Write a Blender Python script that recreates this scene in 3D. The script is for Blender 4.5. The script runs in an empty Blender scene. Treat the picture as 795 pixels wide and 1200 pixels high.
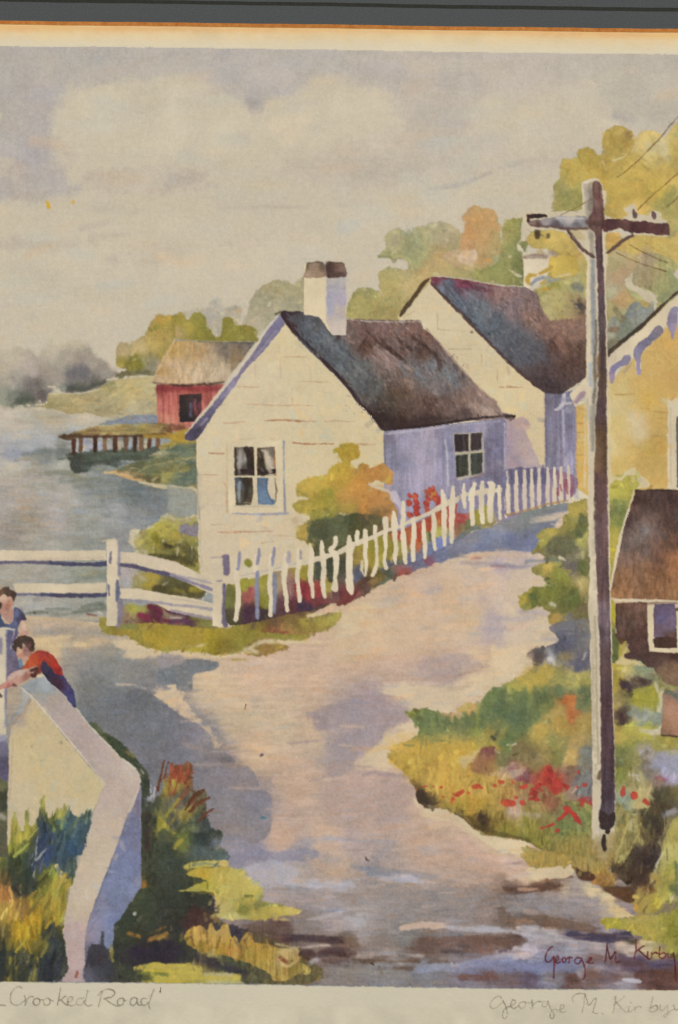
import bpy, math
import numpy as np

# ---------------------------------------------------------------- painter
# The print is a flat sheet.  Every painted thing on it is a mesh of its own, cut from
# one fine grid of vertices; the ink colour of each vertex is worked out here from
# washes, brush strokes and paper grain, all given by outlines and formulas.
PX0, PY0, PX1, PY1 = -40, 20, 836, 1262       # sheet extent in print units (1 unit = 0.5 mm)
Wd, Hd = PX1-PX0, PY1-PY0
rng = np.random.RandomState(11)

def vnoise(h, w, cell_y, cell_x, seed):
    r = np.random.RandomState(seed)
    gh, gw = int(h/cell_y)+3, int(w/cell_x)+3
    g = r.rand(gh, gw)*2-1
    yy = np.arange(h)/cell_y; xx = np.arange(w)/cell_x
    yi = yy.astype(int); xi = xx.astype(int)
    fy = yy-yi; fx = xx-xi
    fy = fy*fy*(3-2*fy); fx = fx*fx*(3-2*fx)
    a = g[yi][:, xi]; b = g[yi][:, xi+1]; c = g[yi+1][:, xi]; d = g[yi+1][:, xi+1]
    fx = fx[None, :]; fy = fy[:, None]
    return (a*(1-fx)+b*fx)*(1-fy)+(c*(1-fx)+d*fx)*fy

def fbm(cy, cx, seed, octs=4):
    o = np.zeros((Hd, Wd)); s = 0; am = 1
    for i in range(octs):
        o += am*vnoise(Hd, Wd, max(cy/2**i, 1), max(cx/2**i, 1), seed+i); s += am; am *= .55
    return o/s*1.7

NE = fbm(8, 8, 1, 4)+.5*fbm(3, 3, 7, 2)            # edge wobble
NC = fbm(28, 28, 20, 4)         # cloudy pigment
NB = fbm(70, 90, 40, 4)         # broad pigment
NH = fbm(4, 17, 60, 4)          # side-to-side brush
NV = fbm(40, 3.2, 80, 3)        # up-and-down brush
ND = fbm(9, 3, 85, 3)
NG = np.random.RandomState(99).randn(Hd, Wd)            # speck of the print screen
NG = (NG+np.roll(NG,1,0)*.6+np.roll(NG,1,1)*.6+np.roll(NG,(1,1),(0,1))*.35)/1.5

CAN = np.zeros((Hd, Wd, 3)); IDS = np.zeros((Hd, Wd), np.int32)
PARTS = []          # (name, label, parent index)
cur = [0]
org = [0., 0., 1.]
def T(x, y, f=3.975): org[:] = [x, y, f]
def part(name, label=None, parent=None):
    """start (or go on with) a painted thing; what is painted next belongs to it"""
    PARTS.append((name, label, parent)); cur[0] = len(PARTS)-1
    return cur[0]
def go(i): cur[0] = i

def hx(s):
    if isinstance(s, tuple): return np.array(s, float)
    return np.array([int(s[0:2], 16), int(s[2:4], 16), int(s[4:6], 16)], float)
def pts(s):
    o = []
    for t in s.split():
        v = [float(q) for q in t.split(',')]
        v[0] = v[0]/org[2]+org[0]-PX0; v[1] = v[1]/org[2]+org[1]-PY0
        if len(v) > 2: v[2] /= org[2]
        o.append(v)
    return np.array(o)
def smooth(p, closed, n=4):
    m = len(p)
    if m < 3: return p
    q = p if closed else np.vstack([2*p[0]-p[1], p, 2*p[-1]-p[-2]])
    out = []
    rngi = range(m) if closed else range(1, m)
    for i in rngi:
        if closed: a, b, c, d = q[(i-1) % m], q[i], q[(i+1) % m], q[(i+2) % m]
        else: a, b, c, d = q[i-1], q[i], q[i+1], q[i+2] if i+2 < len(q) else q[i+1]
        for k in range(n):
            t = k/n
            out.append(.5*((2*b)+(c-a)*t+(2*a-5*b+4*c-d)*t*t+(3*b-3*c+d-a)*t**3))
    if not closed: out.append(p[-1])
    return np.array(out)
def box(p, m):
    x0 = int(max(0, p[:, 0].min()-m)); x1 = int(min(Wd, p[:, 0].max()+m+2))
    y0 = int(max(0, p[:, 1].min()-m)); y1 = int(min(Hd, p[:, 1].max()+m+2))
    return x0, y0, x1, y1
def segdist(X, Y, a, b):
    dx, dy = b[0]-a[0], b[1]-a[1]; L = dx*dx+dy*dy+1e-9
    t = np.clip(((X-a[0])*dx+(Y-a[1])*dy)/L, 0, 1)
    return np.hypot(X-a[0]-t*dx, Y-a[1]-t*dy), t
def sdf_poly(p, X, Y):
    d = np.full(X.shape, 1e9); ins = np.zeros(X.shape, bool)
    n = len(p)
    for i in range(n):
        a, b = p[i], p[(i+1) % n]
        dd, _ = segdist(X, Y, a, b); np.minimum(d, dd, out=d)
        if a[1] != b[1]:
            c = ((a[1] > Y) != (b[1] > Y)) & (X < (b[0]-a[0])*(Y-a[1])/(b[1]-a[1])+a[0])
            ins ^= c
    return np.where(ins, d, -d)
def sdf_stroke(p, X, Y):
    d = np.full(X.shape, -1e9)
    if len(p) == 1: return p[0][2]-np.hypot(X-p[0][0], Y-p[0][1])
    for i in range(len(p)-1):
        dd, t = segdist(X, Y, p[i], p[i+1])
        np.maximum(d, p[i][2]*(1-t)+p[i+1][2]*t-dd, out=d)
    return d
def field(col, X, Y, pw=1.6):
    """one ink, or inks at given places that run into each other"""
    if isinstance(col, str) and ',' not in col: return hx(col)[None, None, :]
    num = 0; den = 0
    wx = X+NC[Y.astype(int), X.astype(int)]*5; wy = Y+np.roll(NC, 77, 1)[Y.astype(int), X.astype(int)]*5
    for t in col.split():
        x, y, c = t.split(',')
        x = float(x)/org[2]+org[0]-PX0; y = float(y)/org[2]+org[1]-PY0
        w = 1/(((wx-x)**2+(wy-y)**2)**pw+6)
        num = num+w[..., None]*hx(c)[None, None, :]; den = den+w
    return num/den[..., None]
cnt = [0]; THR = [.5]
def lay(d, x0, y0, x1, y1, col, soft, wob, a, edge, gran, own, tex, X, Y, mul, pw, clip, fade):
    cnt[0] += 1; k = cnt[0]
    sl = (slice(y0, y1), slice(x0, x1))
    ne = np.roll(NE, (k*37, k*53), (0, 1))[sl]
    d = d+ne*wob
    m = np.clip(d/soft+.5, 0, 1); m = m*m*(3-2*m)
    C = field(col, X, Y, pw)*np.ones(m.shape+(1,))
    tx = np.roll(NC, (k*31, k*17), (0, 1))[sl]
    if tex == 'h': tx = tx*.4+NH[sl]*1.1
    elif tex == 'v': tx = tx*.4+NV[sl]*1.1
    elif tex == 'd': tx = tx*.3+ND[sl]*1.2
    elif tex == 'b': tx = NB[sl]
    g = 1+gran*tx
    if edge: g = g-edge*np.exp(-np.clip(d, 0, 99)/1.1)
    C = C*g[..., None]
    al = m*a
    if tex == 'dry': al = al*np.clip(.5+1.6*(np.roll(NH, k*11, 0)[sl]+.25), 0, 1)
    if fade:
        fx0, fy0, fx1, fy1 = fade; ux, uy = fx1-fx0, fy1-fy0
        al = al*np.clip(((X+PX0-fx0)*ux+(Y+PY0-fy0)*uy)/(ux*ux+uy*uy), 0, 1)
    if clip: al = al*(IDS[sl] == cur[0])
    al = al[..., None]
    old = CAN[sl]
    CAN[sl] = old*(1-al)+(old*C/182. if mul else C)*al
    if own:
        IDS[sl] = np.where(m > THR[0], cur[0], IDS[sl])
def P(s, col, soft=1.1, wob=.7, a=1., edge=.05, gran=.05, own=True, tex=None, sm=True, mul=False, pw=1.6, clip=False, fade=None):
    p = pts(s)[:, :2]
    if sm: p = smooth(p, True)
    x0, y0, x1, y1 = box(p, soft+abs(wob)*2+1)
    if x1 <= x0 or y1 <= y0: return
    Y, X = np.mgrid[y0:y1, x0:x1].astype(float)
    lay(sdf_poly(p, X, Y), x0, y0, x1, y1, col, soft, wob, a, edge, gran, own, tex, X, Y, mul, pw, clip, fade)
def L(s, col, **k):
    k.setdefault('sm', False); k.setdefault('wob', .35); P(s, col, **k)
def B(s, col, soft=1.1, wob=.45, a=1., edge=.04, gran=.05, own=True, tex=None, mul=False, pw=1.6, clip=False, fade=None):
    """brush strokes: x,y,radius points; several strokes split by /"""
    for q in s.split('/'):
        p = pts(q)
        if len(p) > 2: p = smooth(p, False, 3); p[:, 2] = np.maximum(p[:, 2], .15)
        x0, y0, x1, y1 = box(p, p[:, 2].max()+soft+abs(wob)*2+1)
        if x1 <= x0 or y1 <= y0: continue
        Y, X = np.mgrid[y0:y1, x0:x1].astype(float)
        lay(sdf_stroke(p, X, Y), x0, y0, x1, y1, col, soft, wob, a, edge, gran, own, tex, X, Y, mul, pw, clip, fade)
CLIPW = [False]
def W(s, col, soft=10, wob=3, a=.7, **k):
    """soft wet wash that stays inside whatever it is laid on"""
    k.setdefault('own', False); k.setdefault('edge', 0); k.setdefault('clip', CLIPW[0]); P(s, col, soft=soft, wob=wob, a=a, **k)
def D(s, col, soft=.9, **k):
    """detail inside the current thing, drawn without taking the area over"""
    k.setdefault('own', False); B(s, col, soft=soft, **k)
def dabs(seed, n, s, cols, r0, r1, ang=0, el=1., a=.85, own=True, soft=1., bend=0):
    """n brush dabs scattered inside an outline"""
    rr = np.random.RandomState(seed); p = smooth(pts(s)[:, :2], True)
    x0, y0 = p.min(0); x1, y1 = p.max(0); o = list(org); T(PX0, PY0, 1)
    k = 0; tries = 0
    while k < n and tries < n*30:
        tries += 1
        x = rr.uniform(x0, x1); y = rr.uniform(y0, y1)
        if sdf_poly(p, np.array([[x]]), np.array([[y]]))[0, 0] < 0: continue
        r = rr.uniform(r0, r1); t = math.radians(ang+rr.uniform(-25, 25)); l = r*(el-1)*rr.uniform(.6, 1.2)
        c = cols.split()[rr.randint(len(cols.split()))]
        B('%f,%f,%f %f,%f,%f' % (x-l*math.cos(t), y-l*math.sin(t), r*.7, x+l*math.cos(t), y+l*math.sin(t), r), c, a=a*rr.uniform(.7, 1), own=own, soft=soft, wob=.8)
        k += 1
    org[:] = o

def autodetail(names, n, r0, r1, ln, ang, spread=25, amp=.14, seed=1, region=None, a=.55, soft=1., curve=0., shift=3., spill=None):
    """loose brush marks over finished areas: each takes the ink found near it, a little lighter, darker or warmer"""
    rr = np.random.RandomState(seed); ids = [i for i, p in enumerate(PARTS) if p[0] in names]
    M = np.isin(IDS, ids)
    if region:
        x0, y0, x1, y1 = region; R = np.zeros_like(M); R[max(0, y0-PY0):max(0, y1-PY0), max(0, x0-PX0):max(0, x1-PX0)] = True; M &= R
    if spill:                                # only marks that start near a free edge, allowed to run over it
        AL = np.isin(IDS, [i for i, p in enumerate(PARTS) if p[0] in spill]); E = np.zeros_like(M)
        for dy, dx in ((0, 3), (3, 0), (0, -3), (-3, 0)): E |= np.roll(AL, (dy, dx), (0, 1))
        E &= M; ys, xs = np.nonzero(E)
    else: ys, xs = np.nonzero(M)
    if len(ys) == 0: return
    SRC = CAN.copy(); o = list(org); T(PX0, PY0, 1); k0 = cur[0]
    for t in range(n):
        j = rr.randint(len(ys)); y = ys[j]; x = xs[j]
        sy = int(np.clip(y+rr.randn()*shift, 0, Hd-1)); sx = int(np.clip(x+rr.randn()*shift*1.5, 0, Wd-1))
        if not M[sy, sx]: continue
        c = SRC[sy, sx]*(1+amp*rr.randn())*(1+np.array([.05, 0, -.06])*rr.randn())
        l = ln*rr.uniform(.5, 1.2)/2; th = math.radians(ang+rr.uniform(-spread, spread)); dx, dy = math.cos(th)*l, -math.sin(th)*l; cv = curve*rr.randn()
        cur[0] = IDS[y, x]; r = rr.uniform(r0, r1)
        p = np.array([[x-dx, y-dy, r], [x+cv, y, r], [x+dx+2*cv, y+dy, r*.35]])
        p = smooth(p, False, 3); p[:, 2] = np.maximum(p[:, 2], .2)
        X0, Y0, X1, Y1 = box(p, r+soft+1)
        if X1 <= X0 or Y1 <= Y0: continue
        Yg, Xg = np.mgrid[Y0:Y1, X0:X1].astype(float)
        m = np.clip(sdf_stroke(p, Xg, Yg)/soft+.5, 0, 1)*a*rr.uniform(.5, 1.2)*((IDS[Y0:Y1, X0:X1] == cur[0]) | (AL[Y0:Y1, X0:X1] if spill else False))
        m = np.clip(m, 0, 1)[..., None]
        CAN[Y0:Y1, X0:X1] = CAN[Y0:Y1, X0:X1]*(1-m)+np.clip(c, 15, 215)*m
        if spill: IDS[Y0:Y1, X0:X1] = np.where(m[..., 0] > .5, cur[0], IDS[Y0:Y1, X0:X1])
    cur[0] = k0; org[:] = o
# ---------------------------------------------------------------- paper and sky
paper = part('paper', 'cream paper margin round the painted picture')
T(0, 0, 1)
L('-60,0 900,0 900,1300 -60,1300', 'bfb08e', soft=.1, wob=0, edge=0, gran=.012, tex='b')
W('-60,20 900,20 900,52 420,47 -60,42', 'c9a56c', soft=20, wob=2, a=.62)  # bounce light from the orange bevel, painted into the margin colour
W('-60,10 900,10 900,44 420,37 -60,34', 'c69355', soft=10, wob=1, a=.75)  # the same painted bevel glow, stronger close to the mat edge
B('-40,29.2,.35 400,34.6,.35 840,40,.35', 'd9b67c', soft=1, wob=.1, a=.6)  # painted highlight on the paper along the foot of the bevel
sky = part('painted_sky', 'pale grey and cream watercolour sky with soft clouds')
T(0, 0, 1)
L('-60,53.3 200,55.3 400,58.2 600,61.5 795,63.3 860,64 860,470 -60,470', 'b5ab92', soft=1, wob=.2, edge=0, gran=.012, tex='b')
CLIPW[0] = True
G1 = '0,60,9f9a93 100,60,9c9994 200,62,a29c97 300,66,a79f98 400,66,a9a299 500,70,ada499 600,70,aea499 700,70,a9a298 795,70,a69f93 20,100,9d9894 50,90,9f9a94 10,170,9c9693 40,180,99949a'
W('-60,48 200,49 400,50 600,55 860,58 860,84 795,90 740,86 700,88 620,100 560,112 500,100 455,92 420,88 400,94 380,92 340,112 316,116 300,132 290,124 262,110 240,94 200,86 170,94 150,92 120,100 70,105 60,140 60,190 80,215 60,232 20,232 -60,220', G1, soft=14, wob=3, a=.8, gran=.02, pw=1.2)
W('-60,50 860,60 860,72 -60,62', 'a59e98', soft=6, wob=2, a=.4)
T(0, 0)
W('-80,180 90,170 170,300 250,420 230,620 210,795 -80,795', '0,300,9b9896 200,430,9a959a 60,600,a29c94 150,700,9a9499', soft=34, wob=8, a=.5)
W('200,390 270,380 290,430 260,480 200,470', '9a979c', soft=24, wob=6, a=.5)
W('110,640 190,620 230,700 180,780 110,760', '9d989c', soft=28, wob=7, a=.5)
W('-10,520 10,530 14,550 -10,560', 'b6ad90', soft=3, a=.9)
W('-10,740 40,735 60,770 40,810 -10,820', 'b0a68e', soft=6, a=.8)
W('60,770 110,760 90,800 50,800', 'ab9482', soft=8, a=.6)
W('290,700 340,690 350,740 300,745', 'b09f8c', soft=10, a=.6)
W('455,405 520,392 640,390 700,420 790,360 830,360 830,520 460,520 360,470', 'b4aa90', soft=4, wob=1.5, a=.75)
W('430,240 560,230 620,260 560,300 430,290', '9c9a99', soft=20, wob=5, a=.5)
T(200, 0)
W('0,330 70,335 90,375 170,378 240,415 310,460 350,500 370,525 432,522 440,450 460,420 480,440 560,440 610,400 700,352 795,345 795,240 0,235', '100,300,a6a09a 240,280,9f9b9b 400,400,a29b97 600,300,a69f97', soft=5, wob=2.5, a=.55)
W('365,480 440,478 436,524 372,526', '918d92', soft=5, wob=1.5, a=.85)
W('350,450 440,440 440,480 360,480', '9b9694', soft=8, wob=2, a=.7)
W('380,540 430,540 420,570 390,570', 'aca38f', soft=7, a=.7)
W('446,410 458,412 460,440 446,446', 'b2a88f', soft=3, a=.8)
W('700,690 800,610 830,640 760,740 680,750', 'b5a38f', soft=24, wob=5, a=.5)
W('40,380 170,385 330,500 640,470 795,400 795,760 0,760', 'b6ac92', soft=18, wob=3, a=.5)
T(400, 0)
W('50,300 260,290 280,350 260,430 180,410 70,385', '9f9a9b', soft=20, wob=5, a=.65)
W('230,340 420,320 660,330 640,470 560,600 500,640 420,600 330,610 260,500', 'a59d94', soft=20, wob=6, a=.75, gran=.03)
W('340,600 440,590 420,680 350,690', 'a49c94', soft=24, wob=5, a=.6)
W('490,560 590,560 580,610 500,610', '9f9894', soft=16, wob=4, a=.6)
W('100,560 160,570 150,590 100,590 / ', 'b5a28c', soft=10, a=.5) if 0 else None
W('160,650 280,640 280,680 160,690', 'b7a189', soft=18, wob=4, a=.6)
W('30,670 110,680 60,700', 'b8a088', soft=10, a=.5)
W('-100,730 60,700 260,720 240,795 -100,820', 'aaa090', soft=26, wob=6, a=.6)
T(595, 0)
W('400,240 860,240 860,600 720,600 640,570 520,560 430,430 430,300', 'a7a092', soft=26, wob=7, a=.75, gran=.03)
W('0,250 420,250 420,330 250,420 60,470 0,460', 'ada498', soft=24, wob=6, a=.6)
W('480,325 600,320 640,335 590,345 480,342', 'b4aa93', soft=6, a=.8)
W('500,520 600,540 590,575 500,560', '9b9694', soft=10, wob=3, a=.55)
W('240,740 330,640 440,560 520,580 440,700 320,760', 'b9ae97', soft=10, a=.6)
T(0, 0, 1)
W('80,120 130,102 200,98 260,120 300,140 370,110 450,105 480,140 440,170 360,165 300,180 220,185 120,180 80,160', 'bdb298', soft=30, wob=8, a=.32)
W('540,120 620,110 690,112 700,140 640,170 560,170', 'bbb098', soft=30, wob=8, a=.25)
W('0,330 200,300 420,250 560,240 540,300 300,340 100,380 0,390', 'b9ae95', soft=40, wob=8, a=.35)
# lower cloud shadows
W('100,205 140,198 190,196 235,206 250,216 205,222 150,226 105,222', 'aba08f', soft=12, wob=5, a=.65)
W('380,196 430,185 500,178 560,160 600,170 520,196 470,205 430,212 370,214', 'a9a094', soft=14, wob=6, a=.6)
W('470,196 540,190 600,186 680,176 690,190 610,200 500,210', 'aba294', soft=14, wob=6, a=.5)
W('400,170 470,150 520,175 470,205 410,215', 'aca292', soft=20, wob=6, a=.5)
W('300,190 360,180 400,200 360,215', 'afa592', soft=16, wob=6, a=.4)
D('503,222,.8 540,217,2.2 558,210,1.8 575,202,1.6', 'a19b94', soft=3, a=.7)
D('585,198,1 610,190,3 640,186,2', 'a9a194', soft=4, a=.6)
T(0, 200)
W('40,0 260,-30 300,50 370,70 360,100 280,128 60,130', '100,20,a3998f 200,20,9f989b 300,90,a29c97 180,90,a39a8e', soft=14, wob=4, a=.85)
D('60,120,4 90,115,6', 'b09a88', soft=6, a=.5)
D('440,15,8 520,15,6', 'b29f8d', soft=10, a=.5)
D('680,98,9 795,96,7', 'b19f8d', soft=9, a=.6)
W('440,145 660,170 660,200 440,200', 'aba591', soft=12, a=.5)
D('380,270,8 500,240,9 / 440,310,12 600,296,3 / 430,320,16 450,345,10', 'aa9d8c', soft=9, a=.55)
W('0,310 180,320 360,330 340,365 100,370 0,370', 'aa9f8c', soft=10, wob=3, a=.6)
W('500,400 560,395 540,435 500,430', 'ab9c8b', soft=8, a=.5)
W('560,400 640,390 800,410 800,440 640,440', 'afa38f', soft=14, a=.5)
W('570,340 680,340 830,355 830,378 640,372', 'b09f8c', soft=10, a=.55)
W('0,420 250,470 440,560 430,610 200,590 0,600', 'aca68f', soft=24, wob=5, a=.5)
T(200, 200)
W('-10,30 150,5 160,30 60,60 -10,90', 'a59c91', soft=14, wob=4, a=.7)
D('170,60,8 210,68,9', 'a59a91', soft=7, a=.6)
D('220,176,7 460,168,6 / 480,172,5 640,168,4', 'aba18f', soft=7, a=.5)
W('230,350 330,330 420,295 480,290 450,320 360,350', 'b0a18f', soft=12, wob=3, a=.6)
W('0,345 90,345 80,360 0,360', 'ada28f', soft=9, a=.5)
W('750,10 800,0 800,40', 'a9a092', soft=10, a=.6)
T(400, 200)
D('0,90,26 140,60,30 240,40,24 400,5,14', 'aba294', soft=22, a=.6)
D('0,155,10 180,135,6', 'ada393', soft=10, a=.5)
D('410,88,3 480,74,9 560,60,10 640,30,5 700,10,4', 'a29b94', soft=5, a=.65)
D('655,14,5 672,18,3', '8f8580', soft=4, a=.5)
dd = 'c39a35'
T(0, 200)


CLIPW[0] = False
# ---------------------------------------------------------------- far shore
river = part('painted_river', 'grey blue painted river with pale reflections behind the white rail fence')
T(0, 380)
RV = ('50,400,b2a894 200,430,aaa28c 240,450,a39a84 400,430,b5ab94 100,500,aaa394 220,540,9fa09c 60,610,8c9096 200,605,757c78 130,590,979a9a 380,560,9c9fa0 50,660,aca592 150,690,98907c 300,655,a2a092 '
      '330,690,827f68 420,715,787e70 560,740,6f7f80 700,790,65777c 400,770,9a9a90 100,760,9f9a90 300,600,6c7470 100,630,a09c92')
L('-120,380 200,380 795,420 940,500 940,1600 -120,1600', RV, soft=1, gran=.035, tex='h', edge=0)
T(0, 560)
W('-120,40 940,40 940,740 -120,740', '100,60,9e968a 300,50,9b978c 450,50,7b8380 600,90,626f70 700,120,70777a 150,190,938978 60,240,89847a 250,180,a19a92 420,170,8f9086 550,150,8d908e 650,180,7f8484 420,260,7e8278 '
  '250,300,969488 550,270,828482 100,440,9b9687 400,450,858b7e 200,590,9e9b90 460,60,78807e 740,60,6b7474 300,110,9a968c 640,40,5f6d70 560,230,8a8f8c 30,120,9c968c', soft=16, wob=3, a=.95, gran=.05, tex='h', pw=1.3)
D('350,40,9 560,20,8 / 280,15,7 460,10,7', '707870', soft=6, a=.6)
D('100,45,8 210,30,10', '8b8a74', soft=6, a=.5)
D('470,75,9 620,100,12 780,95,10', '66726f', soft=9, a=.45)
D('480,165,12 500,178,9', '7b8080', soft=3, a=.8)
D('360,200,6 365,240,8 / 350,300,6 365,330,3', '828780', soft=3, a=.6)
D('300,270,10 470,250,16 / 400,170,10 560,150,8', '9a9d98', soft=8, a=.5)
D('330,120,14 460,110,9 / 200,60,14 350,90,10 / 480,200,14 600,210,10', 'a6a094', soft=9, a=.5)
D('60,180,16 150,200,22 200,170,10', '8f8674', soft=14, a=.5)
T(0, 380)
D('30,605,12 130,600,8', '858c98', soft=6, a=.7)
D('110,608,10 240,590,14 320,596,12', '6a7370', soft=5, a=.75)
D('70,632,5 180,622,7', '8f8a78', soft=4, a=.7)
D('200,560,10 260,575,9 / 160,545,10 240,530,14', '9aa0a0', soft=8, a=.6)
D('215,690,9 330,695,11 380,720,8 470,720,6', '757868', soft=4, a=.75)
D('10,690,12 100,700,9 / 340,650,5 470,640,9', 'aca595', soft=7, a=.6)
D('420,665,9 480,680,10 / 330,725,5 450,727,6', '747c74', soft=5, a=.6)
D('0,470,7 120,480,9 / 230,480,6 380,470,5', 'b3aa97', soft=7, a=.5)
D('150,430,10 230,438,12 300,428,5', '9b937c', soft=6, a=.6)
D('0,380,9 150,390,8 300,410,5', 'b8ad93', soft=5, a=.6)

haze = part('painted_distant_tree', 'left of two hazy grey distant trees at the river edge')
P('-20,140 30,115 90,108 150,120 190,160 215,215 245,270 225,350 160,374 90,378 -20,365', '60,150,aaa28c 120,200,a1978a 60,260,9c9586 150,290,64605e 120,357,4b5550 200,340,686260 20,345,8a8c7a 230,275,827a70 60,340,6f736a 10,200,a49b86', soft=9, wob=2.5, a=.95, gran=.03, edge=0)
D('85,358,14 150,354,13', '4d5850', soft=5, a=.8); D('190,320,20 205,350,9', '5f5858', soft=6, a=.7)
D('60,250,9 90,280,8 / 130,270,22 160,300,20', '75706c', soft=10, a=.5)
haze2 = part('painted_distant_tree', 'right of two hazy grey distant trees, darker and rounder')
P('190,130 230,85 290,92 345,74 410,92 450,150 520,200 545,235 500,275 440,300 375,320 310,312 262,292 225,278 185,230', '240,110,aea68f 340,95,aca48d 300,180,9c9484 370,220,716d6b 450,285,51534f 340,305,4f5450 250,250,8e8578 330,230,6a6766 500,215,8c857a 410,170,938a7c 500,260,6d6860', soft=9, wob=2.5, a=.95, gran=.03, edge=0)
D('330,215,28 390,220,26', '67656a', soft=12, a=.55, gran=.1); D('320,300,12 380,306,12 440,290,10 490,268,6', '4c4f4a', soft=5, a=.75)
D('270,292,9 300,300,9', '80867a', soft=5, a=.6)
hill = part('painted_hillside', 'pale tan grassy hillside sloping to the river')
P('160,377 215,368 228,322 300,322 370,324 450,302 510,268 560,255 640,246 712,238 760,250 860,300 860,460 735,436 640,425 560,440 480,432 400,415 320,417 270,398 200,388', '250,350,a1966e 320,400,9c9068 500,290,9a8f62 600,300,a8996b 700,330,a59a72 500,360,9f9672 420,330,a29670 650,400,a79d7c 210,378,938a60', soft=1.6, wob=.8, gran=.06)
D('230,322,2 370,322,2.5 480,300,2', 'b9ae8c', soft=3, a=.8); D('500,260,4 600,247,4 712,238,3', 'c0b491', soft=3, a=.9)
D('228,290,4 262,292,3', 'c4b896', soft=3, a=.9)
D('470,295,4 530,272,6 / 240,378,9 270,382,4', '7d7a58', soft=4, a=.7)
D('590,300,5 640,310,6', 'b09c62', soft=5, a=.6)
go(hill); P('458,468 520,448 580,432 650,420 735,424 760,440 745,470 600,476', '76818f', soft=3, wob=1, a=.95, gran=.06)
D('470,465,4 560,462,4', '6b7a86', soft=3, a=.7); D('480,440,8 560,425,6', 'b7ad90', soft=5, a=.5)

part('painted_tree', 'pale grey tree between the barn and the chimney')
T(200, 200)
P('345,720 360,650 380,595 420,545 480,512 540,515 570,528 600,505 640,500 650,720 420,760 360,790', '480,520,9a9068 420,600,999274 560,620,9b9576 480,680,9d9679 600,520,9a946f 380,720,a39b80', soft=1.8, wob=1, gran=.05)
part('painted_tree', 'low pale grey trees just above the barn roof ridge')
P('50,680 70,655 130,650 165,640 190,615 220,600 250,640 300,630 330,640 350,690 340,795 60,795', '100,660,a59d86 220,640,9b9585 290,660,98917b 310,720,9c957b', soft=5, wob=2, a=.9, gran=.05)
D('345,640,6 330,700,5 320,740,3', 'b4aa93', soft=3, a=.8); D('200,700,6 205,760,10', 'aea48b', soft=5, a=.7)
part('painted_tree', 'olive green bush row behind the red barn')
T(200, 350)
P('-110,150 -92,112 -62,74 -32,78 0,80 20,76 60,72 80,98 110,62 150,72 166,98 165,130 190,150 200,175 230,180 240,110 262,85 290,97 298,130 330,122 370,125 398,145 400,175 390,205 0,205 -60,215 -110,180', '20,100,867a32 60,120,8f8138 120,90,827a35 150,150,777433 250,150,807932 350,150,857d38 290,110,797433 10,160,9a8452 -50,20,8c7a35 -60,90,a08748 -30,150,93803f -80,40,827536', soft=2.3, wob=1.2, gran=.09)
T(0, 200)
P('640,800 690,775 712,735 735,685 760,673 800,690 815,740 815,900 640,870', '755,680,a5863a 730,720,7f7a38 780,740,86793a 700,790,9a8a50 740,800,a08c4c', soft=1.5, wob=.8, gran=.08)
T(0, 380)
part('painted_tree', 'small tan and green tree at the hilltop left of the barn')
P('540,185 545,150 543,110 570,85 610,92 650,62 695,45 720,30 800,30 800,200 720,236 640,236 590,244 535,245 560,225 590,212 560,200', '570,110,a9986c 640,90,a99664 690,80,9f8a4c 560,170,92853f 620,170,747030 660,190,6a6a3a 700,180,7a7660 740,60,9d8644 760,130,8a7c3c 680,215,6a6752 570,232,635f48 740,190,86806c', soft=1.7, wob=1, gran=.09)
D('590,185,14 630,160,20 650,200,15', '6e6b2e', soft=5, a=.7); D('545,235,5 640,225,10 690,225,8', '5c5b45', soft=4, a=.7)

# ---------------------------------------------------------------- barn and pier
barn = part('painted_barn', 'red painted barn with tan roof at the water edge')
L('730,280 1080,280 1080,300 1040,400 960,500 930,520 820,505 735,468', '760,300,84443f 900,320,94524a 760,400,ae6a60 760,450,b47a64 850,470,a86c5a 830,340,a9625a 900,420,ae6c62', soft=1.2, gran=.09, tex='v')
D('735,300,12 1010,300,12', '7b3438', soft=5, a=.7)
D('790,300,4 785,420,2 / 830,310,4 832,400,2 / 940,320,4 935,440,2 / 980,320,4 970,400,2 / 765,330,2 762,460,2', '8d4843', soft=3, a=.6)
D('735,290,2 733,465,2', 'b68', soft=2, a=0) if 0 else None
part('roof', None, barn)
T(200, 350)
P('20,193 120,198 250,203 395,203 340,280 250,392 200,398 120,402 40,398 0,400 -88,395 -60,310 -20,240', '0,230,a98b50 -60,330,ac8c5c -60,370,af9878 40,230,a98e5c 100,240,a38a62 150,320,b5a080 60,350,b09a78 240,240,70685e 350,220,6f665c 300,270,837258 230,340,ae9c80 20,300,af9878 190,280,a69478 130,370,b39f80', soft=1.2, wob=.4, gran=.07, tex='d', sm=False)
D('20,190,3 0,230,3 -40,300,3 -88,385,2', 'b9ad90', soft=2, a=.8)
D('25,193,2.5 150,198,2.5 300,202,2.5 395,198,2', '8f8f88', soft=2, a=.9); D('130,200,2 395,207,2.5', '4f4c4c', soft=2, a=.6)
D('0,400,5 60,405,5 120,398,5 200,395,5 250,390,3', '43302c', soft=3, a=.9); D('-80,392,3 0,400,4', '63453a', soft=3, a=.8)
D('210,250,8 300,235,10 / 90,230,4 60,330,4 / 140,235,4 110,330,3 / 180,330,4 150,385,3', '857764', soft=5, a=.45)
part('doorway', 'dark doorway with a blue and pink figure shape inside', barn)
L('40,447 142,443 146,520 112,575 42,575', '70,480,37302f 120,490,453636 60,560,2f2b2c', soft=1)
D('95,490,7 92,545,6', '5d5b78', soft=4); D('112,500,9 122,535,8 / 135,490,4 140,520,4', '8c4854', soft=4, a=.8); D('118,470,4 112,490,4', '7e4a5c', soft=2)
go(barn)
D('0,590,8 60,600,10', '6b4a38', soft=4, a=.8)
pier = part('painted_pier', 'wooden plank pier standing on short posts over dark water')
T(0, 380)
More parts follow.
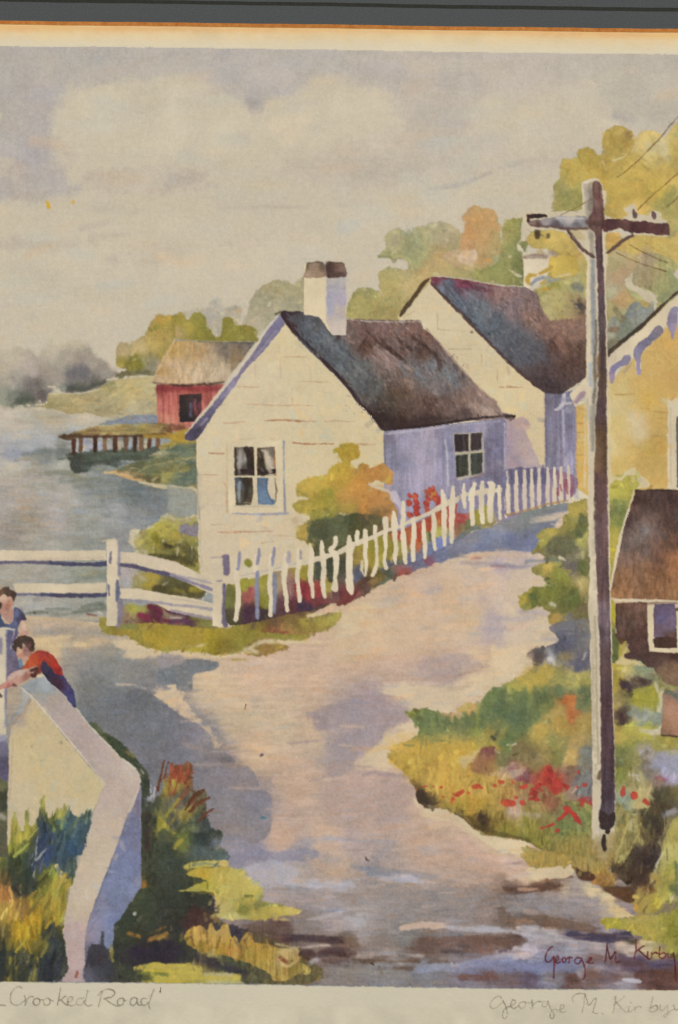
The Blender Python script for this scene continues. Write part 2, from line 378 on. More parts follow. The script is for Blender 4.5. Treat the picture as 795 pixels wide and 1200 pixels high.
g0 = cur[0]
go(river)
P('310,605 420,585 560,578 700,572 790,560 800,600 730,600 690,628 560,640 548,665 500,655 440,650 405,690 345,690 325,640', '350,620,3c4440 450,610,4d5a52 600,610,46544c 700,590,505c52 400,660,4b564e', soft=3, wob=1.5, gran=.08, tex='h', own=False)
D('410,645,9 560,650,9 / 340,660,14 380,680,10 / 330,610,6 335,650,5', '434b46', soft=4, a=.8)
D('400,540,14 410,580,14 / 470,560,10 480,580,9', '8a90a0', soft=4, a=.8)
go(pier)
for i, (a, b, c) in enumerate([(345, 545, 600), (378, 540, 585), (445, 525, 592), (490, 530, 585), (538, 520, 590), (588, 520, 585), (632, 518, 588), (660, 520, 580), (698, 515, 570), (738, 515, 572)]):
    part('post', None, pier)
    B('%d,%d,11 %d,%d,9' % (a, b-6, a-2, c), ['4e372c', '66503f', '4a342c', '6d5640'][i % 4], soft=2, wob=.5, gran=.15)
    go(river); D('%d,%d,5 %d,%d,7' % (a+20, b+28, a+18, c-8), ['a5a1a0', 'b8a37c', '9ca0ac'][i % 3], soft=3, a=.8)
part('deck', None, pier)
P('284,530 288,516 310,514 340,506 380,492 440,476 520,470 560,465 640,462 740,460 790,470 800,520 740,512 660,514 580,518 500,520 420,518 370,524 330,540 300,540', '300,524,4a3f35 330,525,5a4836 400,510,8d7b50 500,490,a09060 640,480,94864e 740,490,86744a 600,505,8b7a50 450,520,7a5f44 780,500,6f573e', soft=1.5, wob=.6, gran=.1, tex='h')
D('300,520,7 345,520,8 / 340,520,5 460,524,7 560,520,6 660,520,6 790,512,8', '4c382c', soft=3, a=.9); D('350,512,10 370,516,9 / 280,524,9 300,522,10', '4c4034', soft=3, a=.8); D('420,505,3 560,500,3 740,500,3', '9a8c5c', soft=3, a=.7); D('360,500,2 560,496,2 700,500,2', '77683f', soft=3, a=.6); D('340,508,3 440,480,3 560,466,3', 'b5a77c', soft=3, a=.6)
D('760,520,10 790,515,9', '5d4434', soft=4, a=.8)

bank = part('painted_riverbank', 'green and ochre riverbank spit below the pier')
P('795,550 740,570 750,592 715,612 690,632 640,636 560,672 490,690 560,705 640,732 720,760 800,775 930,785 930,500 800,510', '770,560,a38c40 760,600,8e9072 640,660,5c6650 700,650,5b6850 580,690,a88d62 740,700,787044 700,725,5c5840 650,715,988056 800,760,8a8668 800,620,66725c 880,520,9a8440 860,560,a08c44 840,540,9a8038 850,600,5c6c60 820,690,786f48 880,640,56665c 860,690,8a7e4e', soft=1.4, wob=.9, gran=.08, tex='h')
D('488,690,4 540,692,7 620,715,9 660,732,5', 'b59e76', soft=2, a=.95); D('650,735,6 720,750,9 800,762,9 930,775,6', 'b5aa8a', soft=2.5, a=.95)
D('560,705,6 640,725,6', 'b98f5c', soft=3, a=.7); D('560,680,10 640,660,12 740,640,13 800,620,14', '55614c', soft=4, a=.75)
D('640,690,3 700,660,3 795,640,3', '9a9468', soft=3, a=.8); D('650,705,9 720,725,12 780,730,8', '55523c', soft=4, a=.6); D('700,612,5 750,598,7', 'b3a985', soft=3, a=.9)
T(200, 350)
D('-120,640,8 20,640,12 120,635,8', 'a08638', soft=5, a=.8); D('-10,700,16 120,690,18', '566a60', soft=6, a=.85); D('0,755,8 120,740,7', 'a39868', soft=5, a=.8); D('20,790,12 110,780,9', '6b6c48', soft=5, a=.7); D('-10,610,7 60,605,6', '704c34', soft=3, a=.7)
bush = part('painted_bush', 'yellow green bush left of the white cottage')
T(0, 560)
P('620,238 660,246 700,225 740,200 795,165 930,170 930,560 680,460 620,330 600,290', 'b3a98c', soft=3, wob=1.5)
W('640,270 700,235 780,190 930,190 930,440 700,370 640,320', '650,280,989668 720,240,929048 780,220,8e8a44 720,330,7c7840 800,330,6a6638 860,250,80804c', soft=5, wob=2.5, a=.95)
dabs(5, 40, '640,260 700,225 795,180 930,190 930,400 720,360 640,330', '8b8040 9a8a42 7d7840 a3954e 94904e', 3, 6)
D('760,200,10 790,180,12', '949260', soft=4, a=.8); D('640,280,12 645,310,12', '96926c', soft=6, a=.7)
D('720,270,18 740,300,14', '74702c', soft=4, a=.8); D('700,365,12 780,372,14 830,372,9', '46442f', soft=4, a=.9); D('770,315,12 795,320,10', '3f392b', soft=4, a=.9)
D('660,340,10 690,345,8', 'a0a0a0', soft=3, a=.5); D('600,470,20 620,500,18', '8c90a0', soft=5, a=.7)
D('760,290,6 / 715,325,6', 'b7ad90', soft=2, a=.8)
T(200, 550)
D('60,275,22 110,290,24 120,260,14', '6f6c82', soft=3, a=.9); D('60,350,18 100,400,26 70,420,18', '4a4d3a', soft=6, a=.9); D('20,300,18 40,320,12', '9a8a42', soft=5, a=.8)
D('20,250,16 90,240,9', '959070', soft=5, a=.6); D('20,410,20 110,440,16', '45452f', soft=6, a=.8); D('35,340,4 32,400,4 / 100,360,3 102,410,3', 'a9a083', soft=2, a=.8)
T(200, 550)
go(river)
P('-10,78 60,85 105,95 128,130 126,210 60,228 0,215 -10,200', '60,150,868a80 20,120,8a8d82', soft=3, wob=1, own=True)
go(bush)
D('0,78,8 60,82,6 110,90,6 128,120,5', 'b6ab8c', soft=3, a=.8); D('0,225,5 60,235,5 110,215,6', 'b3a98c', soft=3, a=.8)
go(bank)
P('-40,10 60,15 125,-10 128,60 80,75 20,72 -40,60', '60,50,596c60 0,20,8a8450', soft=3, wob=.8)
# ---------------------------------------------------------------- trees behind the cottages
part('painted_tree', 'grey green tree with three round lobes above the long cottage roof')
T(400, 200)
P('178,402 185,380 208,362 205,320 215,290 255,270 290,278 315,292 345,268 375,262 410,245 455,240 510,248 545,275 562,300 600,400 760,470 800,530 560,520 420,560 380,720 200,720 30,700 35,620 55,570 85,548 120,543 160,556 185,572 196,585 180,545 172,500 190,462 225,450 270,455 305,465 308,430 300,418 250,416 225,408', '260,330,9b9674 230,380,878a62 340,320,868c6c 440,280,9b9570 480,300,a69a76 380,380,8d8f66 340,400,838b66 120,580,8f8a55 100,620,948a50 160,650,958a52 230,500,9c9058 230,560,9a8c54 320,520,a89462 450,420,ac905c 400,450,a6905e 250,640,9a8c54 550,460,948a5a 350,470,a08c58 420,380,9c8c60 280,430,9a9268', soft=2.2, wob=1.1, gran=.08)
W('290,290 345,275 340,400 300,400', '7e876a', soft=7, a=.45)
D('490,325,11', 'b0a787', soft=3, a=.7); D('295,598,8', 'b0a57a', soft=2, a=.7); D('178,400,7 235,404,4', '6b7052', soft=3, a=.7)
D('46,680,4 40,630,3 60,575,3', '7b7d4a', soft=2, a=.5)
go(sky)
W('545,190 600,150 640,170 620,190 580,220 575,270 550,230', 'b9ab90', soft=3, a=.7)
part('painted_tree', 'orange autumn tree between the two green trees')
T(400, 200)
P('575,240 565,215 590,180 620,163 655,170 690,180 722,190 735,225 742,300 748,380 700,450 640,475 560,460 500,430 470,400 520,370 555,350 558,300 575,280', '640,220,b48c54 700,230,ae8a56 600,300,b08450 660,300,b08c58 720,320,a5905a 580,350,b0885a 650,400,ad8e5a 520,400,a8906a 600,440,a69666 700,420,998f60', soft=3, wob=1.2, gran=.07, a=.97)
W('545,400 600,365 640,395 620,440 560,430', 'b9a283', soft=4, wob=1.5, a=.9); D('570,420,8 610,425,9', 'b09472', soft=4, a=.7)
part('painted_tree', 'dark green tree right of the orange one')
P('750,290 765,245 790,225 820,222 865,215 900,260 905,330 860,360 870,420 860,540 800,540 700,520 640,505 600,480 690,450 740,400', '790,260,7c7d4a 830,260,757a4c 880,320,6f7a50 830,420,626f4a 860,480,5d6b4a 780,400,7a7d50 720,480,79804f 650,490,878a55 780,480,6d764c 760,300,8b8752', soft=2, wob=1, gran=.09)
W('600,480 760,440 790,530 650,510', '7e8250', soft=8, a=.5)
D('790,400,5 / 785,465,4', 'aca68c', soft=2, a=.8)
T(595, 200)
D('22,470,4 40,485,7 62,492,5 / 10,400,6', 'b6ad90', soft=2, a=.85)

yt = part('painted_tree', 'large yellow leaved tree behind the utility pole')
T(595, 0)
P('245,800 246,770 258,745 290,738 325,736 328,705 345,688 372,685 400,700 415,722 440,722 443,660 455,610 485,588 520,585 560,600 585,625 597,645 615,618 650,606 690,615 725,640 750,620 795,572 960,500 960,1700 640,1720 470,1660 330,1640 240,1520 300,1400 330,1300 280,1180 240,1100 330,1040 350,1010 290,1000 215,985 210,950 225,905 208,880 225,850 238,830', '300,780,a28c42 360,720,9d883e 480,640,a68f45 520,620,b29a50 560,640,97803f 650,660,b5a060 700,700,b0a068 760,720,b29c50 400,780,a48c40 500,760,b1984c 600,780,af9748 780,850,b0984c 700,900,a8903f 560,900,b09545 300,850,a08c45 260,900,8c8550 350,900,8c8848 450,800,a88e3e 640,1000,b0954a 520,1100,b8964a 780,1000,a59555 620,1180,9a8a5c 700,1150,988a5c 560,1250,a59a60 300,1100,aa9650 380,1200,a39a55 340,1300,9f9548 400,1320,a09a55 300,1400,a09860 700,1300,8a8c62 780,1150,8c8c5c 560,1320,88906a', soft=2.3, wob=1.2, gran=.09)
D('560,625,16 570,640,10', '8a7440', soft=5, a=.5); D('700,690,20 740,740,16 / 650,680,16 690,650,10', 'aea276', soft=6, a=.6)
D('490,750,4 540,735,3 / 735,640,3 745,760,3', 'b9aa70', soft=2, a=.7); D('250,780,10 300,760,8', 'a88f4a', soft=4, a=.6)
T(555, 100, 3.3125)
D('540,290,3 575,282,3 600,262,2 / 632,215,2.5 628,240,3 612,262,2 / 500,290,2 515,330,2.5', 'bdb088', soft=2, a=.75); D('735,225,20 745,260,16', 'b5aa80', soft=7, a=.7); D('596,190,12 606,200,9', '8c7448', soft=4, a=.6)
D('405,270,3 420,300,3 / 340,320,3 370,330,3 / 560,330,3 600,300,2 / 650,300,3 680,330,3 / 440,330,3 480,310,3', '94803a', soft=3, a=.6); D('560,380,26 640,400,24 / 600,330,16 700,360,20', 'bb9c48', soft=9, a=.5); D('770,410,22 750,450,22 / 320,430,14 360,440,20 400,420,14', '868248', soft=7, a=.7); D('690,190,9 700,215,12', 'a8924c', soft=5, a=.5)
T(595, 200)
D('240,110,16 290,120,18 330,150,22 250,180,18 340,180,14', '837f48', soft=5, a=.8); D('700,160,30 780,200,26 / 760,120,20 795,140,20', '8a8649', soft=12, a=.6)
D('210,190,7 250,205,10 330,190,9', '8a8452', soft=3, a=.6)
# cream gaps round the pole and under the arms
go(sky)
HB = 'bcae8c'
P('345,60 372,42 410,36 436,56 446,90 460,95 462,130 452,200 520,225 545,215 560,200 540,185 555,165 580,160 582,148 600,165 605,200 640,205 665,190 690,185 715,200 720,225 745,235 752,260 756,300 720,310 600,300 560,320 470,400 480,460 462,600 470,720 466,1100 440,1100 370,1100 365,900 362,700 366,520 372,430 345,400 300,330 270,290 200,275 150,272 100,280 70,240 85,195 180,190 260,190 340,180 352,130', HB, soft=1.2, wob=.5, edge=0)
P('70,235 100,280 115,300 100,325 62,335 66,360 82,380 100,400 90,420 80,545 76,545 74,420 66,385 50,372 44,345 60,320 62,290', 'bbae90', soft=1.2, wob=.5, edge=0)
P('545,505 580,470 598,460 600,490 585,530 620,545 660,560 700,570 695,650 730,690 795,560 830,560 830,640 760,700 690,760 670,640 600,570 560,545', 'b8ab88', soft=1.4, wob=.8, edge=0)
P('745,450 830,440 830,500 790,505', 'bcb09a', soft=1.5)
P('590,400 640,385 620,410', 'b9ac8a', soft=1.5)
go(yt)
P('120,285 200,275 270,290 310,340 350,390 362,420 362,520 340,560 300,545 220,560 160,540 150,500 200,470 230,400 200,370 120,360 90,330', '200,310,b39b50 160,300,ad964a 120,340,b39c50 300,400,ae984e 250,460,b29a50 330,480,a69a5c 240,420,a58c42 340,380,b5995a', soft=1.4, gran=.09)
P('140,360 200,380 240,420 220,440 170,470 100,480 80,470 150,460', 'a39050', soft=3, a=.0)
D('320,290,22 345,310,14', 'b09a5c', soft=5, a=.7)
P('460,300 500,290 560,320 610,300 760,310 795,280 900,270 900,480 745,440 700,410 640,385 560,430 470,400', '500,340,b59650 600,350,b29a50 700,350,b39c50 780,340,b09a52 560,400,b09658 650,400,ab9560', soft=1.5, gran=.08)
D('480,310,20 500,325,14', 'b58d45', soft=5, a=.6)
P('470,400 560,380 600,430 580,480 545,510 560,560 600,600 660,620 680,680 600,720 520,760 465,700', '500,440,a5986a 520,500,b0926c 500,560,95957a 540,600,b08c5c 600,620,a89458 560,680,8b8c68 480,650,9a9060', soft=2, gran=.08)
P('590,480 640,380 760,410 790,450 760,500 740,560 700,580 640,545 590,530', '650,440,94876a 700,480,94875e 640,520,908460 740,450,8a8c60 720,550,828860', soft=1.6, gran=.09, tex='v')
P('745,455 770,470 800,510 900,500 900,560 800,580 730,620 695,600 720,560 750,540', '770,520,7a8460 740,590,737e60 860,540,7c8460', soft=1.6)
P('470,700 540,680 560,640 600,610 640,640 675,620 680,680 640,740 560,800 470,900', '600,650,69767a 640,670,6f7c7c 520,720,6d7a78 490,800,6d6a58 560,740,66766c 480,740,8c9080', soft=1.6, gran=.1)
D('500,640,9 530,690,16 545,690,8', '75694a', soft=3, a=.8); D('480,740,14 510,740,12', '7d5c42', soft=4, a=.7)
D('530,660,6 500,740,6', '8b8664', soft=3, a=.5)
# tree left of pole, over the far roof
P('80,300 120,290 130,330 90,370 75,350', '', soft=1, a=0) if 0 else None
P('180,580 150,600 130,560 180,520 230,500 300,490 340,500 355,560 362,640 360,780 300,720 260,660 200,680 165,650', '240,540,9c9458 300,530,98935c 340,540,66706a 260,600,a3985c 220,650,a09a5a 320,600,9a9060 340,680,7e6a54 300,680,867250 200,620,a59a60', soft=2.5, wob=1.2, gran=.1)
D('310,540,16 350,550,14', '5f6c6a', soft=6, a=.7)
D('325,620,15 350,640,14', '4a4443', soft=4, a=.85); D('318,632,5', 'a9a5a0', soft=2, a=.9)
D('285,395,9 293,410,9', '8b7040', soft=3, a=.8)
D('225,600,14 260,660,20 230,690,14', 'aaa05e', soft=6, a=.5)
g1 = part('painted_house_chimney', 'small white chimney of a house among the yellow leaves')
P('192,405 240,395 310,400 330,470 300,490 240,500 200,480', 'b39c50', soft=2, wob=1, gran=.1)
L('75,412 190,408 193,470 180,500 150,520 110,540 90,560 75,552', 'c3b79b', soft=1, edge=0)
B('80,402,8 130,398,10 180,402,8', '8a7868', soft=3)
D('150,380,10 165,385,8 / 200,380,12 225,390,12', '8f7a66', soft=5, a=.8)
D('90,402,5 160,405,5', 'a99a88', soft=3, a=.6)
go(yt)
D('100,525,8 92,505,9 108,488,9 130,486,6 / 150,480,6 180,466,8 205,450,8 / 140,560,7 180,550,8 230,535,7', 'a98a38', soft=2.5, own=True); D('112,528,6 135,508,8 165,498,8 200,500,6 / 190,520,6 225,512,9', '6f7c8e', soft=2.5, own=True); D('195,540,9 225,525,10 240,545,9 / 150,585,8 165,570,8', '7c8048', soft=3, own=True); D('190,580,12 160,600,9', 'bdb39c', soft=3, a=.8); D('130,560,8 150,575,8', '858050', soft=3, a=.8)
D('230,495,5 290,480,5', 'bdb08c', soft=2, a=.8); D('120,300,6 / 95,330,8', 'b09848', soft=3, a=.6)
D('140,290,14 140,305,14', '44362c', soft=3, a=.9); D('190,300,9 188,308,8', '5e4c38', soft=3, a=.9)

# ---------------------------------------------------------------- second cottage
c2 = part('painted_cottage', 'white cottage standing behind, its dark roof reaching the pole')
T(0, 0, 1)
L('504,330 520,345 575,401 600,428 641,460 662,462 662,600 560,600 560,480 480,395 466,370 483,356', '510,350,beb08f 560,400,bcae8c 600,440,bfb08a 620,520,bcab86 520,380,beb190 480,370,bdb08f', soft=.8, wob=.2, edge=0, gran=.02)
T(400, 200)
D('447,660,1.6 450,740,1.6 / 450,740,2 575,747,2 / 540,630,1.2 542,650,1.2', 'ab9072', soft=1.6, a=.6); D('608,752,5', '6a5c50', soft=2)
T(400, 370)
D('500,155,1.6 605,155,1.6 / 652,185,1.4 655,240,1.4 / 730,332,3 795,333,2 / 725,245,1.2 728,300,1.2', 'a48a68', soft=1.6, a=.7)
T(595, 370)
D('0,330,3 75,335,1.5', '9e7c60', soft=1.6, a=.8); D('170,360,2 172,520,2', 'a8957c', soft=2, a=.5)
D('0,470,9 15,478,14 30,468,6', '4e4246', soft=2, a=.9)
W('-10,500 20,492 50,475 90,480 102,505 85,525 100,570 130,640 150,700 160,800 -10,800', '30,520,94838c 60,500,a28a84 20,600,93849a 80,600,a0908e 110,680,a4928e 40,680,8e8090', soft=2, wob=.8, a=.85, pw=1)
D('90,510,14', 'a58a88', soft=5, a=.6)
sw2 = part('side_wall', 'violet shaded side wall', c2)
L('174,355 262,358 300,350 320,430 318,800 178,800', '200,400,6a6680 200,500,6e6b88 210,600,74708c 200,680,7a7690 280,450,747294 290,600,77769a 230,380,5f5a78 270,400,6f7394 300,700,8684a0', soft=1, gran=.08, tex='v')
D('176,360,3 178,700,3', '595470', soft=3, a=.6)
D('262,365,8 262,400,9 240,432,7 225,438,6 / 262,400,9 280,410,7 300,405,5', 'b5ada0', soft=2, a=.9); D('258,440,6 262,560,5 264,700,4', 'a9a0a6', soft=2, a=.8)
D('245,440,3 250,700,3', '5f5b7c', soft=2, a=.6); D('285,370,9 305,400,8', '666a88', soft=3, a=.8)
D('258,620,3 262,690,3', '8c5a68', soft=2, a=.5)
r2 = part('roof', None, c2)
T(0, 0, 1)
P('504,331 507,325 513,324 540,327 575,334 597,336 617,337 628,343 636,353 655,362 687,374 693,372 693,437 686,443 672,453 660,461 640,461 625,452 610,437 590,418 575,403 556,382 540,366 520,346', '508,330,6b3f4a 516,338,64707e 530,350,5f6c78 525,338,5a5f70 545,332,6b3d4e 560,365,616d76 575,342,7c6260 590,345,866e68 600,360,7c6c6c 560,345,6a6068 600,400,575c66 580,385,525c66 620,375,7d675e 640,380,785f56 660,400,735a50 675,385,80675a 640,440,4d4040 665,430,54433f 625,420,564e50 610,410,565a60 650,415,5e4c48 685,420,58463e 640,450,43383a 555,372,566470', soft=1, wob=.4, gran=.08, tex='d', sm=False)
D('506,326,1 540,328,1 580,335.5,1', '7a4450', soft=1, a=.8); D('512,323.5,.6 545,326.5,.6 578,333,.6 612,336,.6', 'b2aca4', soft=.8, a=.8)
D('506,333,1.6 540,367,2 575,403,1.8 610,437,1.6 640,460,1.5', '4a3a3c', soft=1.2, a=.9)
D('520,333,1.2 545,362,1.6 / 530,335,1 556,372,1.5 / 525,345,1 545,368,1.3', '47505e', soft=1.6, a=.6); D('540,338,1.5 560,352,1.8', '76828c', soft=2, a=.5)
D('545,330,2 560,338,3 575,340,2', '5a3440', soft=2.5, a=.6); D('645,400,3 660,420,4 / 650,395,2 640,425,3 / 665,395,2 672,425,3 / 680,400,2 676,430,3', '4f3c38', soft=3, a=.5)
W('600,395 636,400 640,425 612,425 590,405', '525866', soft=8, a=.5); W('640,370 687,380 687,400 650,395', '856a5c', soft=8, a=.5)
go(yt)
T(595, 200)
P('150,600 165,570 230,560 362,600 366,690 300,690 255,690 225,700 190,690 165,650', '240,640,a3985c 300,640,98885a 200,620,a59a60 340,650,866c54', soft=5, wob=2, gran=.1, own=True, a=.9)
D('325,620,15 350,640,14', '4a4443', soft=4, a=.85); D('318,632,5', 'a9a5a0', soft=2, a=.9)
bb2 = part('bargeboard', 'dark brown edge board on the gable', c2)
T(400, 200)
B('276,675,7 300,640,10 340,590,10 380,530,9 408,505,6', '4f4132', soft=1.6, gran=.1)
go(c2); D('290,684,4 340,655,4 / 410,520,3 385,550,3', 'a9976a', soft=2, a=.7)

# ---------------------------------------------------------------- near cottage
c1 = part('painted_cottage', 'near white clapboard cottage with dark roof beside the river')
T(0, 0, 1)
L('328,370 345,384 398,447 415,468 452,507 452,640 300,720 236,690 233,662 230,508 222,512 225,500', '330,400,bfb18c 260,500,bdb08f 300,450,beb090 400,480,bdb08c 250,620,bbad90 300,640,bcae90 350,560,beb08c 430,540,bcae88', soft=.8, wob=.25, edge=0, gran=.018)
T(200, 350)
og = 'a27d5e'
D('515,272,2 635,272,2 / 590,385,2 735,388,2 / 350,490,2 480,497,3 670,497,2 / 250,580,2.5 300,578,3 350,572,2 / 720,572,3 795,569,2.5 / 310,410,2 410,412,2.5 / 565,420,2.5 568,495,2.5', og, soft=1.8, a=.55)
D('440,568,2.5 540,566,4 620,572,4 680,573,2.5 / 570,672,2 650,677,4 760,675,2 / 180,720,2 215,722,4 250,721,2.5', '8f5f42', soft=1.6, a=.75)
D('320,655,2 480,650,2 / 395,310,2 395,370,2 / 505,215,2 508,260,2 / 650,300,3 655,385,2 / 380,330,2 400,360,2 / 215,495,2 250,495,2 / 180,580,2 190,584,2 / 510,280,2 515,370,2', 'a9957a', soft=2, a=.45)
D('600,420,12 640,450,16', 'b09c78', soft=14, a=.3)
T(400, 370)
D('0,490,2 30,494,3 65,492,2 / 80,597,2 120,600,3 160,600,2', og, soft=1.6, a=.65)
T(200, 550)
D('140,25,2.5 180,27,4 220,26,2 / 262,100,2.5 264,200,2.5 / 480,308,2 570,310,2 / 190,258,2 250,258,2 / 420,345,2 480,335,2 / 250,60,2 262,90,2', og, soft=1.6, a=.55)
D('220,293,2 300,292,4 400,291,3 480,288,2', 'a37458', soft=1.8, a=.65)
D('580,240,16', 'a68c6c', soft=6, a=.6); D('565,358,12', 'a09068', soft=5, a=.6)
D('140,30,3 138,300,3 146,450,4', 'a9a08c', soft=2, a=.6)
D('128,20,3 128,110,3 135,230,4', '7d7468', soft=2, a=.5)
W('500,200 640,260 600,420 520,400', 'b3a484', soft=12, a=.4)
bb = part('bargeboard', 'violet shaded gable board along the roof edge', c1)
T(200, 350)
P('505,75 532,100 520,140 430,250 360,320 310,390 250,470 200,540 165,595 130,645 100,662 75,660 66,640 90,610 160,535 230,450 290,375 345,305 400,225 440,160 480,105', '500,120,76708a 430,210,7a7489 350,300,7f7a90 280,390,7e7890 220,470,746e88 160,570,5b566e 100,635,474459 130,620,4c485e 90,650,4a4660 480,130,6f6a88', soft=1, gran=.09)
D('500,82,5 440,150,6 390,235,6 335,305,6 285,370,5 220,445,5 160,520,4 70,628,4', 'bdb49e', soft=1.6, a=.9)
D('490,150,7 430,225,6 370,290,8 / 300,370,6 280,420,7 240,460,6', '8c8698', soft=3, a=.5); D('470,160,3 300,385,3', '655f7c', soft=2, a=.5)
D('140,590,7 170,560,5', '9c96a0', soft=3, a=.5); D('105,630,12 140,600,8', '403d52', soft=4, a=.6)
D('490,72,6 512,62,6', '5d5038', soft=2, a=.9)
roof1 = part('roof', None, c1)
T(0, 0, 1)
P('329,370 330,364 340,365 351,365 373,370 380,378 388,390 404,392 405,373 443,375 493,375 497,385 508,394 533,424 561,455 581,471 588,484 604,487 603,491 575,492 551,493 520,498 483,503 453,507 447,503 438,491 426,478 415,468 407,455 398,445 380,428 361,410 341,388', '334,368,3e3038 345,378,4c5058 340,384,46383c 360,385,5a646e 355,395,57606a 380,400,5c6870 375,415,4e5660 400,410,5a6670 400,425,5b646a 420,440,5e6668 430,430,606462 440,455,565654 460,470,51483f 445,490,3a2f2c 465,495,3b302e 500,492,433634 415,380,705c54 430,385,6b5450 450,385,76605c 470,380,74605a 485,385,735c56 500,400,70584f 410,400,6e5c54 430,405,5a4238 450,405,6d5852 470,415,66544e 460,430,86736c 440,415,7a645c 480,425,6f6866 490,440,706a6c 505,430,6f7074 520,440,6e7072 530,450,706c6e 510,455,6e6868 480,450,7a685c 470,460,5c4a40 500,470,5c4840 520,470,62504a 540,470,79655c 560,475,9a8478 560,465,7a6860 540,440,6a605c 590,486,6a5a54 575,485,a08c7c 545,485,5a4a46 395,385,57504e 500,415,5c4840', soft=1, wob=.45, gran=.08, tex='d', sm=False, pw=1.35)
for q in ['404,388 396,396', '430,388 445,403 460,412 474,425', '462,390 472,402 482,410', '478,390 490,400 512,418 516,432', '430,395 420,410', '490,390 500,408', '445,395 458,410 468,418']:
    a = q.split(); D(' '.join('%s,%.1f' % (s, 1.2+.6*i) for i, s in enumerate(a)), '3f2e2a', soft=2.6, a=.62)
D('440,408,3 452,420,3 455,432,2 / 452,412,1.5 480,432,2 / 400,395,1.5 415,402,1', '98857c', soft=3, a=.55)
D('485,430,3 500,450,4 / 520,435,4 535,450,3 / 470,425,3 475,440,3', '6c7478', soft=4, a=.5)
D('360,385,1 400,425,2 440,470,2 / 370,380,1 420,425,2 / 395,400,1 440,445,2 / 350,380,1 395,425,1.5', '48515a', soft=2, a=.5, tex='dry'); D('375,385,2 410,420,2.5 430,440,2 / 362,384,1 390,408,2', '6d7a84', soft=3, a=.4, tex='dry')
D('331,368,2 338,380,2 345,388,2 398,442,2 420,469,2 437,488,2 449,502,2.5', '38292c', soft=1.6, a=.9); D('350,366,2 335,370,2', '3c3036', soft=2, a=.8)
D('453,505,1.6 483,501,1.6 520,496,1.5 551,491,1.5 585,488,1.2 603,488,1.6', '33292a', soft=1, a=.95); D('440,488,5 470,497,5 500,493,4 530,490,3', '382c2a', soft=6, a=.55)
D('500,385,1 533,423,1.2 561,454,1.2 583,472,1', '8a6e66', soft=1.4, a=.6); D('405,374,.8 443,377,.8 493,377,.8', 'a79e92', soft=1, a=.8); D('561,460,3 580,475,3 588,484,2', '9a8074', soft=4, a=.5)
D('575,487,2.5 590,489,2', 'a08a80', soft=3, a=.5)
rr = np.random.RandomState(4)
for i in range(420):
    t = rr.rand(); x = 410+t*150+rr.randn()*12; y = 385+rr.rand()*100
    if y > 505 or y < 380 or (x-493)*.83+382 > y or x < 400: continue
    D('%.1f,%.1f,.45 %.1f,%.1f,.4' % (x, y, x+.8, y+1), ['b09a8a', '3a2e2c', '8f7a70', '4a3c3a'][i % 4], soft=.9, a=.4)
go(r2)
for i in range(240):
    x = 585+rr.rand()*100; y = 345+rr.rand()*110
    if (x-504)*.93+334 < y: continue
    D('%.1f,%.1f,.45 %.1f,%.1f,.4' % (x, y, x+.8, y+1), ['a08878', '3a2e2c', '8f7a70', '4a3c3a'][i % 4], soft=.9, a=.35)
chm = part('chimney', 'white chimney with a grey brown cap', c1)
T(200, 200)
L('622,440 818,440 818,765 752,765 690,680 622,670', 'c3b594', soft=.8, edge=0)
L('722,480 818,470 818,768 752,765 724,700', '740,500,aaa59c 790,520,a69e98 740,580,928f9a 740,650,9b98a4 790,650,a99e92 740,720,b3a698 790,740,b4a898 760,540,9d9a9c 800,600,9f96a0', soft=1.2, edge=0, gran=.06)
D('722,470,4 724,690,4', 'c2b69a', soft=2, a=.8); D('735,580,8 740,640,10', '8e91a0', soft=6, a=.5)
P('622,498 628,460 636,432 660,426 690,425 716,428 720,470 718,494 680,500', '640,480,97826f 700,480,88735f 660,440,8b7763 700,440,6f5f50 635,440,695b49', soft=1.2, gran=.1)
P('724,430 760,424 800,430 812,440 818,490 770,498 730,494', '740,460,4b3b38 760,480,53423e 790,450,776156 780,470,5a4842 810,480,6a5650', soft=1.4, gran=.12)
D('636,430,3 690,425,3 / 726,428,3 800,430,3', '554a3c', soft=2, a=.7); D('720,440,5 722,485,5', '6e5c52', soft=3, a=.8)
sw = part('side_wall', 'violet shaded side wall of the cottage', c1)
T(400, 370)
L('198,545 210,535 330,527 480,508 600,494 750,478 768,490 768,860 640,900 500,1000 205,1040', '230,590,6b6a82 300,600,8d88a0 230,700,73748f 300,700,7a7a94 380,600,8f899c 430,600,8f8899 420,700,9088a0 350,760,9088a0 500,600,6c6b8e 510,560,7d7c96 510,700,74779c 560,520,7e7b96 650,510,83809a 700,600,625f82 700,700,6a6888 720,520,6d6a8c 740,640,6b6a90 250,760,8a8499 450,540,7b7690', soft=1, wob=.3, gran=.07, tex='v')
D('205,550,4 340,535,5 480,518,4 / 480,518,2 600,505,3 740,490,2', 'aaa4a6', soft=2.5, a=.7); D('203,560,3 205,760,3', '5d5c70', soft=2, a=.7)
D('485,580,4 492,640,6 495,700,5 500,790,5', 'b6afa8', soft=2, a=.85); D('474,560,3 476,780,3', '66648c', soft=3, a=.5)
D('762,500,4 764,770,4', 'aca2a8', soft=2, a=.8); D('620,480,3 760,466,3 795,462,4', '40363a', soft=2, a=.9)
D('700,730,10 730,770,12', '5a5674', soft=6, a=.6); D('240,620,12 260,700,14', '646a88', soft=10, a=.5); D('350,640,16 400,740,16', '9e96a4', soft=12, a=.4)
win2 = part('window', 'small dark four pane window in the side wall', c1)
L('518,546 665,540 668,745 540,768', '9a948c', soft=1, wob=.2)
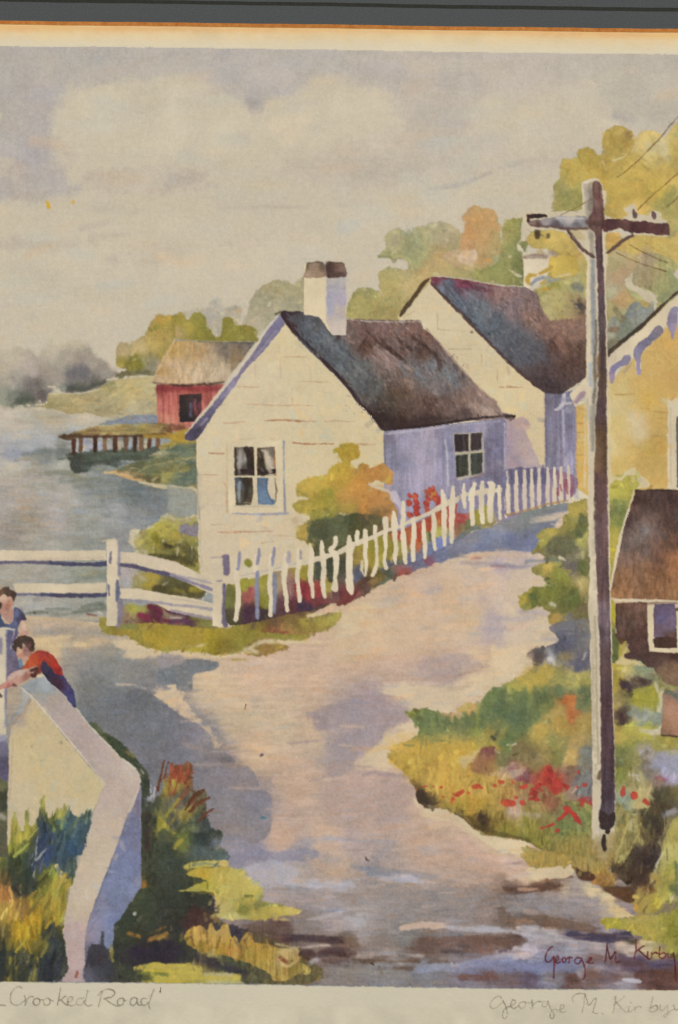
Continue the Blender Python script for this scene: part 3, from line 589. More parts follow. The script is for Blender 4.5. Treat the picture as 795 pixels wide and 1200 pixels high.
for s, c in [('527,553 594,548 594,630 530,636', '3b3134'), ('604,548 655,545 656,622 604,630', '42383a'), ('532,652 590,645 592,745 536,752', '3d4038'), ('603,642 656,636 658,730 604,744', '454b45')]:
    L(s, c, own=False, soft=1, gran=.15, edge=-.1, tex='v')
D('596,550,2.5 598,745,2.5 / 530,642,3 656,634,3', 'b7ac88', soft=1.4); D('550,762,3 640,742,3', 'b0a590', soft=2); D('550,660,4 555,730,4 / 570,560,5 575,620,5', '5b5e58', soft=3, a=.5)
D('615,755,6 660,738,6 670,748,5', '6d5560', soft=3, a=.6)
win = part('window', 'white framed window showing dark and bright blue panes with curtains', c1)
T(200, 550)
L('272,-130 520,-135 524,200 272,206', 'c2b594', soft=1, wob=.25, edge=0)
D('528,-130,4 530,100,4 534,200,5', '7b8292', soft=2, a=.9); D('290,205,3 400,210,4 550,206,5', '8d8b96', soft=2, a=.85); D('262,-120,1.5 264,200,1.5', 'a9926c', soft=1.6, a=.5)
T(200, 350)
L('297,693 388,690 392,795 392,824 300,824', '320,730,746c62 340,740,8b8a86 370,720,3c322a 375,780,352c26 310,800,5a5348 340,800,585650', own=False, soft=1, wob=.3)
D('303,700,5 305,820,4 / 350,700,10 370,740,16 372,800,16', '332a26', soft=2.5, a=.9); D('325,710,6 320,760,10 325,810,6', '9a9894', soft=4, a=.8)
L('403,695 486,690 490,795 490,824 404,824', '420,740,3f362c 450,740,b3a994 470,720,6b665c 430,800,35302a 470,800,a39a88', own=False, soft=1, wob=.3)
D('412,700,5 425,760,10 430,810,14', '3a3228', soft=3, a=.9); D('425,705,5 445,720,10 465,790,14 470,815,10', 'b5ab94', soft=3, a=.85); D('484,700,3 488,820,3', 'a2653c', soft=2, a=.8); D('410,715,3 418,740,3', '7f8088', soft=2, a=.6)
T(200, 550)
L('302,-2 390,-2 390,24 304,22', '3a2f2e', own=False, soft=1); L('404,-2 490,-2 490,20 406,22', '3a2f2e', own=False, soft=1); D('318,-6,6 320,14,6 / 425,-4,5 430,6,4', '7f7a70', soft=3, a=.7); D('455,-6,9 468,12,8', 'a99f8a', soft=3, a=.8)
L('298,38 382,38 385,100 375,165 304,168', '340,60,3a332a 330,120,545044 370,140,4a4236 310,80,56606c', own=False, soft=1.2, wob=.4)
D('322,60,6 318,110,8 320,150,5', '8a8f92', soft=3, a=.85); D('350,50,10 355,100,10 345,150,6', '36302a', soft=4, a=.8); D('340,155,4 380,158,5', '9c9078', soft=2, a=.6)
L('402,38 458,38 455,80 465,120 488,150 480,166 408,164', '430,80,4c7196 430,140,5a7d9c 410,60,54708c', own=False, soft=1.2, wob=.3, gran=.1)
D('465,45,12 462,90,14 472,130,10', 'b7ac92', soft=2, a=.95); D('487,45,3 493,100,4 488,150,3', '6a5a4a', soft=2, a=.8); D('450,45,3 448,90,3 465,140,3 485,160,3', '39526c', soft=2, a=.7)
D('300,172,3 490,172,3', '97907e', soft=2, a=.5)

# ---------------------------------------------------------------- yellow house
yh = part('painted_house', 'yellow house with white trim cut by the right edge of the picture')
T(595, 370)
P('318,420 370,400 470,300 500,290 590,180 700,60 795,-30 1000,-160 1000,900 470,900 318,800', '340,500,b89858 340,700,b99a58 520,330,bda76c 530,500,b9a264 600,300,bc9f60 560,600,ba9e5e 650,250,ba9e62 750,150,b99a5c 700,350,b79a5a 650,400,ba9c54 600,480,beac80 600,540,baa778 700,500,b79a5c 650,620,b09452 700,700,b29658 540,700,b7a062 620,720,ae9358 780,300,b4965a 720,600,b59450 500,430,c0b080 480,600,c0b07c 560,260,bfa66c 900,300,b3965c', soft=1, gran=.05, sm=False, tex='b')
W('490,350 560,330 580,480 560,620 500,640', 'bfad7a', soft=16, a=.5); W('570,470 640,490 640,570 590,570', 'c0b290', soft=14, a=.6)
D('500,365,3 540,367,4 590,364,2 / 620,430,2 660,434,2 / 680,445,2 740,452,3 795,440,2 / 700,478,2 740,476,2 / 670,560,1.5 760,562,1.5', '9b7440', soft=2, a=.6)
D('690,150,3 700,200,3 / 720,200,3 725,240,3', 'c3ac6c', soft=3, a=.6)
D('325,430,2 355,434,2 / 325,500,2 358,500,2 / 326,545,3 356,543,3 / 325,590,2 355,592,2 / 325,650,2 356,650,2', '9d7c48', soft=2, a=.7)
D('362,400,4 360,800,5 / 474,320,5 478,800,5', 'bfb28c', soft=3, a=.9)
D('320,440,2 320,800,3', '9c8c88', soft=2, a=.7)
part('bargeboard', 'white gable board with scalloped violet shadow', yh)
P('468,190 540,130 620,60 700,-20 795,-95 1000,-240 1000,-60 795,20 770,110 755,60 735,50 725,80 660,140 620,180 622,265 600,272 592,180 575,215 520,240 495,300 480,305 468,260', '500,200,beb196 600,120,c0b394 700,40,beb192 750,-20,bfb294', soft=1, wob=.4, sm=False, edge=0)
P('478,300 473,260 490,230 520,210 545,185 565,182 575,205 560,228 525,240 500,262 497,295 485,312', '555,200,7a7488 500,240,7f7a98 485,290,968294', soft=1.2, own=False, gran=.1)
P('602,270 598,220 588,185 592,150 620,120 660,90 685,55 705,45 726,60 722,85 680,120 645,150 625,175 618,215 620,265 611,275', '700,65,7d7888 640,120,75728a 600,160,7f7c92 608,240,847c92', soft=1.2, own=False, gran=.1)
P('742,40 750,-10 770,-40 795,-40 795,-10 785,60 768,110 758,80', '770,0,817b92 768,80,8a8096', soft=1.4, own=False, gran=.1)
go(yh)
P('288,365 330,330 368,285 370,340 330,400 318,425 300,400', 'c0b294', soft=1, own=True, edge=0)
D('320,400,10 345,370,12 355,360,10', '8c7680', soft=3, a=.9)
part('roof', 'thin dark roof edge above the gable', yh)
T(595, 200)
B('470,862,6 480,840,8 540,790,8 600,745,9 660,690,9 720,630,7 760,595,5 830,530,5', '433a30', soft=1.6, gran=.15)
go(yh)
T(595, 370)
P('747,420 765,400 830,395 830,900 752,900', 'b9ad90', soft=1.2, own=False, edge=0); 
part('window', 'dark window half cut by the picture edge', yh)
L('786,470 860,460 860,800 790,800', '5c5a50', soft=1.6)
D('760,430,2 762,790,2', 'a08c68', soft=2, a=.5) 
# ---------------------------------------------------------------- the road
road = part('painted_road', 'winding pinkish cream country road with long blue shadows')
T(0, 0, 1)
L('-60,724 40,722 120,730 180,738 300,732 400,700 440,676 500,645 560,620 600,600 650,588 690,588 860,640 860,1168 -60,1152', 'b5a18a', soft=1.5, wob=.5, edge=0, gran=.03)
RD = ('20,740,a3947f 60,735,a59785 110,738,ab9d86 60,755,b0a080 90,775,85827e 120,775,85857f 110,800,6b7478 150,830,636b76 110,860,656d76 175,870,5f6873 140,890,666e7a 200,830,79797f 170,905,656b78 '
      '250,800,b5a58c 300,790,b3a08c 350,780,b09d8a 280,840,b4a48c 330,850,aea08b 300,880,b29f88 380,860,ad9c88 350,920,aa9787 250,900,74727a 230,860,6f737f 210,900,6b707b 250,940,77757c 290,930,807a80 '
      '420,760,b29c86 480,740,b39e86 520,720,b5a08a 560,700,b4a08c 450,700,b29f88 500,680,b09c88 540,660,ada08f 600,690,b0a292 630,720,b5aa96 650,760,b8ab92 600,760,b3a18a 560,790,b6a68c 480,790,a9988c 520,780,a2948b 430,830,8f8588 '
      '460,850,968a88 410,870,8d848a 480,880,b0a28e 500,860,b6aa90 420,920,a5938a 460,930,9f8f88 500,960,ab9888 440,960,a69488 380,980,ae9b8a 330,980,aa9688 420,990,9e9290 350,1000,8f8c92 300,1005,7f7f92 '
      '340,1020,a0978f 400,1020,a29387 450,1015,8c8688 500,1000,a79486 560,1000,ab9687 590,1020,a08d80 620,1010,ab978a 660,990,b5a48c 320,1050,98908e 420,1050,8b8482 470,1050,827f7e 520,1060,7d7b7b 570,1050,867d78 '
      '640,1040,908884 680,1050,8f8784 420,1080,918e90 390,1075,8f8a8e 480,1090,77787a 550,1080,8c8e96 600,1080,8a8688 330,1095,59494a 360,1085,7a7270 400,1110,6b5b54 450,1110,7a7474 500,1110,63534e 560,1110,6d5c5c 350,1130,6d6260 '
      '400,1140,7b7676 450,1130,77787e 500,1135,6f7580 560,1135,7a7e9a 600,1140,6e748f 640,1140,7b7f98 700,1110,8e8890 660,1125,878498 720,1130,5f5870 760,1140,5b5165 700,1145,7a625e 780,1150,5e4c4c')
W('-90,560 900,560 900,1200 -90,1190', RD, soft=3, wob=1, a=1, gran=.04, pw=1.9, tex='h', clip=True)
T(0, 560)
D('0,640,6 250,655,8 480,650,9', 'b1a388', soft=5, a=.8)
W('150,700 300,690 480,700 560,730 400,745 200,735', '8f8b84', soft=12, a=.7); D('160,725,4 300,715,6', '83868a', soft=6, a=.6)
D('350,775,12 420,778,12', 'b5a582', soft=4, a=.85); D('170,760,12 260,745,9 330,735,4', 'b7a886', soft=6, a=.7)
D('430,720,16 560,715,20 640,720,14', '85857f', soft=12, a=.7)
T(0, 740)
W('530,40 660,35 720,75 800,85 930,95 900,115 720,118 620,128 570,118 590,90 545,65', 'b4a78c', soft=4, wob=1.5, a=.9)
D('545,245,5 620,250,6 680,265,4', 'b0a491', soft=3, a=.85)
W('715,300 760,280 800,262 800,240 750,240 790,235 860,250 850,320 800,355 760,330 725,320', 'b6a88c', soft=3, wob=1.2, a=.9)
W('360,160 480,110 700,150 800,180 780,240 700,230 560,230 400,220', '6e757a', soft=14, a=.55); W('380,300 560,260 720,330 790,420 760,560 640,560 460,440', '5f6a76', soft=18, a=.5)
W('360,330 420,400 440,440 390,400', '4f6a78', soft=12, a=.5)
T(200, 750)
P('-40,80 30,100 70,92 150,90 215,100 230,122 190,140 110,162 102,200 100,232 60,238 30,228 24,205 -10,205 -60,200', '626f7c', own=False, soft=2.5, gran=.08, a=.9)
W('-40,60 40,65 70,95 20,120 -40,140', '8a8689', soft=4, a=.8); W('0,240 100,235 60,262 10,258', '9c9088', soft=7, a=.7)
W('220,110 340,120 560,110 700,90 500,140 260,150', 'a2958a', soft=12, a=.5)
D('-10,215,5 20,215,5', 'b3a78c', soft=2, a=.8)
W('-60,230 10,260 60,270 120,360 200,440 240,490 200,490 160,420 90,370 0,310 -60,270', 'b5a389', soft=6, a=.8)
P('-200,240 -40,280 0,318 60,362 130,400 178,432 195,475 160,495 170,520 260,525 300,565 240,575 140,585 60,575 -60,600 -200,560', '20,400,686e7c 100,430,6f7180 60,530,6b7080 200,540,73717a 140,480,75747c -60,400,626b78 -100,300,626c78', own=False, soft=2.5, gran=.08, a=.9)
D('60,480,6 150,520,7 190,545,4 / 100,500,4 170,510,3', '8f8482', soft=5, a=.6); D('160,535,7 280,560,6', '62636f', soft=4, a=.6); D('190,520,5 300,522,4 355,516,3', '938a8a', soft=4, a=.7)
P('100,600 220,585 340,582 380,610 410,660 400,690 330,685 290,690 400,700 450,710 470,750 460,900 330,960 100,900 60,760', '240,620,74727c 350,650,7b7880 250,740,77767f 400,740,77798a 300,860,7c7a80 200,700,72727c', own=False, soft=3, gran=.06, a=.85)
D('100,582,6 280,578,5 / 280,690,7 420,690,8', '9f9088', soft=6, a=.7)
W('640,340 690,320 760,300 860,300 860,400 760,415 700,425 675,405 670,370 635,360', '8e8488', soft=5, wob=2, a=.8, gran=.06); D('645,340,12 720,375,14 / 690,400,12 760,405,12', '857b82', soft=5, a=.5)
D('545,482,3 640,475,4 700,468,3 / 650,660,3 720,638,5 790,620,5', '96898a', soft=4, a=.7); W('640,530 760,500 860,500 860,620 700,600 640,560', 'a09489', soft=14, a=.6)
W('250,330 400,330 420,400 260,420', 'a29a86', soft=18, a=.5); W('380,260 410,270 400,310 370,300', '99928a', soft=9, a=.5)
D('351,300,3 347,322,3', '6d4a3c', soft=1.5, a=.9); D('426,535,6 422,538,4', '4d4858', soft=2, a=.9); D('372,350,4', '8c8988', soft=2, a=.6)
W('690,700 800,700 800,760 690,750', '9a9089', soft=14, a=.5)
W('-60,-60 60,-50 340,70 400,20 560,0 800,20 860,60 640,90 400,130 120,80 -60,60', '', soft=1, a=0) if 0 else None
T(400, 750)
W('100,0 400,10 560,60 300,90 100,80', 'b29a83', soft=20, a=.5)
W('380,90 520,70 640,90 680,125 600,160 500,200 400,195 350,150', '9a8d8b', soft=9, wob=3, a=.7); D('210,188,3 300,182,4 400,185,5 / 440,190,5 560,160,5 660,130,4', '9c8577', soft=4, a=.6); D('480,80,5 540,70,5', '8f8a8c', soft=5, a=.5)
W('170,230 300,200 560,220 700,130 800,20 860,60 800,180 560,270 520,340 320,330 230,270', 'b8ac93', soft=10, wob=3, a=.75)
P('-60,320 40,280 130,235 180,245 210,265 290,285 318,330 300,370 240,400 220,450 170,480 140,520 160,560 60,590 -60,620', '60,340,85808a 150,290,908489 230,330,8d8286 60,460,848088 100,540,8f868c 20,400,8d878e 240,300,92858a', own=False, soft=9, wob=2, gran=.05, a=.6)
D('0,400,8 100,405,7 / 0,490,7 60,495,5', 'ac9f92', soft=4, a=.8)
W('60,570 150,500 240,410 330,385 400,430 300,500 230,540 240,600 100,600', 'b9ac91', soft=6, wob=2, a=.85)
D('30,580,4 100,590,5 150,592,4 / 100,630,5 140,620,8 200,625,9 250,630,8 300,640,4', '8f8286', soft=4, a=.65); D('180,250,3 300,280,3', '80767a', soft=5, a=.4)
W('-60,680 100,680 250,700 320,760 200,860 -60,860', '9a8c88', soft=14, a=.6)
T(595, 750)
W('-60,-60 60,-60 100,60 110,110 20,180 -60,200', 'b8ab91', soft=10, wob=3, a=.8)
T(400, 550)
L('-60,640 100,600 200,540 400,460 560,430 800,370 900,300 900,800 -60,900', '100,720,b5a58a 300,600,b39f88 500,560,b5a188 700,520,b0a091 200,640,b0a08b 600,700,b4a48a 760,640,b0a59a 400,500,aa9c90 640,430,b0a190 780,440,9b93a0 720,720,9c95a0', own=False, soft=10, wob=3, a=.7)
W('0,690 60,650 160,640 60,760 0,780', 'b9ac8e', soft=8, a=.7); W('380,560 480,545 400,590', '989092', soft=10, a=.5)
D('640,740,5 795,750,12 / 690,700,5 795,690,8 / 560,620,4 660,600,8', '8f8b98', soft=8, a=.45, tex='dry')
T(595, 550)
W('0,420 60,430 200,480 260,560 200,780 0,790', 'b7aa92', soft=14, wob=4, a=.6); D('60,660,12 180,670,10 / 0,700,8 120,690,6', '96919c', soft=8, a=.7); D('0,600,10 60,640,10', 'aaa096', soft=10, a=.5)
D('0,450,9 60,455,8 130,440,6', '7c7c90', soft=6, a=.8); D('0,740,8 100,720,8', 'b09a90', soft=8, a=.6); D('160,790,8 280,792,8', '8a8690', soft=6, a=.6); D('90,430,10 190,425,6', '777d8c', soft=4, a=.8); D('100,440,6 160,435,4', 'b5ada0', soft=3, a=.8)

# the far blue shade across the road
T(400, 550)
P('320,440 400,400 470,360 540,320 620,290 700,260 795,220 940,170 1060,160 1050,200 1000,250 960,380 880,385 795,380 700,385 620,385 520,415 440,430 380,450 330,450', '420,410,6c7388 540,370,66738e 620,330,6b7386 700,330,5f7090 780,340,5c6d94 640,370,607096 720,260,737c88 800,240,727b86 860,230,6a7880 900,330,5f6f96 480,420,767a94', own=False, soft=3, gran=.09, a=.95)
D('860,225,10 960,190,8', 'a9a292', soft=4, a=0)
T(595, 550); D('110,240,12 200,225,16 280,205,10', 'ab9f90', soft=4, a=.9); D('0,225,12 100,205,12 200,180,12 270,160,9', '6f7c7e', soft=4, a=.8); D('0,395,8 80,400,12 130,395,8', 'ad9f90', soft=5, a=.8)
T(400, 550)
D('600,430,4 640,400,12 800,395,12', 'b0a092', soft=6, a=.7); D('610,415,5 650,412,6 / 700,450,5 760,450,5', '8a6468', soft=4, a=.7); D('560,435,6 700,440,7 795,450,7', '77798f', soft=6, a=.6)

# ---------------------------------------------------------------- foot of the fence, grass strips
verge = part('painted_grass', 'olive and maroon grass strip along the foot of the white pickets')
T(200, 550)
P('-300,690 -80,700 0,715 100,700 240,740 320,720 480,680 620,650 795,600 900,570 1000,500 1130,430 1280,370 1290,420 1180,455 1120,480 1010,522 900,590 790,620 700,650 640,690 780,665 790,690 740,740 600,780 500,800 560,830 420,870 340,860 200,850 100,820 0,850 -120,820 -200,780 -310,760 -330,710',
  '0,760,88803a 100,750,8f8438 200,770,8c8238 300,760,7f7a3c 400,740,7f7038 480,710,6b543a 560,700,6e5c38 620,710,85783a 700,700,8c8040 760,685,948a48 540,770,8a7040 480,770,7a5040 700,640,53403a 800,590,564048 600,680,5d4a36 500,790,8f8040 860,590,5a4448 1000,540,5a6250 895,560,70603c 1010,490,50584c 1080,480,8c5450 1150,440,666c8a 1200,430,7c5060 1260,400,66708c -200,740,95843c -100,730,90803a -260,710,80783c 0,830,8f8440', soft=2.5, wob=1.5, gran=.1)
T(400, 550)
P('0,540 60,500 150,430 240,380 330,360 440,320 540,270 620,230 700,215 740,215 700,262 620,290 540,330 470,370 400,412 330,450 240,490 160,540 90,590 30,615 -20,632', '20,600,6a4038 60,590,7a4c48 100,560,5e4a44 150,530,806a44 190,500,6a6038 220,490,50584c 280,480,865450 330,460,6a6878 360,440,666c8a 410,425,7c5868 450,380,5a6a90 520,330,5c6c80 600,270,6c7468 680,240,8a7c50', soft=2, wob=1.2, gran=.1)
T(200, 550)
D('640,680,8 700,675,6', 'b6aa84', soft=3, a=.9); D('400,770,6 480,768,9 550,758,5', '84453a', soft=3, a=.8); D('360,785,6 430,782,5', 'b4a680', soft=3, a=.8)
D('120,720,4 240,735,5', 'aca07c', soft=3, a=.0)
T(0, 560)
P('510,690 540,678 600,675 680,690 795,690 940,700 940,800 800,790 730,770 670,735 640,705 560,702', '600,690,7c7c4a 700,720,948238 760,740,98863a 540,690,82783c', soft=2.5, gran=.08)
T(200, 750)
P('-140,-60 100,-60 340,-50 500,-30 640,-20 620,0 560,6 440,-5 360,10 330,60 240,72 160,58 60,50 110,28 130,20 40,2 -30,20 -100,40 -160,0', '0,0,8b8038 200,20,8f8030 280,40,85783a 100,40,948638 300,-20,8f843c 500,-10,827a3c -80,10,938540', soft=2.5, wob=1.2, gran=.1)
D('30,14,5 80,22,9 150,24,6 170,18,3', 'b6aa88', soft=2.5, a=.9); D('0,60,6 200,78,7 330,60,7 420,10,10 540,8,9 700,10,6 / 350,40,9 400,55,9', 'bcaf8e', soft=4, a=.8, own=False)
D('285,92,5 350,90,6', '8f8038', soft=3, a=.8)
T(0, 740)
P('665,40 690,-10 760,-20 940,-20 930,60 800,70 760,78 720,60', '740,40,968436 800,30,98863c', soft=2.5, gran=.08)

# ---------------------------------------------------------------- flower beds by the rail fence
bed = part('painted_flower_bed', 'maroon flower heads growing under the lower white rail')
T(0, 560)
P('560,600 620,590 660,595 700,585 740,590 800,595 940,620 1040,640 1000,700 860,690 760,680 700,675 620,680 570,680', '600,660,7c6c58 640,610,95924e 700,660,603840 800,620,84735a 900,640,503048 960,660,7a7a46', soft=2.5)
D('650,640,14 690,650,16', '7a3548', soft=4); D('700,600,14 740,620,16 735,650,14', '603040', soft=4); D('770,665,8 795,668,8 / 780,615,9 800,620,10', '6a3044', soft=3); D('600,640,6 590,670,6', '6f5038', soft=3)
D('610,590,9 620,620,9', '9c9442', soft=4, a=.7); D('560,560,3 560,660,5', '9a8f98', soft=3, a=0)
T(200, 550)
D('0,660,14 60,665,16 130,662,10', '4c3048', soft=4, a=.9); D('0,690,4 50,692,4', 'b09aa0', soft=2, a=.8); D('0,710,10 80,705,10', '5b3a55', soft=4, a=.9); D('100,690,14 180,690,16', '6c7038', soft=6, a=.8); D('150,660,8 185,665,8', '5f4440', soft=4, a=.7); D('0,655,4 20,640,4', '7c3450', soft=3)
go(bush); T(0, 560)
P('560,400 640,410 700,430 800,450 940,490 940,560 800,545 700,525 560,512', '600,470,8a8d96 660,480,8c8458 720,460,96894a 700,500,8f8240 740,515,4f4c34 790,470,55533c 850,500,4a4a34 620,420,8d8a8e', soft=3)
D('680,455,8 740,465,9 / 670,500,10 720,490,8', '9a8a3c', soft=3, a=.8); D('640,450,8 670,470,9 / 760,500,4 790,480,4', 'b0a588', soft=3, a=.6); D('720,515,12 800,520,14', '44432e', soft=4, a=.9)
T(200, 550)
D('0,525,12 60,530,16 140,545,12', '4d4d34', soft=5, a=.9); D('100,560,14 180,555,12', '8f863c', soft=4, a=.85); D('10,560,10 60,570,9', '6e6b3c', soft=4, a=.8)
go(river); T(0, 560)
D('350,480,5 400,465,12 480,450,20', '6f7a70', soft=4, a=.8); D('110,632,4 200,625,7 300,632,7 380,620,12 480,600,16', '606a60', soft=4, a=.8); D('215,610,5 330,612,5 / 380,600,5 480,580,8', '606c64', soft=3, a=.7); D('60,610,6 100,625,7', '8a8f88', soft=4, a=.7); D('230,630,3 330,625,3', 'a9a594', soft=2, a=.7); D('410,636,5 450,640,4', '7a5048', soft=2, a=.7); D('460,625,6 475,635,5', 'b3aa9a', soft=2, a=.8); D('160,630,5 166,632,4', '50403c', soft=2, a=.8)

# ---------------------------------------------------------------- rail fence
rf = part('painted_rail_fence', 'white post and rail fence with violet undersides by the river')
T(0, 560)
PINK = 'b5a692'
def rail(lbl, face, und):
    part('rail', None, rf); P(face[0], face[1], soft=1, wob=.4, edge=0, sm=False); 
    for u in und: D(u[0], u[1], soft=u[2], own=True)
rail('', ('-120,335 100,338 300,340 496,336 498,382 300,384 0,388 -120,390', 'bbae92'), [('-120,394,7 0,394,7 120,393,7 240,396,9', '5f5c72', 2), ('240,396,9 350,402,9 440,402,10 494,400,11', '484a68', 2)])
D('100,378,3 300,376,3 480,372,3', 'b0a08c', soft=3, a=.7)
rail('', ('60,492 200,490 300,494 496,490 496,536 300,538 75,538', 'bbae92'), [('80,543,4 150,543,6 200,545,8', '6e6c80', 2), ('200,545,8 350,548,10 494,545,10', '4a4a66', 2)])
D('340,492,2 496,488,2', 'a8a58e', soft=2, a=.6)
rail('', ('560,345 640,350 795,385 820,392 1000,480 1000,545 830,470 795,448 700,420 560,395', 'b9ac92'), [('560,405,8 620,412,10 700,432,9 795,452,9', '54506a', 2), ('800,455,8 900,490,7 990,520,7', '7b7588', 3)])
D('640,352,3 795,386,3 840,400,3', 'a99f8c', soft=2, a=.6)
rail('', ('560,515 640,515 795,545 900,560 1040,600 1040,670 800,625 700,572 560,562', 'b9ac90'), [('565,568,4 700,577,5 800,588,5', '8a8490', 3), ('800,618,5 900,640,6 1030,665,7', '8a8088', 3)])
T(200, 550)
D('0,600,3 100,615,3 230,640,3', 'a89c8c', soft=3, a=.6); D('0,632,5 120,640,6 235,660,6', '8a8590', soft=3, a=.8)
D('0,490,5 80,505,6 190,530,4', '8a8490', soft=3, a=.7)
T(0, 560)
part('post', None, rf)
L('497,292 535,285 552,290 556,400 553,500 548,600 552,690 496,688 500,500', 'bfb296', soft=1, wob=.4, edge=0)
D('552,295,5 556,350,7 552,400,7', '8e8894', soft=2.5, a=.8, own=True); D('548,480,6 550,540,10 545,570,6', '4e5a7c', soft=2, a=.9, own=True); D('560,570,12 562,640,14 552,690,10', '78707f', soft=3, a=.85, own=True); D('517,345,5 516,395,6', '67667c', soft=2, a=.9); D('507,500,5 509,545,6', '67667c', soft=2, a=.9); D('555,400,6 556,450,9', '6f6c80', soft=3, a=.8, own=True); D('480,294,3 535,284,4', 'bdb196', soft=2)
T(200, 550)
part('post', None, rf)
L('192,412 235,408 246,415 245,520 248,640 244,735 196,728 200,600 196,520', 'bfb296', soft=1, wob=.4, edge=0)
D('245,408,8 262,405,10', '6c6070', soft=2, own=True); D('258,410,16 262,480,15', '70667a', soft=2.5, own=True); D('250,540,9 255,600,12 252,690,14 256,725,12', '5c5872', soft=2.5, a=.9, own=True); D('190,413,4 235,410,3', '8f8490', soft=2, a=.7); D('215,520,3 235,520,3', '6f6a7c', soft=2, a=.8)

# ---------------------------------------------------------------- autumn bush by the cottage
ob = part('painted_bush', 'orange and yellow autumn bush against the cottage wall')
T(200, 350)
P('745,790 775,770 800,760 790,730 770,705 795,685 850,675 876,690 880,720 860,745 840,755 840,790 870,800 880,775 900,765 920,775 935,790 985,770 1025,790 1040,820 1035,860 1010,870 1000,850 960,850 930,870 960,890 1010,900 1040,940 1060,1000 1050,1080 1000,1130 900,1180 800,1220 740,1200 700,1190 700,1210 670,1180 640,1140 590,1110 585,1080 610,1050 650,1030 640,1000 590,990 570,960 600,940 640,930 585,900 595,860 650,830 720,820',
  '800,700,a68c38 850,700,a28838 780,780,ad9440 640,870,b0984a 700,850,ae9645 740,900,96893c 700,960,988a3e 620,970,9c8c44 680,1000,8c8440 800,840,b09040 860,860,b38644 950,810,b38248 1000,810,b08448 960,900,b0824a 900,900,b38246 980,950,ad804c 900,960,ae7c42 820,900,ad8a44 830,960,9c8440 900,1010,a07442 1000,1020,94704a 980,1080,6a5a40 850,1030,53573c 780,1040,555c40 900,1080,464c38 720,1060,505c42 640,1080,9a8440 620,1060,a08844 660,1120,9a8648 720,1120,54573c 800,1150,4c5038 850,1120,454a38 900,1140,50503c', soft=2, wob=1.2, gran=.08)
D('790,1045,20 860,1060,22 900,1075,18', '4a5240', soft=7, a=.6); D('740,900,14 750,960,18 760,1000,16', '8a843c', soft=7, a=.7); D('610,1070,12 640,1060,8 / 600,1100,8 640,1115,8', 'a68c4c', soft=3, a=.7)
D('960,860,5 1000,855,3 / 800,1010,3 815,1004,4 830,1010,3', 'b7ab88', soft=2, a=.85)
T(400, 550)
W('0,100 100,80 220,90 240,160 180,230 100,170 0,160', '0,120,b0824a 100,120,ad8044 200,140,a87c48 180,200,7a6440', soft=6, a=.6)
D('70,230,12 160,225,12 220,190,10', '7c5f3c', soft=6, a=.7); D('130,70,6 170,85,7 200,95,7 230,110,7 240,150,8 260,130,6', 'b5a88e', soft=2.5, a=.95); D('210,60,12 225,40,10', 'ae9448', soft=3, a=.8); D('0,205,6', 'b5a88a', soft=2, a=.9)
P('0,230 60,205 140,210 190,215 200,240 180,260 160,300 100,290 40,320 0,360 -60,400 -140,400 -60,260', '40,240,454c38 120,230,585440 0,300,4a503c 150,270,5a5840 80,280,4e5238 -60,320,505440', soft=3, wob=1, gran=.08)
T(200, 550)
P('660,240 740,235 800,215 830,300 800,360 740,340 690,350 640,330', '700,260,4e5844 760,250,525c48 720,300,4c5444', soft=3, wob=1, gran=.1)
go(sw); T(400, 550); P('235,100 262,110 290,170 300,190 280,220 262,170 240,150', 'ac9fa0', soft=2, wob=.5, own=False, a=.9)
pk = part('painted_plant', 'bright red hollyhock flowers standing behind the pickets')
for q in ['318,122,10', '345,122,10', '315,155,12', '350,150,12', '350,180,13', '353,202,12', '316,212,11', '340,130,8', '400,108,12', '418,98,12', '432,108,12', '402,135,11', '425,125,11', '447,122,10', '455,148,12', '398,160,12', '400,185,12', '436,140,9', '330,212,8', '430,84,7', '452,165,9']:
    x, y, r = [float(v) for v in q.split(',')]; r *= 1.2
    B('%.0f,%.0f,%.1f %.0f,%.0f,%.1f' % (x-3, y-3, r*.8, x+3, y+5, r), ['a4483c', 'aa5540', 'a04038'][int(x) % 3], soft=1.8, wob=.9, own=True)
D('425,112,6 418,130,5 / 440,100,5 436,118,5 / 405,150,5', 'b08444', soft=2, a=.85)

# ---------------------------------------------------------------- picket fence
pf = part('painted_picket_fence', 'white picket fence running up the road past the cottages')
# colours seen between the pickets
T(200, 550)
gaps = part('painted_flower_bed', 'dark and green plants seen through the gaps of the white pickets')
P('262,545 300,535 480,480 700,430 795,400 795,600 700,630 640,660 560,670 480,690 340,720 262,710', '280,600,6e7040 280,680,4e4a38 345,540,8e8a3c 365,660,4a3440 365,590,8c5450 435,520,88843c 435,620,7d7a38 430,680,43383a 505,540,8c7c60 510,640,604448 575,550,7c5f58 575,640,5c383c 625,480,8a823c 630,560,7c343e 640,650,403448 690,470,4c5448 695,560,8c4540 700,610,6a3a3c 750,460,4a4e3c 740,560,8e8444 770,590,64484a', soft=1.5, gran=.1, pw=2.4)
D('360,435,16 365,440,16', '7e7c38', soft=3, own=True); D('345,520,18 350,550,16', '8e8a3c', soft=3); D('372,558,11', '9c4f5c', soft=2); D('350,600,9 372,600,10', '9a5a54', soft=2)
D('690,440,12 688,480,15 690,505,10', '4a5046', soft=2); D('750,420,14 748,470,17 745,515,12', '444a3a', soft=2); D('625,470,14 625,505,9', '8a803a', soft=3)
D('580,540,8 590,580,8 / 640,545,5 640,600,8 / 695,545,8 690,590,10', '90403f', soft=3)
T(400, 550)
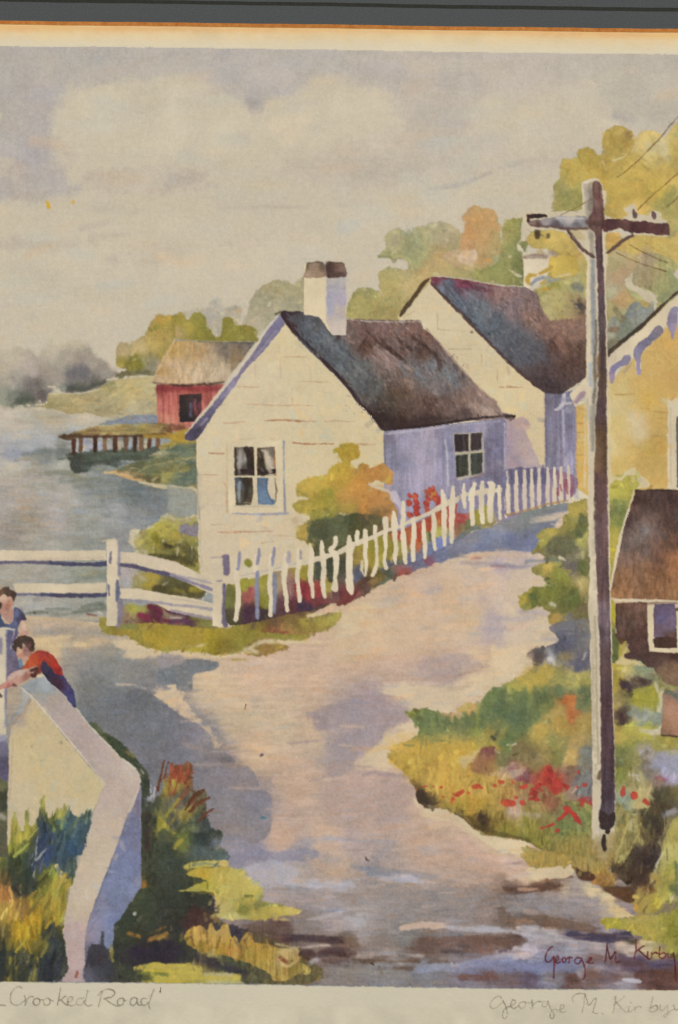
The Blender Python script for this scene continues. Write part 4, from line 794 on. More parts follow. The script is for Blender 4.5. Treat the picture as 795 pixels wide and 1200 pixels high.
P('-20,400 60,360 130,330 250,290 330,260 410,220 480,180 540,160 540,200 600,200 700,160 800,140 820,220 700,250 600,270 530,330 440,390 330,440 240,450 160,500 100,540 60,600 0,620', '20,440,4a4a3c 70,420,8a7840 80,500,5a5c6c 120,430,9a8648 145,350,8a8038 180,420,948a3c 190,330,857c38 225,380,8a8038 270,360,8a8444 265,310,a04e44 320,300,9c5a40 360,290,a04e3c 360,330,a06040 410,260,a04c3a 420,310,7e7c50 455,230,a06840 450,300,96904c 500,220,a04c44 560,220,9c6058 580,240,6c6c4c 630,210,8c8440 660,190,989058 740,170,807a90 800,160,827c90 330,420,606c8c 410,390,606f90 470,350,6070a0 160,480,706038 220,450,5a6070 100,540,5c4438 60,600,6c3c3c', soft=2, gran=.1, pw=2.4)
D('265,297,10 275,300,8', 'a4483f', soft=2.5); D('315,290,9 320,320,9', 'a8603c', soft=3); D('352,265,8 358,300,12 362,330,9', 'a44a38', soft=3); D('405,235,12 408,280,12', 'a44c38', soft=3); D('450,205,9 458,250,9', 'a4543c', soft=3); D('455,235,5 455,250,5', 'a87c40', soft=2)
D('500,190,8 500,230,9 505,260,6', 'a34644', soft=2.5); D('550,215,9 580,225,7 545,245,8 570,245,6', '9e4c4c', soft=2.5); D('190,325,13 190,345,13', '857c38', soft=3); D('145,350,14 145,420,14 148,470,8', '8a7f38', soft=3); D('225,360,12 228,410,14', '857c38', soft=3); D('272,350,10 270,390,12', '8a8444', soft=3)
D('630,200,8 632,240,8 / 665,170,10 668,215,10', '8f863c', soft=3); D('80,500,14 85,460,10', '565a70', soft=4); D('415,300,5 415,330,4', '50564c', soft=3)
T(200, 550)
g = pf
go(pf)
RC = 'bdb196'
def rail2(s, c=RC):
    part('rail', None, pf); B(s, c, soft=1.1, wob=.4, edge=0)
T(200, 550); rail2('275,516,8 380,488,9 480,465,10 600,438,10 700,412,11 795,382,10 850,365,9')
D('330,496,3 460,468,2 600,436,2', '8f8a94', soft=2, a=.5)
T(400, 550); rail2('-10,382,9 60,350,14 140,320,9 200,290,9 260,270,8 340,235,9 410,205,9 480,165,12 540,140,12 560,125,6')
T(400, 550); rail2('560,120,6 640,110,14 700,100,12 800,90,8 870,80,6')
T(595, 550); rail2('40,75,5 200,62,6 300,45,5')
def picket(s, c='c4b89c', sh=None):
    part('picket', None, pf); o = org[:]; s = ' '.join('%s,%s,%.2f' % (t.split(',')[0], t.split(',')[1], float(t.split(',')[2])*1.12+.8) for t in s.split()); B(s, c, soft=1, wob=.3, edge=0)
    if sh: D(sh, '777890', soft=2, own=True, a=.85)
T(200, 550)
picket('303,450,5 312,420,8 305,480,8 314,540,10 316,610,10 305,700,9', sh='322,390,6 320,430,8 314,465,7')
picket('398,400,6 396,470,10', sh='412,372,5 412,400,8 404,440,6'); D('405,480,8 402,560,10 405,690,9', '7c8096', soft=2, own=True)
picket('466,400,7 466,470,10 462,540,9 468,600,9 466,680,9', sh='484,368,6 478,410,8 474,450,5'); D('485,490,8 487,570,9 484,665,7', '747b92', soft=2.5, own=True)
picket('536,400,8 532,470,12 530,530,9 540,600,8 543,655,8'); D('552,390,9 550,430,10', '8c8490', soft=3, own=True, a=.7); D('555,510,5 560,600,7', '8f7478', soft=3, own=True, a=.5)
picket('596,375,7 598,440,10 590,490,8 596,560,8 602,612,8'); D('606,380,4 606,415,5', '7b7480', soft=2, own=True, a=.7)
picket('650,350,5 658,390,9 655,440,11 652,500,11 660,560,8 662,595,7')
picket('704,335,5 706,370,9 712,420,10 714,480,10 710,540,10 718,595,6')
picket('770,320,9 768,350,9 745,375,8 770,400,13 772,460,10 766,510,8 765,555,14')
T(400, 550)
picket('38,312,5 40,360,14 38,450,13 40,540,16 48,575,9')
picket('75,292,8 72,320,10 80,345,9'); 
picket('112,285,9 115,330,10 112,390,8 118,440,6 115,495,4'); D('98,430,5 96,470,6 108,495,5', 'b7ac8a', soft=2, own=True)
picket('158,268,8 158,310,7 165,370,6 166,430,6 158,470,8 148,492,7')
picket('205,235,12 208,265,10 206,320,8 208,370,6 200,420,7 210,460,7')
picket('243,200,6 248,250,13 250,310,10 256,370,9 250,410,9 255,440,4')
picket('290,155,7 290,220,9 285,270,8 292,330,12 296,400,9 300,435,7')
picket('336,232,7 340,300,10 334,360,10 336,422,8')
picket('384,240,6 386,300,9 390,360,8 390,410,6')
picket('428,205,6 434,250,10 430,320,7 438,372,7')
picket('470,100,5 478,140,11 480,220,11 480,290,9 482,352,6')
picket('522,82,6 518,140,11 516,220,12 514,290,9 516,338,7')
picket('572,72,6 572,130,8 576,175,5')
picket('622,68,6 608,120,11 608,190,11 612,255,8')
picket('658,62,8 655,130,10 655,200,10 660,245,8')
picket('690,65,8 704,75,12 696,130,12 694,200,12 696,238,8')
picket('735,80,6 738,160,7 740,228,6')
picket('766,20,5 772,80,10 770,150,9 770,218,6')
D('722,110,4 725,215,5 / 752,100,4 755,215,5 / 790,110,5 790,190,5', '716c88', soft=2, own=True, a=.7)
D('555,90,4 550,190,5 / 595,150,4 595,190,4 / 635,120,4 636,180,4 / 675,120,4 676,150,4', '8a8090', soft=2, own=True, a=.6)
T(595, 550)
go(gaps); P('-10,0 300,20 300,130 150,175 0,215 -10,150', '20,30,6a6780 60,120,777290 100,60,6c6a86 160,60,68648a 200,80,8c8090 260,80,8c5a68 240,110,84748c 30,160,7c6c84', soft=2, gran=.1)
for i, x in enumerate([2, 40, 78, 112, 146, 186, 218, 248, 282]):
    y0 = 12-i*3; y1 = 205-i*8
    picket('%d,%d,5 %d,%d,%d %d,%d,9 %d,%d,8' % (x, y0, x+2, 60, 7, x, 120, x+3, y1), c=['c0b499', 'bdb099', 'bbae9a'][i % 3])
T(595, 370)
D('10,720,8 15,775,12 / 60,710,6 62,775,10 / 95,712,6 97,775,9 / 128,708,5 130,775,9 / 165,700,5 166,775,9', '5f5b78', soft=2.5, own=True, a=.8)
T(595, 550); D('14,10,4 20,40,8 / 60,10,4 60,45,8 / 96,5,4 98,45,7 / 128,5,5 130,50,7 / 166,5,4 166,40,6', '5f5b78', soft=2.5, own=True, a=.8)
D('232,90,6 235,120,6 / 275,50,5 278,110,5 / 245,70,3 250,100,3', '834a58', soft=2, own=True, a=.8); D('20,100,8 22,190,8 / 60,95,7 62,180,8 / 98,90,6 100,170,7 / 166,80,8 170,150,8', '716a86', soft=3, own=True, a=.7)
D('0,212,4 100,188,4 200,160,4 280,145,4', '98784c', soft=2, own=True, a=.8)
go(yh); D('315,10,6 318,130,6', '7b7f98', soft=3, a=.7)
# ---------------------------------------------------------------- right hand shrubs and ground
sh = part('painted_shrub', 'green and yellow shrub between the blue road shadow and the pole')
T(595, 550)
P('285,160 330,145 372,155 380,400 385,795 250,795 275,760 260,730 200,720 185,690 200,665 150,640 90,655 60,640 55,600 90,565 140,545 170,550 200,540 165,500 130,490 120,465 170,430 190,440 175,400 120,390 125,365 150,330 140,300 170,285 250,260 255,220 290,200',
  '330,200,ab964c 290,190,a59650 345,230,5c6444 280,230,8c844a 200,280,a59650 160,330,96904a 270,330,5e6250 240,350,5a6248 200,370,5d5c50 330,290,5a6844 350,330,a4a060 320,400,6c6a5c 180,470,a58f4c 210,490,6e7440 270,450,68665a 320,470,665f5c 350,470,4c5c40 250,520,707840 110,600,55643c 80,610,a09044 200,590,67703c 310,590,556440 340,540,a09058 350,520,b0a068 250,640,5c6440 220,690,a58c50 260,690,94844c 290,720,66646c 340,700,6f6a44 320,780,a08c50 350,640,75694c', soft=2, wob=1.5, gran=.09)
D('345,215,12 345,245,14 / 335,295,16 340,310,12', '55604a', soft=3, a=.9); D('190,360,18 240,330,26 300,360,24 240,380,26', '5c6250', soft=5, a=.85); D('200,380,10 260,400,9', '54594a', soft=3, a=.7)
D('200,415,12 230,425,10', '5a6c68', soft=3, a=.8); D('245,410,8 270,425,6', 'b3b0a0', soft=2, a=.8); D('185,515,12 190,530,10', '4e5a40', soft=3, a=.9); D('110,590,16 125,620,18', '4e5c3c', soft=4, a=.9); D('75,640,12 90,635,8', '6f7850', soft=3, a=.7)
D('310,570,20 315,620,24 300,600,20', '56643e', soft=5, a=.9); D('205,625,9 220,632,8', 'b5ac98', soft=3, a=.8); D('290,680,12 292,740,14 292,770,8', '66666c', soft=4, a=.9); D('350,440,14 360,480,16', '56603f', soft=4, a=.9); D('270,440,14 300,480,18', '6a645c', soft=5, a=.7)
D('335,520,7 345,560,8 / 350,380,10 350,410,8', 'b5a46c', soft=4, a=.7); D('275,215,6 280,240,6', '7b7440', soft=3, a=.7)
back = part('painted_bush', 'yellow green bush between the pole and the brown shed')
P('475,60 500,30 560,20 600,25 640,60 600,95 560,200 540,270 510,360 490,460 480,600 470,600 470,100', '500,80,a39a4a 560,60,9c984c 590,45,7c8444 520,170,6e7850 500,190,66704e 540,200,6c7850 520,250,737c48 500,300,9c9048 495,400,a0943c 520,120,a0964a', soft=1.8, wob=1, gran=.08)
T(595, 370)
P('472,795 480,740 500,745 520,755 560,720 590,710 620,740 660,780 640,800', 'b9ac84', soft=1.5, own=True, edge=0); P('480,800 500,765 520,770 560,745 590,740 610,755 600,800', '500,790,a39a4a 590,755,8a8a48', soft=2)
D('610,760,12 640,785,12', 'b5aa8a', soft=3, a=.8)
T(595, 550)
D('500,150,14 530,160,18 520,200,14 / 540,200,14 520,260,9', '5f7048', soft=4, a=.8)

rb = part('painted_garden', 'overgrown garden of grass, leaves and small red flowers beside the road')
T(595, 750)
P('85,70 100,50 140,40 180,30 240,0 240,-80 1000,-40 1000,1400 700,1500 560,1090 480,930 420,890 330,900 200,820 90,780 0,760 -60,760 -150,740 -240,700 -320,660 -400,640 -440,620 -530,540 -540,500 -480,470 -420,440 -420,400 -460,360 -480,330 -440,330 -390,320 -260,340 -210,350 -240,320 -190,295 -130,290 -90,240 -30,210 40,180 110,140 120,100',
  '110,70,837468 150,80,5c5450 200,90,9096a0 250,40,5a6074 260,30,525a74 330,100,555a70 280,80,81785e 200,150,a2904c 100,190,a4924a 50,210,98904c 160,170,9c8c46 250,180,8c8650 340,180,8d8850 60,260,586c4c 150,260,55684c 20,330,4c6250 80,370,4f6650 130,330,5a6e50 250,240,5c6c54 350,240,596850 340,300,607054 290,290,a0683c 300,350,ac7048 270,340,a08c54 200,340,a28c50 150,420,a38f4c 250,400,a38a4a 340,400,a68e50 210,480,848050 240,540,707048 180,520,8c7c4c 310,540,ac935a 350,480,a08c5a 370,520,6c7474 340,640,6b6c74 350,700,70767c 310,620,7c6454 120,560,7d704e 60,520,7c704c 30,600,96594c 60,640,7c4c50 200,620,a24438 230,670,a84638 120,700,a04c3c 40,700,a88c64 150,740,8c8058 200,750,7c7450 250,740,8a8450 300,720,867464 350,760,a04a44 -60,500,9c8c48 -150,520,a89440 -250,540,b09548 -300,500,a68f48 -400,560,b09444 -480,580,b09048 -520,540,a48c50 -430,620,aa8844 -460,660,ac9468 -300,620,ac9048 -200,640,a8924c -350,680,937840 -250,700,a4824c -150,720,8c7a4c -380,740,4a4038 -350,760,5c4c3c -200,790,a08454 -450,350,737a42 -380,370,5c7050 -300,380,5c6f50 -200,370,5c6c50 -140,380,6a7848 -200,310,a39058 -260,330,ac8c60 -190,325,b09058 -50,290,57704f -100,350,5c7050 -100,450,90884c -50,440,8c8048 -100,540,80584e -130,580,7c5450 -30,560,66684c 0,480,547050 '
  '500,110,ac9a48 560,140,a89c58 620,140,6f8070 500,200,9c8c44 560,220,504440 620,180,544844 650,240,808040 600,280,80803c 680,280,7c8444 500,300,a4925c 540,360,54443c 600,340,7c8070 640,350,7c8880 700,360,70807a 560,400,98984c 500,440,a4904c 650,430,8c8c44 750,470,988c48 700,500,8c8c54 560,480,707848 520,540,646c48 600,560,7c7c54 700,560,8489a0 760,600,7e86a0 650,530,8c8a88 650,600,70685c 740,620,9890a8 520,620,78804a 600,650,8c845a 700,650,7c6a60 740,720,5a5440 700,740,4c4434 620,720,9c9060 640,760,a49868 780,700,6c6444 560,760,6c7c70 510,560,5f684c', soft=2.2, wob=1.6, gran=.1, pw=2.2)
D('130,60,18 170,75,16 150,100,12', '5a5252', soft=6, a=.6); D('195,88,11 205,92,10', 'a9a8a4', soft=4, a=.9); D('110,75,14', '87766a', soft=5, a=.6); D('250,20,20 290,40,18', '4e5670', soft=8, a=.8); D('335,70,10 340,110,16 320,140,12', '50566e', soft=6, a=.8); D('365,60,5 350,90,4', 'a59c9c', soft=3, a=.7)
for q in ['-20,240,14 -40,330,30', '30,240,16 10,330,26', '80,230,14 60,330,26 40,400,24', '130,225,12 150,280,24', '180,240,8 200,290,20 180,330,16', '240,210,8 245,260,16', '350,210,14 350,280,24', '-60,300,14 -70,400,22', '-100,320,12 -120,400,18', '60,420,24 20,440,30', '-30,400,20 -60,460,10']:
    D(q, ['4c6450', '546c4e', '506850'][len(q) % 3], soft=5, a=.65)
for q in ['-420,345,9 -400,395,12', '-380,350,9 -370,400,13', '-330,350,8 -330,395,12', '-280,360,9 -285,405,13', '-240,360,8 -240,410,12', '-200,345,12 -180,400,14', '-440,350,7 -430,380,9', '-300,375,12 -260,395,12', '-160,340,10 -160,400,14', '-130,380,6 -125,430,6']:
    D(q, '566b50', soft=3, a=.85)
D('-480,490,5 -440,492,7 / -400,450,6 -400,480,5 -410,530,3 / -380,440,5 -378,490,4 / -350,465,8 -320,468,6 -270,475,4 / -340,455,4 -330,470,5', '5f6c4c', soft=2.5, a=.85)
D('-70,450,8 -60,462,7', '3c4038', soft=3, a=.8); D('-460,640,6 -380,655,8 -370,660,6 / -500,630,3 -460,640,5', '8c7c7c', soft=3, a=.7); D('-390,740,14 -370,750,18 -330,768,12', '3c3430', soft=4, a=.85)
P('-170,575 -140,540 -120,505 -80,495 -60,500 -70,540 -100,575', '7a5050', soft=3, own=False); D('-50,630,8 -10,610,10 / -60,635,6', '8c5058', soft=3, a=.8)
W('-220,555 -170,520 -130,510 -150,560 -200,590', 'b8ab90', soft=5, a=.85); W('-80,640 -40,600 40,570 80,590 60,640 0,650', 'b3a58c', soft=6, a=.75); D('0,490,4 40,485,5 / -60,515,4 -40,525,4', 'b0aa98', soft=2, a=.8)
D('40,590,11 10,600,8 / 70,640,11 50,650,8', '85555a', soft=4, a=.7)
D('0,270,3 20,280,9 / 150,300,3 160,380,3', '8c8a50', soft=3, a=.4)
D('285,280,8 285,330,16 300,380,14 / 290,370,8', 'a3663e', soft=7, a=.75); D('180,360,16 150,420,18 / 230,380,18 220,430,16', 'a48c4e', soft=9, a=.5)
D('210,480,18 230,560,22 210,600,14', '6f7046', soft=8, a=.7); D('360,520,16 350,600,22 345,680,24', '67706f', soft=8, a=.7); D('310,480,14 300,560,18', 'ac935c', soft=9, a=.6)
W('60,150 140,110 200,140 120,190 60,200', 'a4924c', soft=8, a=.6)
go(rb)
D('580,712,3 600,712,3', 'a85', soft=1, a=0) if 0 else None
D('575,628,7 610,632,6 / 600,640,4 615,655,4', 'b0a898', soft=2, a=.85); D('695,640,6 740,650,8', '8a4a58', soft=4, a=.7); D('690,690,10 700,780,9', '4f4838', soft=4, a=.8); D('730,700,24 760,760,26', '57533c', soft=6, a=.7); D('720,770,14 760,785,12', '4a3e30', soft=4, a=.6)
D('620,620,8 640,700,8 680,740,5', 'a8a078', soft=4, a=.7); D('665,590,12 740,585,14 / 740,610,20 800,600,22', '7a85a0', soft=8, a=.8)
D('700,530,8 795,515,8', '888a90', soft=5, a=.7)
D('530,200,12 545,215,14 560,225,16 575,250,10 / 570,260,9 / 525,185,6', '42343a', soft=2.5, a=.9); D('600,190,7 640,190,8', '4a3c38', soft=2.5, a=.9); D('530,350,8 535,375,13 538,390,7', '4a3838', soft=2.5, a=.9)
D('565,345,12 590,340,14 / 620,345,20 640,355,22 / 600,395,10 700,380,14 / 700,300,10 712,350,12', '6d7f7a', soft=5, a=.7); D('640,325,6 660,340,6', '', a=0) if 0 else None
D('600,350,6 602,365,6 / 655,355,4 640,375,4 / 640,330,4', 'b09c94', soft=3, a=.7); D('620,420,9 700,430,14 720,400,7 / 690,425,10', 'bbb196', soft=3, a=.9)
D('700,240,10 690,200,9 / 720,230,10 715,300,10 708,330,8', 'b3aa92', soft=4, a=.8); W('530,130 560,120 600,150 570,180 540,170', 'b0a268', soft=6, a=.7); D('590,150,10 640,170,8 690,180,5', '788870', soft=4, a=.6)
W('590,250 660,220 700,250 690,330 620,310', '80823c', soft=9, a=.7); W('500,420 560,400 620,420 580,470 510,480', 'a09048', soft=9, a=.6); D('500,500,14 560,520,18 560,600,14', '646e48', soft=9, a=.6)
D('495,570,8 498,620,6', 'aca088', soft=4, a=.6)
T(595, 950)
W('-10,120 40,130 90,170 100,210 40,210 -10,200', 'b6ac92', soft=5, own=False)
# lower right bank
def ow(*a, **k): W(*a, **k)
go(road)
P('-400,-30 0,-20 0,130 60,120 100,180 60,220 200,232 290,230 300,300 200,310 240,340 300,330 400,350 470,390 520,440 560,490 440,500 440,700 -400,400', '', a=0) if 0 else None
P('-420,-30 -300,10 -275,25 -175,85 -135,110 20,125 90,140 110,180 90,215 60,235 110,265 220,270 300,285 295,305 190,315 220,335 330,330 400,345 450,380 500,400 505,440 580,480 600,500 440,505 450,570 600,590 720,600 720,640 780,660 900,700 900,880 -420,880',
  '-200,-10,b3a58a -60,120,b5a88c 40,160,b8ac90 60,190,b5a88e 20,230,ad9a90 60,260,ab988e 150,290,b8aa8e 260,285,b5a88a 60,300,b09c8c -60,200,ae9788 -140,150,ab968a 20,320,b4a08e 30,360,5c4840 0,355,54423c 150,350,6c544a 220,340,6c5648 260,370,b3a48c 400,370,baae8e 460,440,b8aa88 540,480,b8a880 300,370,8c888c 100,400,7c7a80 200,440,7f7c80 300,430,85818a 400,440,8f8a90 60,470,7c7674 0,520,706662 150,520,685850 60,530,b0a49c 20,540,685a54 250,530,6e6460 350,550,756c6a 400,540,7c7478 200,570,8e8c94 100,560,98969c 300,580,505068 400,590,44405a 470,600,544e68 550,575,3c3a40 570,580,484438 440,580,706c74 60,600,544642 20,620,6a5a58 100,600,8c8a96 30,650,a49ca0 70,655,a8a0a4 110,650,9c9aa4 40,690,8c8a98 150,680,80829a 60,720,686f90 200,720,646c90 120,740,60709a 300,720,66708c 20,760,665a60 100,790,5c5268 200,780,7a7a88 300,780,604a48 400,760,74605c 350,740,86808a 450,700,8c868e 550,700,4e4664 600,720,524a68 700,730,544c64 500,740,706878 520,620,b0a090 560,650,a09890 640,640,b0a480 700,680,9c9060 600,760,583e3e 700,770,56403e 780,760,5e4844 770,710,584c5c 560,780,8c8c98 350,620,8c8a94 420,640,908a90 300,650,8c8c98', soft=2.5, wob=1.4, own=True, gran=.08, tex='h', pw=2.1, fade=(495, 1100, 585, 1100))
D('0,352,5 40,362,8 100,358,5 / 150,370,7 200,358,10 235,345,8 / 190,320,7 300,308,7', '5c463e', soft=3, a=.8); D('70,490,12 140,510,10 250,535,10 330,550,8 430,552,4', '685850', soft=5, a=.75); D('310,590,9 400,588,12 490,590,12 / 500,575,8 570,575,10', '413b54', soft=5, a=.8); D('540,578,9 570,575,11', '33322f', soft=3, a=.8)
D('110,370,5 150,372,3', 'b8ac90', soft=2, a=.7); D('200,250,3 280,250,4', '', a=0) if 0 else None
D('30,495,14 60,515,14', '7c706c', soft=5, a=.6); D('0,480,10 5,520,8', '5c504c', soft=4, a=.8)
D('70,535,5 200,570,5 320,600,5 460,625,6', 'a9a5a8', soft=5, a=.6); D('0,590,9 60,600,12', '544540', soft=5, a=.8); D('32,640,9 32,680,9', 'aea6ac', soft=4, a=.7); D('74,650,8 74,685,8', 'aea8ac', soft=4, a=.7); D('118,640,7 118,670,7', 'a29fac', soft=4, a=.7)
D('0,720,14 100,735,18 220,725,16 300,735,12', '63709a', soft=9, a=.7); D('150,660,9 260,680,9 340,670,9', '8f8fa0', soft=8, a=.5); D('530,700,14 640,705,14 760,730,12', '4c4464', soft=8, a=.7); D('370,770,14 500,775,16 700,770,16', '644c48', soft=10, a=.6)
D('540,785,6 610,788,6', '9ca0ac', soft=3, a=.8)
D('300,385,8 400,400,8 / 320,330,5 420,370,12 500,440,12 560,480,8', 'bbae8c', soft=6, a=.6)
go(rb)
P('530,500 600,490 700,480 850,470 850,760 780,690 735,660 740,630 690,610 640,600 590,570 560,560 470,545 445,530 450,500', '500,520,98903c 600,550,aa9a48 650,580,a8984c 700,560,9a9048 770,560,6c7438 740,640,8c8848 780,680,5c6038 600,510,a09450', soft=2, wob=1.2, gran=.08)
P('440,350 470,338 520,350 560,350 605,360 602,430 560,428 500,400 450,372', '56402f', soft=3, wob=1, own=False)
P('500,-40 560,0 600,0 720,-20 740,60 720,110 690,130 720,190 700,230 670,290 655,340 600,350 540,330 490,290 480,240 500,180 495,130 510,80', '560,60,8c8450 600,80,98905c 640,60,544c38 690,40,4c4434 620,140,8a8050 560,200,706840 540,280,4f4434 620,200,48403a 660,230,3c302e 600,300,4a3a30 660,180,4c4240 520,150,8a8054 700,90,3f362e 560,120,80784c 640,120,564c38', soft=2, gran=.15, tex='d')
D('500,240,5 540,120,6 560,60,4 / 530,250,5 600,130,5 620,60,5 / 505,200,4 520,140,5', 'a89c5c', soft=2.5, a=.8); D('560,290,10 640,200,14 700,130,8 / 600,320,14 680,240,12 / 520,270,8 600,170,7', '443730', soft=4, a=.8); D('520,240,5 550,200,7 560,190,4', 'a0985c', soft=2, a=.9); D('590,20,4 610,0,5 / 570,90,4 580,40,6', 'aaa488', soft=3, a=.8); D('690,30,10 700,90,12', '3c3430', soft=4, a=.7)
P('655,345 670,300 700,240 715,200 725,140 760,60 800,20 860,0 860,400 790,420 740,420 700,470 640,480 600,470 590,420 610,360', '700,300,a09050 740,200,a39c60 780,120,a49a58 640,430,9c8a4c 720,400,98904c 780,300,8c8c4c 660,360,7c6440 790,380,5c6c48 760,400,9c9850 700,430,a09040', soft=2.5, gran=.08)
D('670,320,7 680,345,7', 'b7ab90', soft=2, a=.9); D('720,200,5 700,240,6 690,290,5', '9ca0a8', soft=3, a=.6); D('785,240,8 792,340,12 790,400,8', '54644a', soft=4, a=.8); D('762,415,7 780,390,4', 'c0b496', soft=2, a=.9); D('650,355,12 670,370,10', '6a4c38', soft=5, a=.7); D('730,20,12 780,0,14', '8088a0', soft=6, a=.7)
P('240,-40 390,-20 395,190 440,230 480,280 500,340 440,350 380,320 320,290 290,250 200,200 120,160 60,110 -60,60 -120,20 -60,-10 60,0 150,20', '60,60,8a7f40 0,50,8c8038 150,90,8a8040 300,60,667048 300,150,69744a 250,180,84804a 360,200,98884a 200,190,a48c40 120,190,a08a50 420,280,a08a48 340,260,94804c 100,120,6c5c34 150,150,5c5034 -60,40,98803c 440,330,8c6c40 350,20,7c8450 180,60,a8a078 0,10,98704c', soft=2.5, wob=1, gran=.09, tex='v')
D('40,40,6 120,32,9 180,50,6', 'b0a898', soft=4, a=.7); D('180,85,12 240,85,12 / 215,110,6', 'b8ac94', soft=3, a=.9); D('300,90,24 310,170,22', '5c6c48', soft=10, a=.6)
P('80,215 160,190 230,215 290,235 220,260 180,272 110,262', '98844a', soft=4, own=False, a=.9); D('190,235,5 280,238,5 / 260,265,5 295,275,8', 'bbae8c', soft=3, a=.8)
P('320,265 345,280 390,290 410,320 380,328 330,320', '503a30', soft=3, own=False); D('410,200,3 430,280,4 / 450,230,3 460,300,4', '6c5c38', soft=3, a=.6)
T(400, 950)
P('500,0 560,-30 800,-60 800,140 740,120 650,110 600,70 560,30', '560,-10,7c6c40 620,30,ab8c48 720,40,ab8a4c 660,50,544430 760,60,8c8440 720,90,6a6034 600,50,4f4430 780,20,a8945c 680,100,7c6c3c', soft=2.5, gran=.09, tex='v')
D('655,40,14 660,80,10', '4c4038', soft=5, a=.8); D('505,12,5 560,25,6 600,65,5 640,105,5', '4c4030', soft=3, a=.7); D('720,20,8 770,10,10', 'a88c78', soft=5, a=.7); D('780,140,8 795,160,9', '', a=0) if 0 else None
go(road)
P('360,-40 480,-30 510,10 560,40 640,110 700,125 800,125 860,150 860,215 760,215 700,205 650,170 560,90 500,50 400,35 370,10', 'b5a58b', own=True, soft=3, edge=0, a=.6)
D('380,20,10 500,45,8', 'b9ad90', soft=4, a=.7)
# puddle and rut strokes
D('50,262,6 110,265,8 240,275,9 / 300,285,9 400,305,14 450,310,9', '6c7686', soft=5, a=.75); D('130,295,10 220,300,14 310,320,16', '9b9fac', soft=5, a=.85); D('290,330,9 380,345,9', 'a2948a', soft=6, a=.7); D('100,335,8 200,340,6 / 0,325,7 60,328,6', '7c7f88', soft=5, a=.6)
D('20,140,7 150,142,8 280,150,5', '8e8f98', soft=5, a=.6); D('20,460,9 100,458,12 150,455,6', 'a09a96', soft=6, a=.7); D('20,500,14 100,520,18 20,540,12', '9c9ca4', soft=8, a=.8); D('285,548,10 340,540,12 420,532,14 475,535,10', 'b0a192', soft=3, a=.9); D('510,545,10 580,550,13 700,553,14 790,552,10', '98a0ac', soft=3.5, a=.9)
D('300,570,12 420,580,12 560,580,8', '6e747c', soft=7, a=.6); D('760,450,16 765,500,20', '6c625c', soft=4, a=.75); D('650,490,6 680,485,6', 'a09c9a', soft=3, a=.6); D('770,355,6 800,368,8', '43332f', soft=3, a=.85); D('500,330,12 640,345,14 750,360,10', '85807e', soft=8, a=.5)
D('0,590,20 60,600,14', '6a5f56', soft=9, a=.7); D('0,670,10 60,665,8', '4c3c38', soft=5, a=.8); D('60,695,8 140,700,12 230,702,8', '5c4c42', soft=4, a=.85); D('290,695,12 360,700,10 / 250,735,8 340,735,9', '5e4e46', soft=4, a=.8); D('370,640,14 430,625,22 460,640,10', '665852', soft=6, a=.75); D('470,655,9 580,655,10', '4a4450', soft=4, a=.8); D('60,675,5 200,670,6 380,675,7 / 240,690,6 280,710,9', 'a09a98', soft=4, a=.8); D('470,630,6 520,620,10 560,640,6', 'a0989a', soft=4, a=.8)
D('560,620,20 680,610,24 780,620,18 / 580,650,16 700,650,14', '66544f', soft=8, a=.75); D('655,640,3 660,670,3 / 690,620,3 692,650,3', '8c5848', soft=2, a=.7); D('740,655,8 780,650,8', '4a4660', soft=5, a=.7); D('520,730,12 600,715,18 720,690,20 800,690,16', '8c92aa', soft=5, a=.85); D('360,750,12 430,735,16 500,728,14', '7c8698', soft=4, a=.85); D('640,730,14 790,735,20', '6c76a0', soft=8, a=.7); D('516,710,4 520,740,4', 'a8a09c', soft=2, a=.7); D('0,745,16 120,750,20 300,770,18', '7f7f7c', soft=10, a=.6); D('560,775,12 720,780,18', '684c48', soft=7, a=.75); D('180,730,6 190,760,6', '6c6058', soft=3, a=.6); D('140,710,3 150,718,3', '33281f', soft=1.5)
D('112,215,2 118,228,4 128,234,3', '3f3634', soft=1.5, a=.95); D('622,482,3', '554c48', soft=1.5, a=.8); D('780,650,5 790,665,5', 'b0acb0', soft=3, a=.8)
D('200,410,25 500,420,30 640,400,20', '827e7a', soft=14, a=.45); D('600,260,16 720,280,14', 'ab9482', soft=12, a=.5); D('560,200,14 700,230,14', 'ad9587', soft=12, a=.4); D('380,180,20 450,190,14', '8f8e94', soft=10, a=.5); D('200,90,20 340,70,20', 'a59690', soft=14, a=.5); D('180,50,14 300,30,20', '8f8a92', soft=14, a=.5)
go(rb)
T(450, 780, 2.304)
P('10,240 60,295 88,335 86,352 108,382 180,390 240,432 280,456 340,462 390,478 440,500 500,510 560,505 560,400 480,360 400,320 300,300 200,280 100,240', '60,270,a89044 40,260,a68f48 130,330,a8904c 110,362,463c32 95,350,463c32 200,375,94803c 265,425,50402f 200,340,b09048 160,310,b09048 300,400,8c7a40 250,380,a08438 330,440,7c7438 400,470,6c6c38 430,400,8a8050 480,440,5c6c48 350,385,a68f78 330,340,96784c 400,350,8c7450 270,320,a48c50 500,480,8c7c44 520,400,667450 380,420,8c8440 450,370,8c6048', soft=2, wob=1.2, gran=.09, tex='d')
W('10,200 200,200 320,280 330,370 200,370 110,330 60,300', 'b89848', soft=16, wob=6, a=.38)
D('100,345,12 108,360,9 / 262,405,8 268,435,10', '3f362f', soft=3, a=.85); D('200,385,4 250,425,5 300,450,6 380,470,5', '5c5030', soft=3, a=.7); D('150,340,6 152,375,4 / 185,330,5 190,370,5 / 235,350,6 240,395,5', 'ac8440', soft=4, a=.6); D('340,395,7 420,405,6', 'aa9c8c', soft=4, a=.5)
go(road)
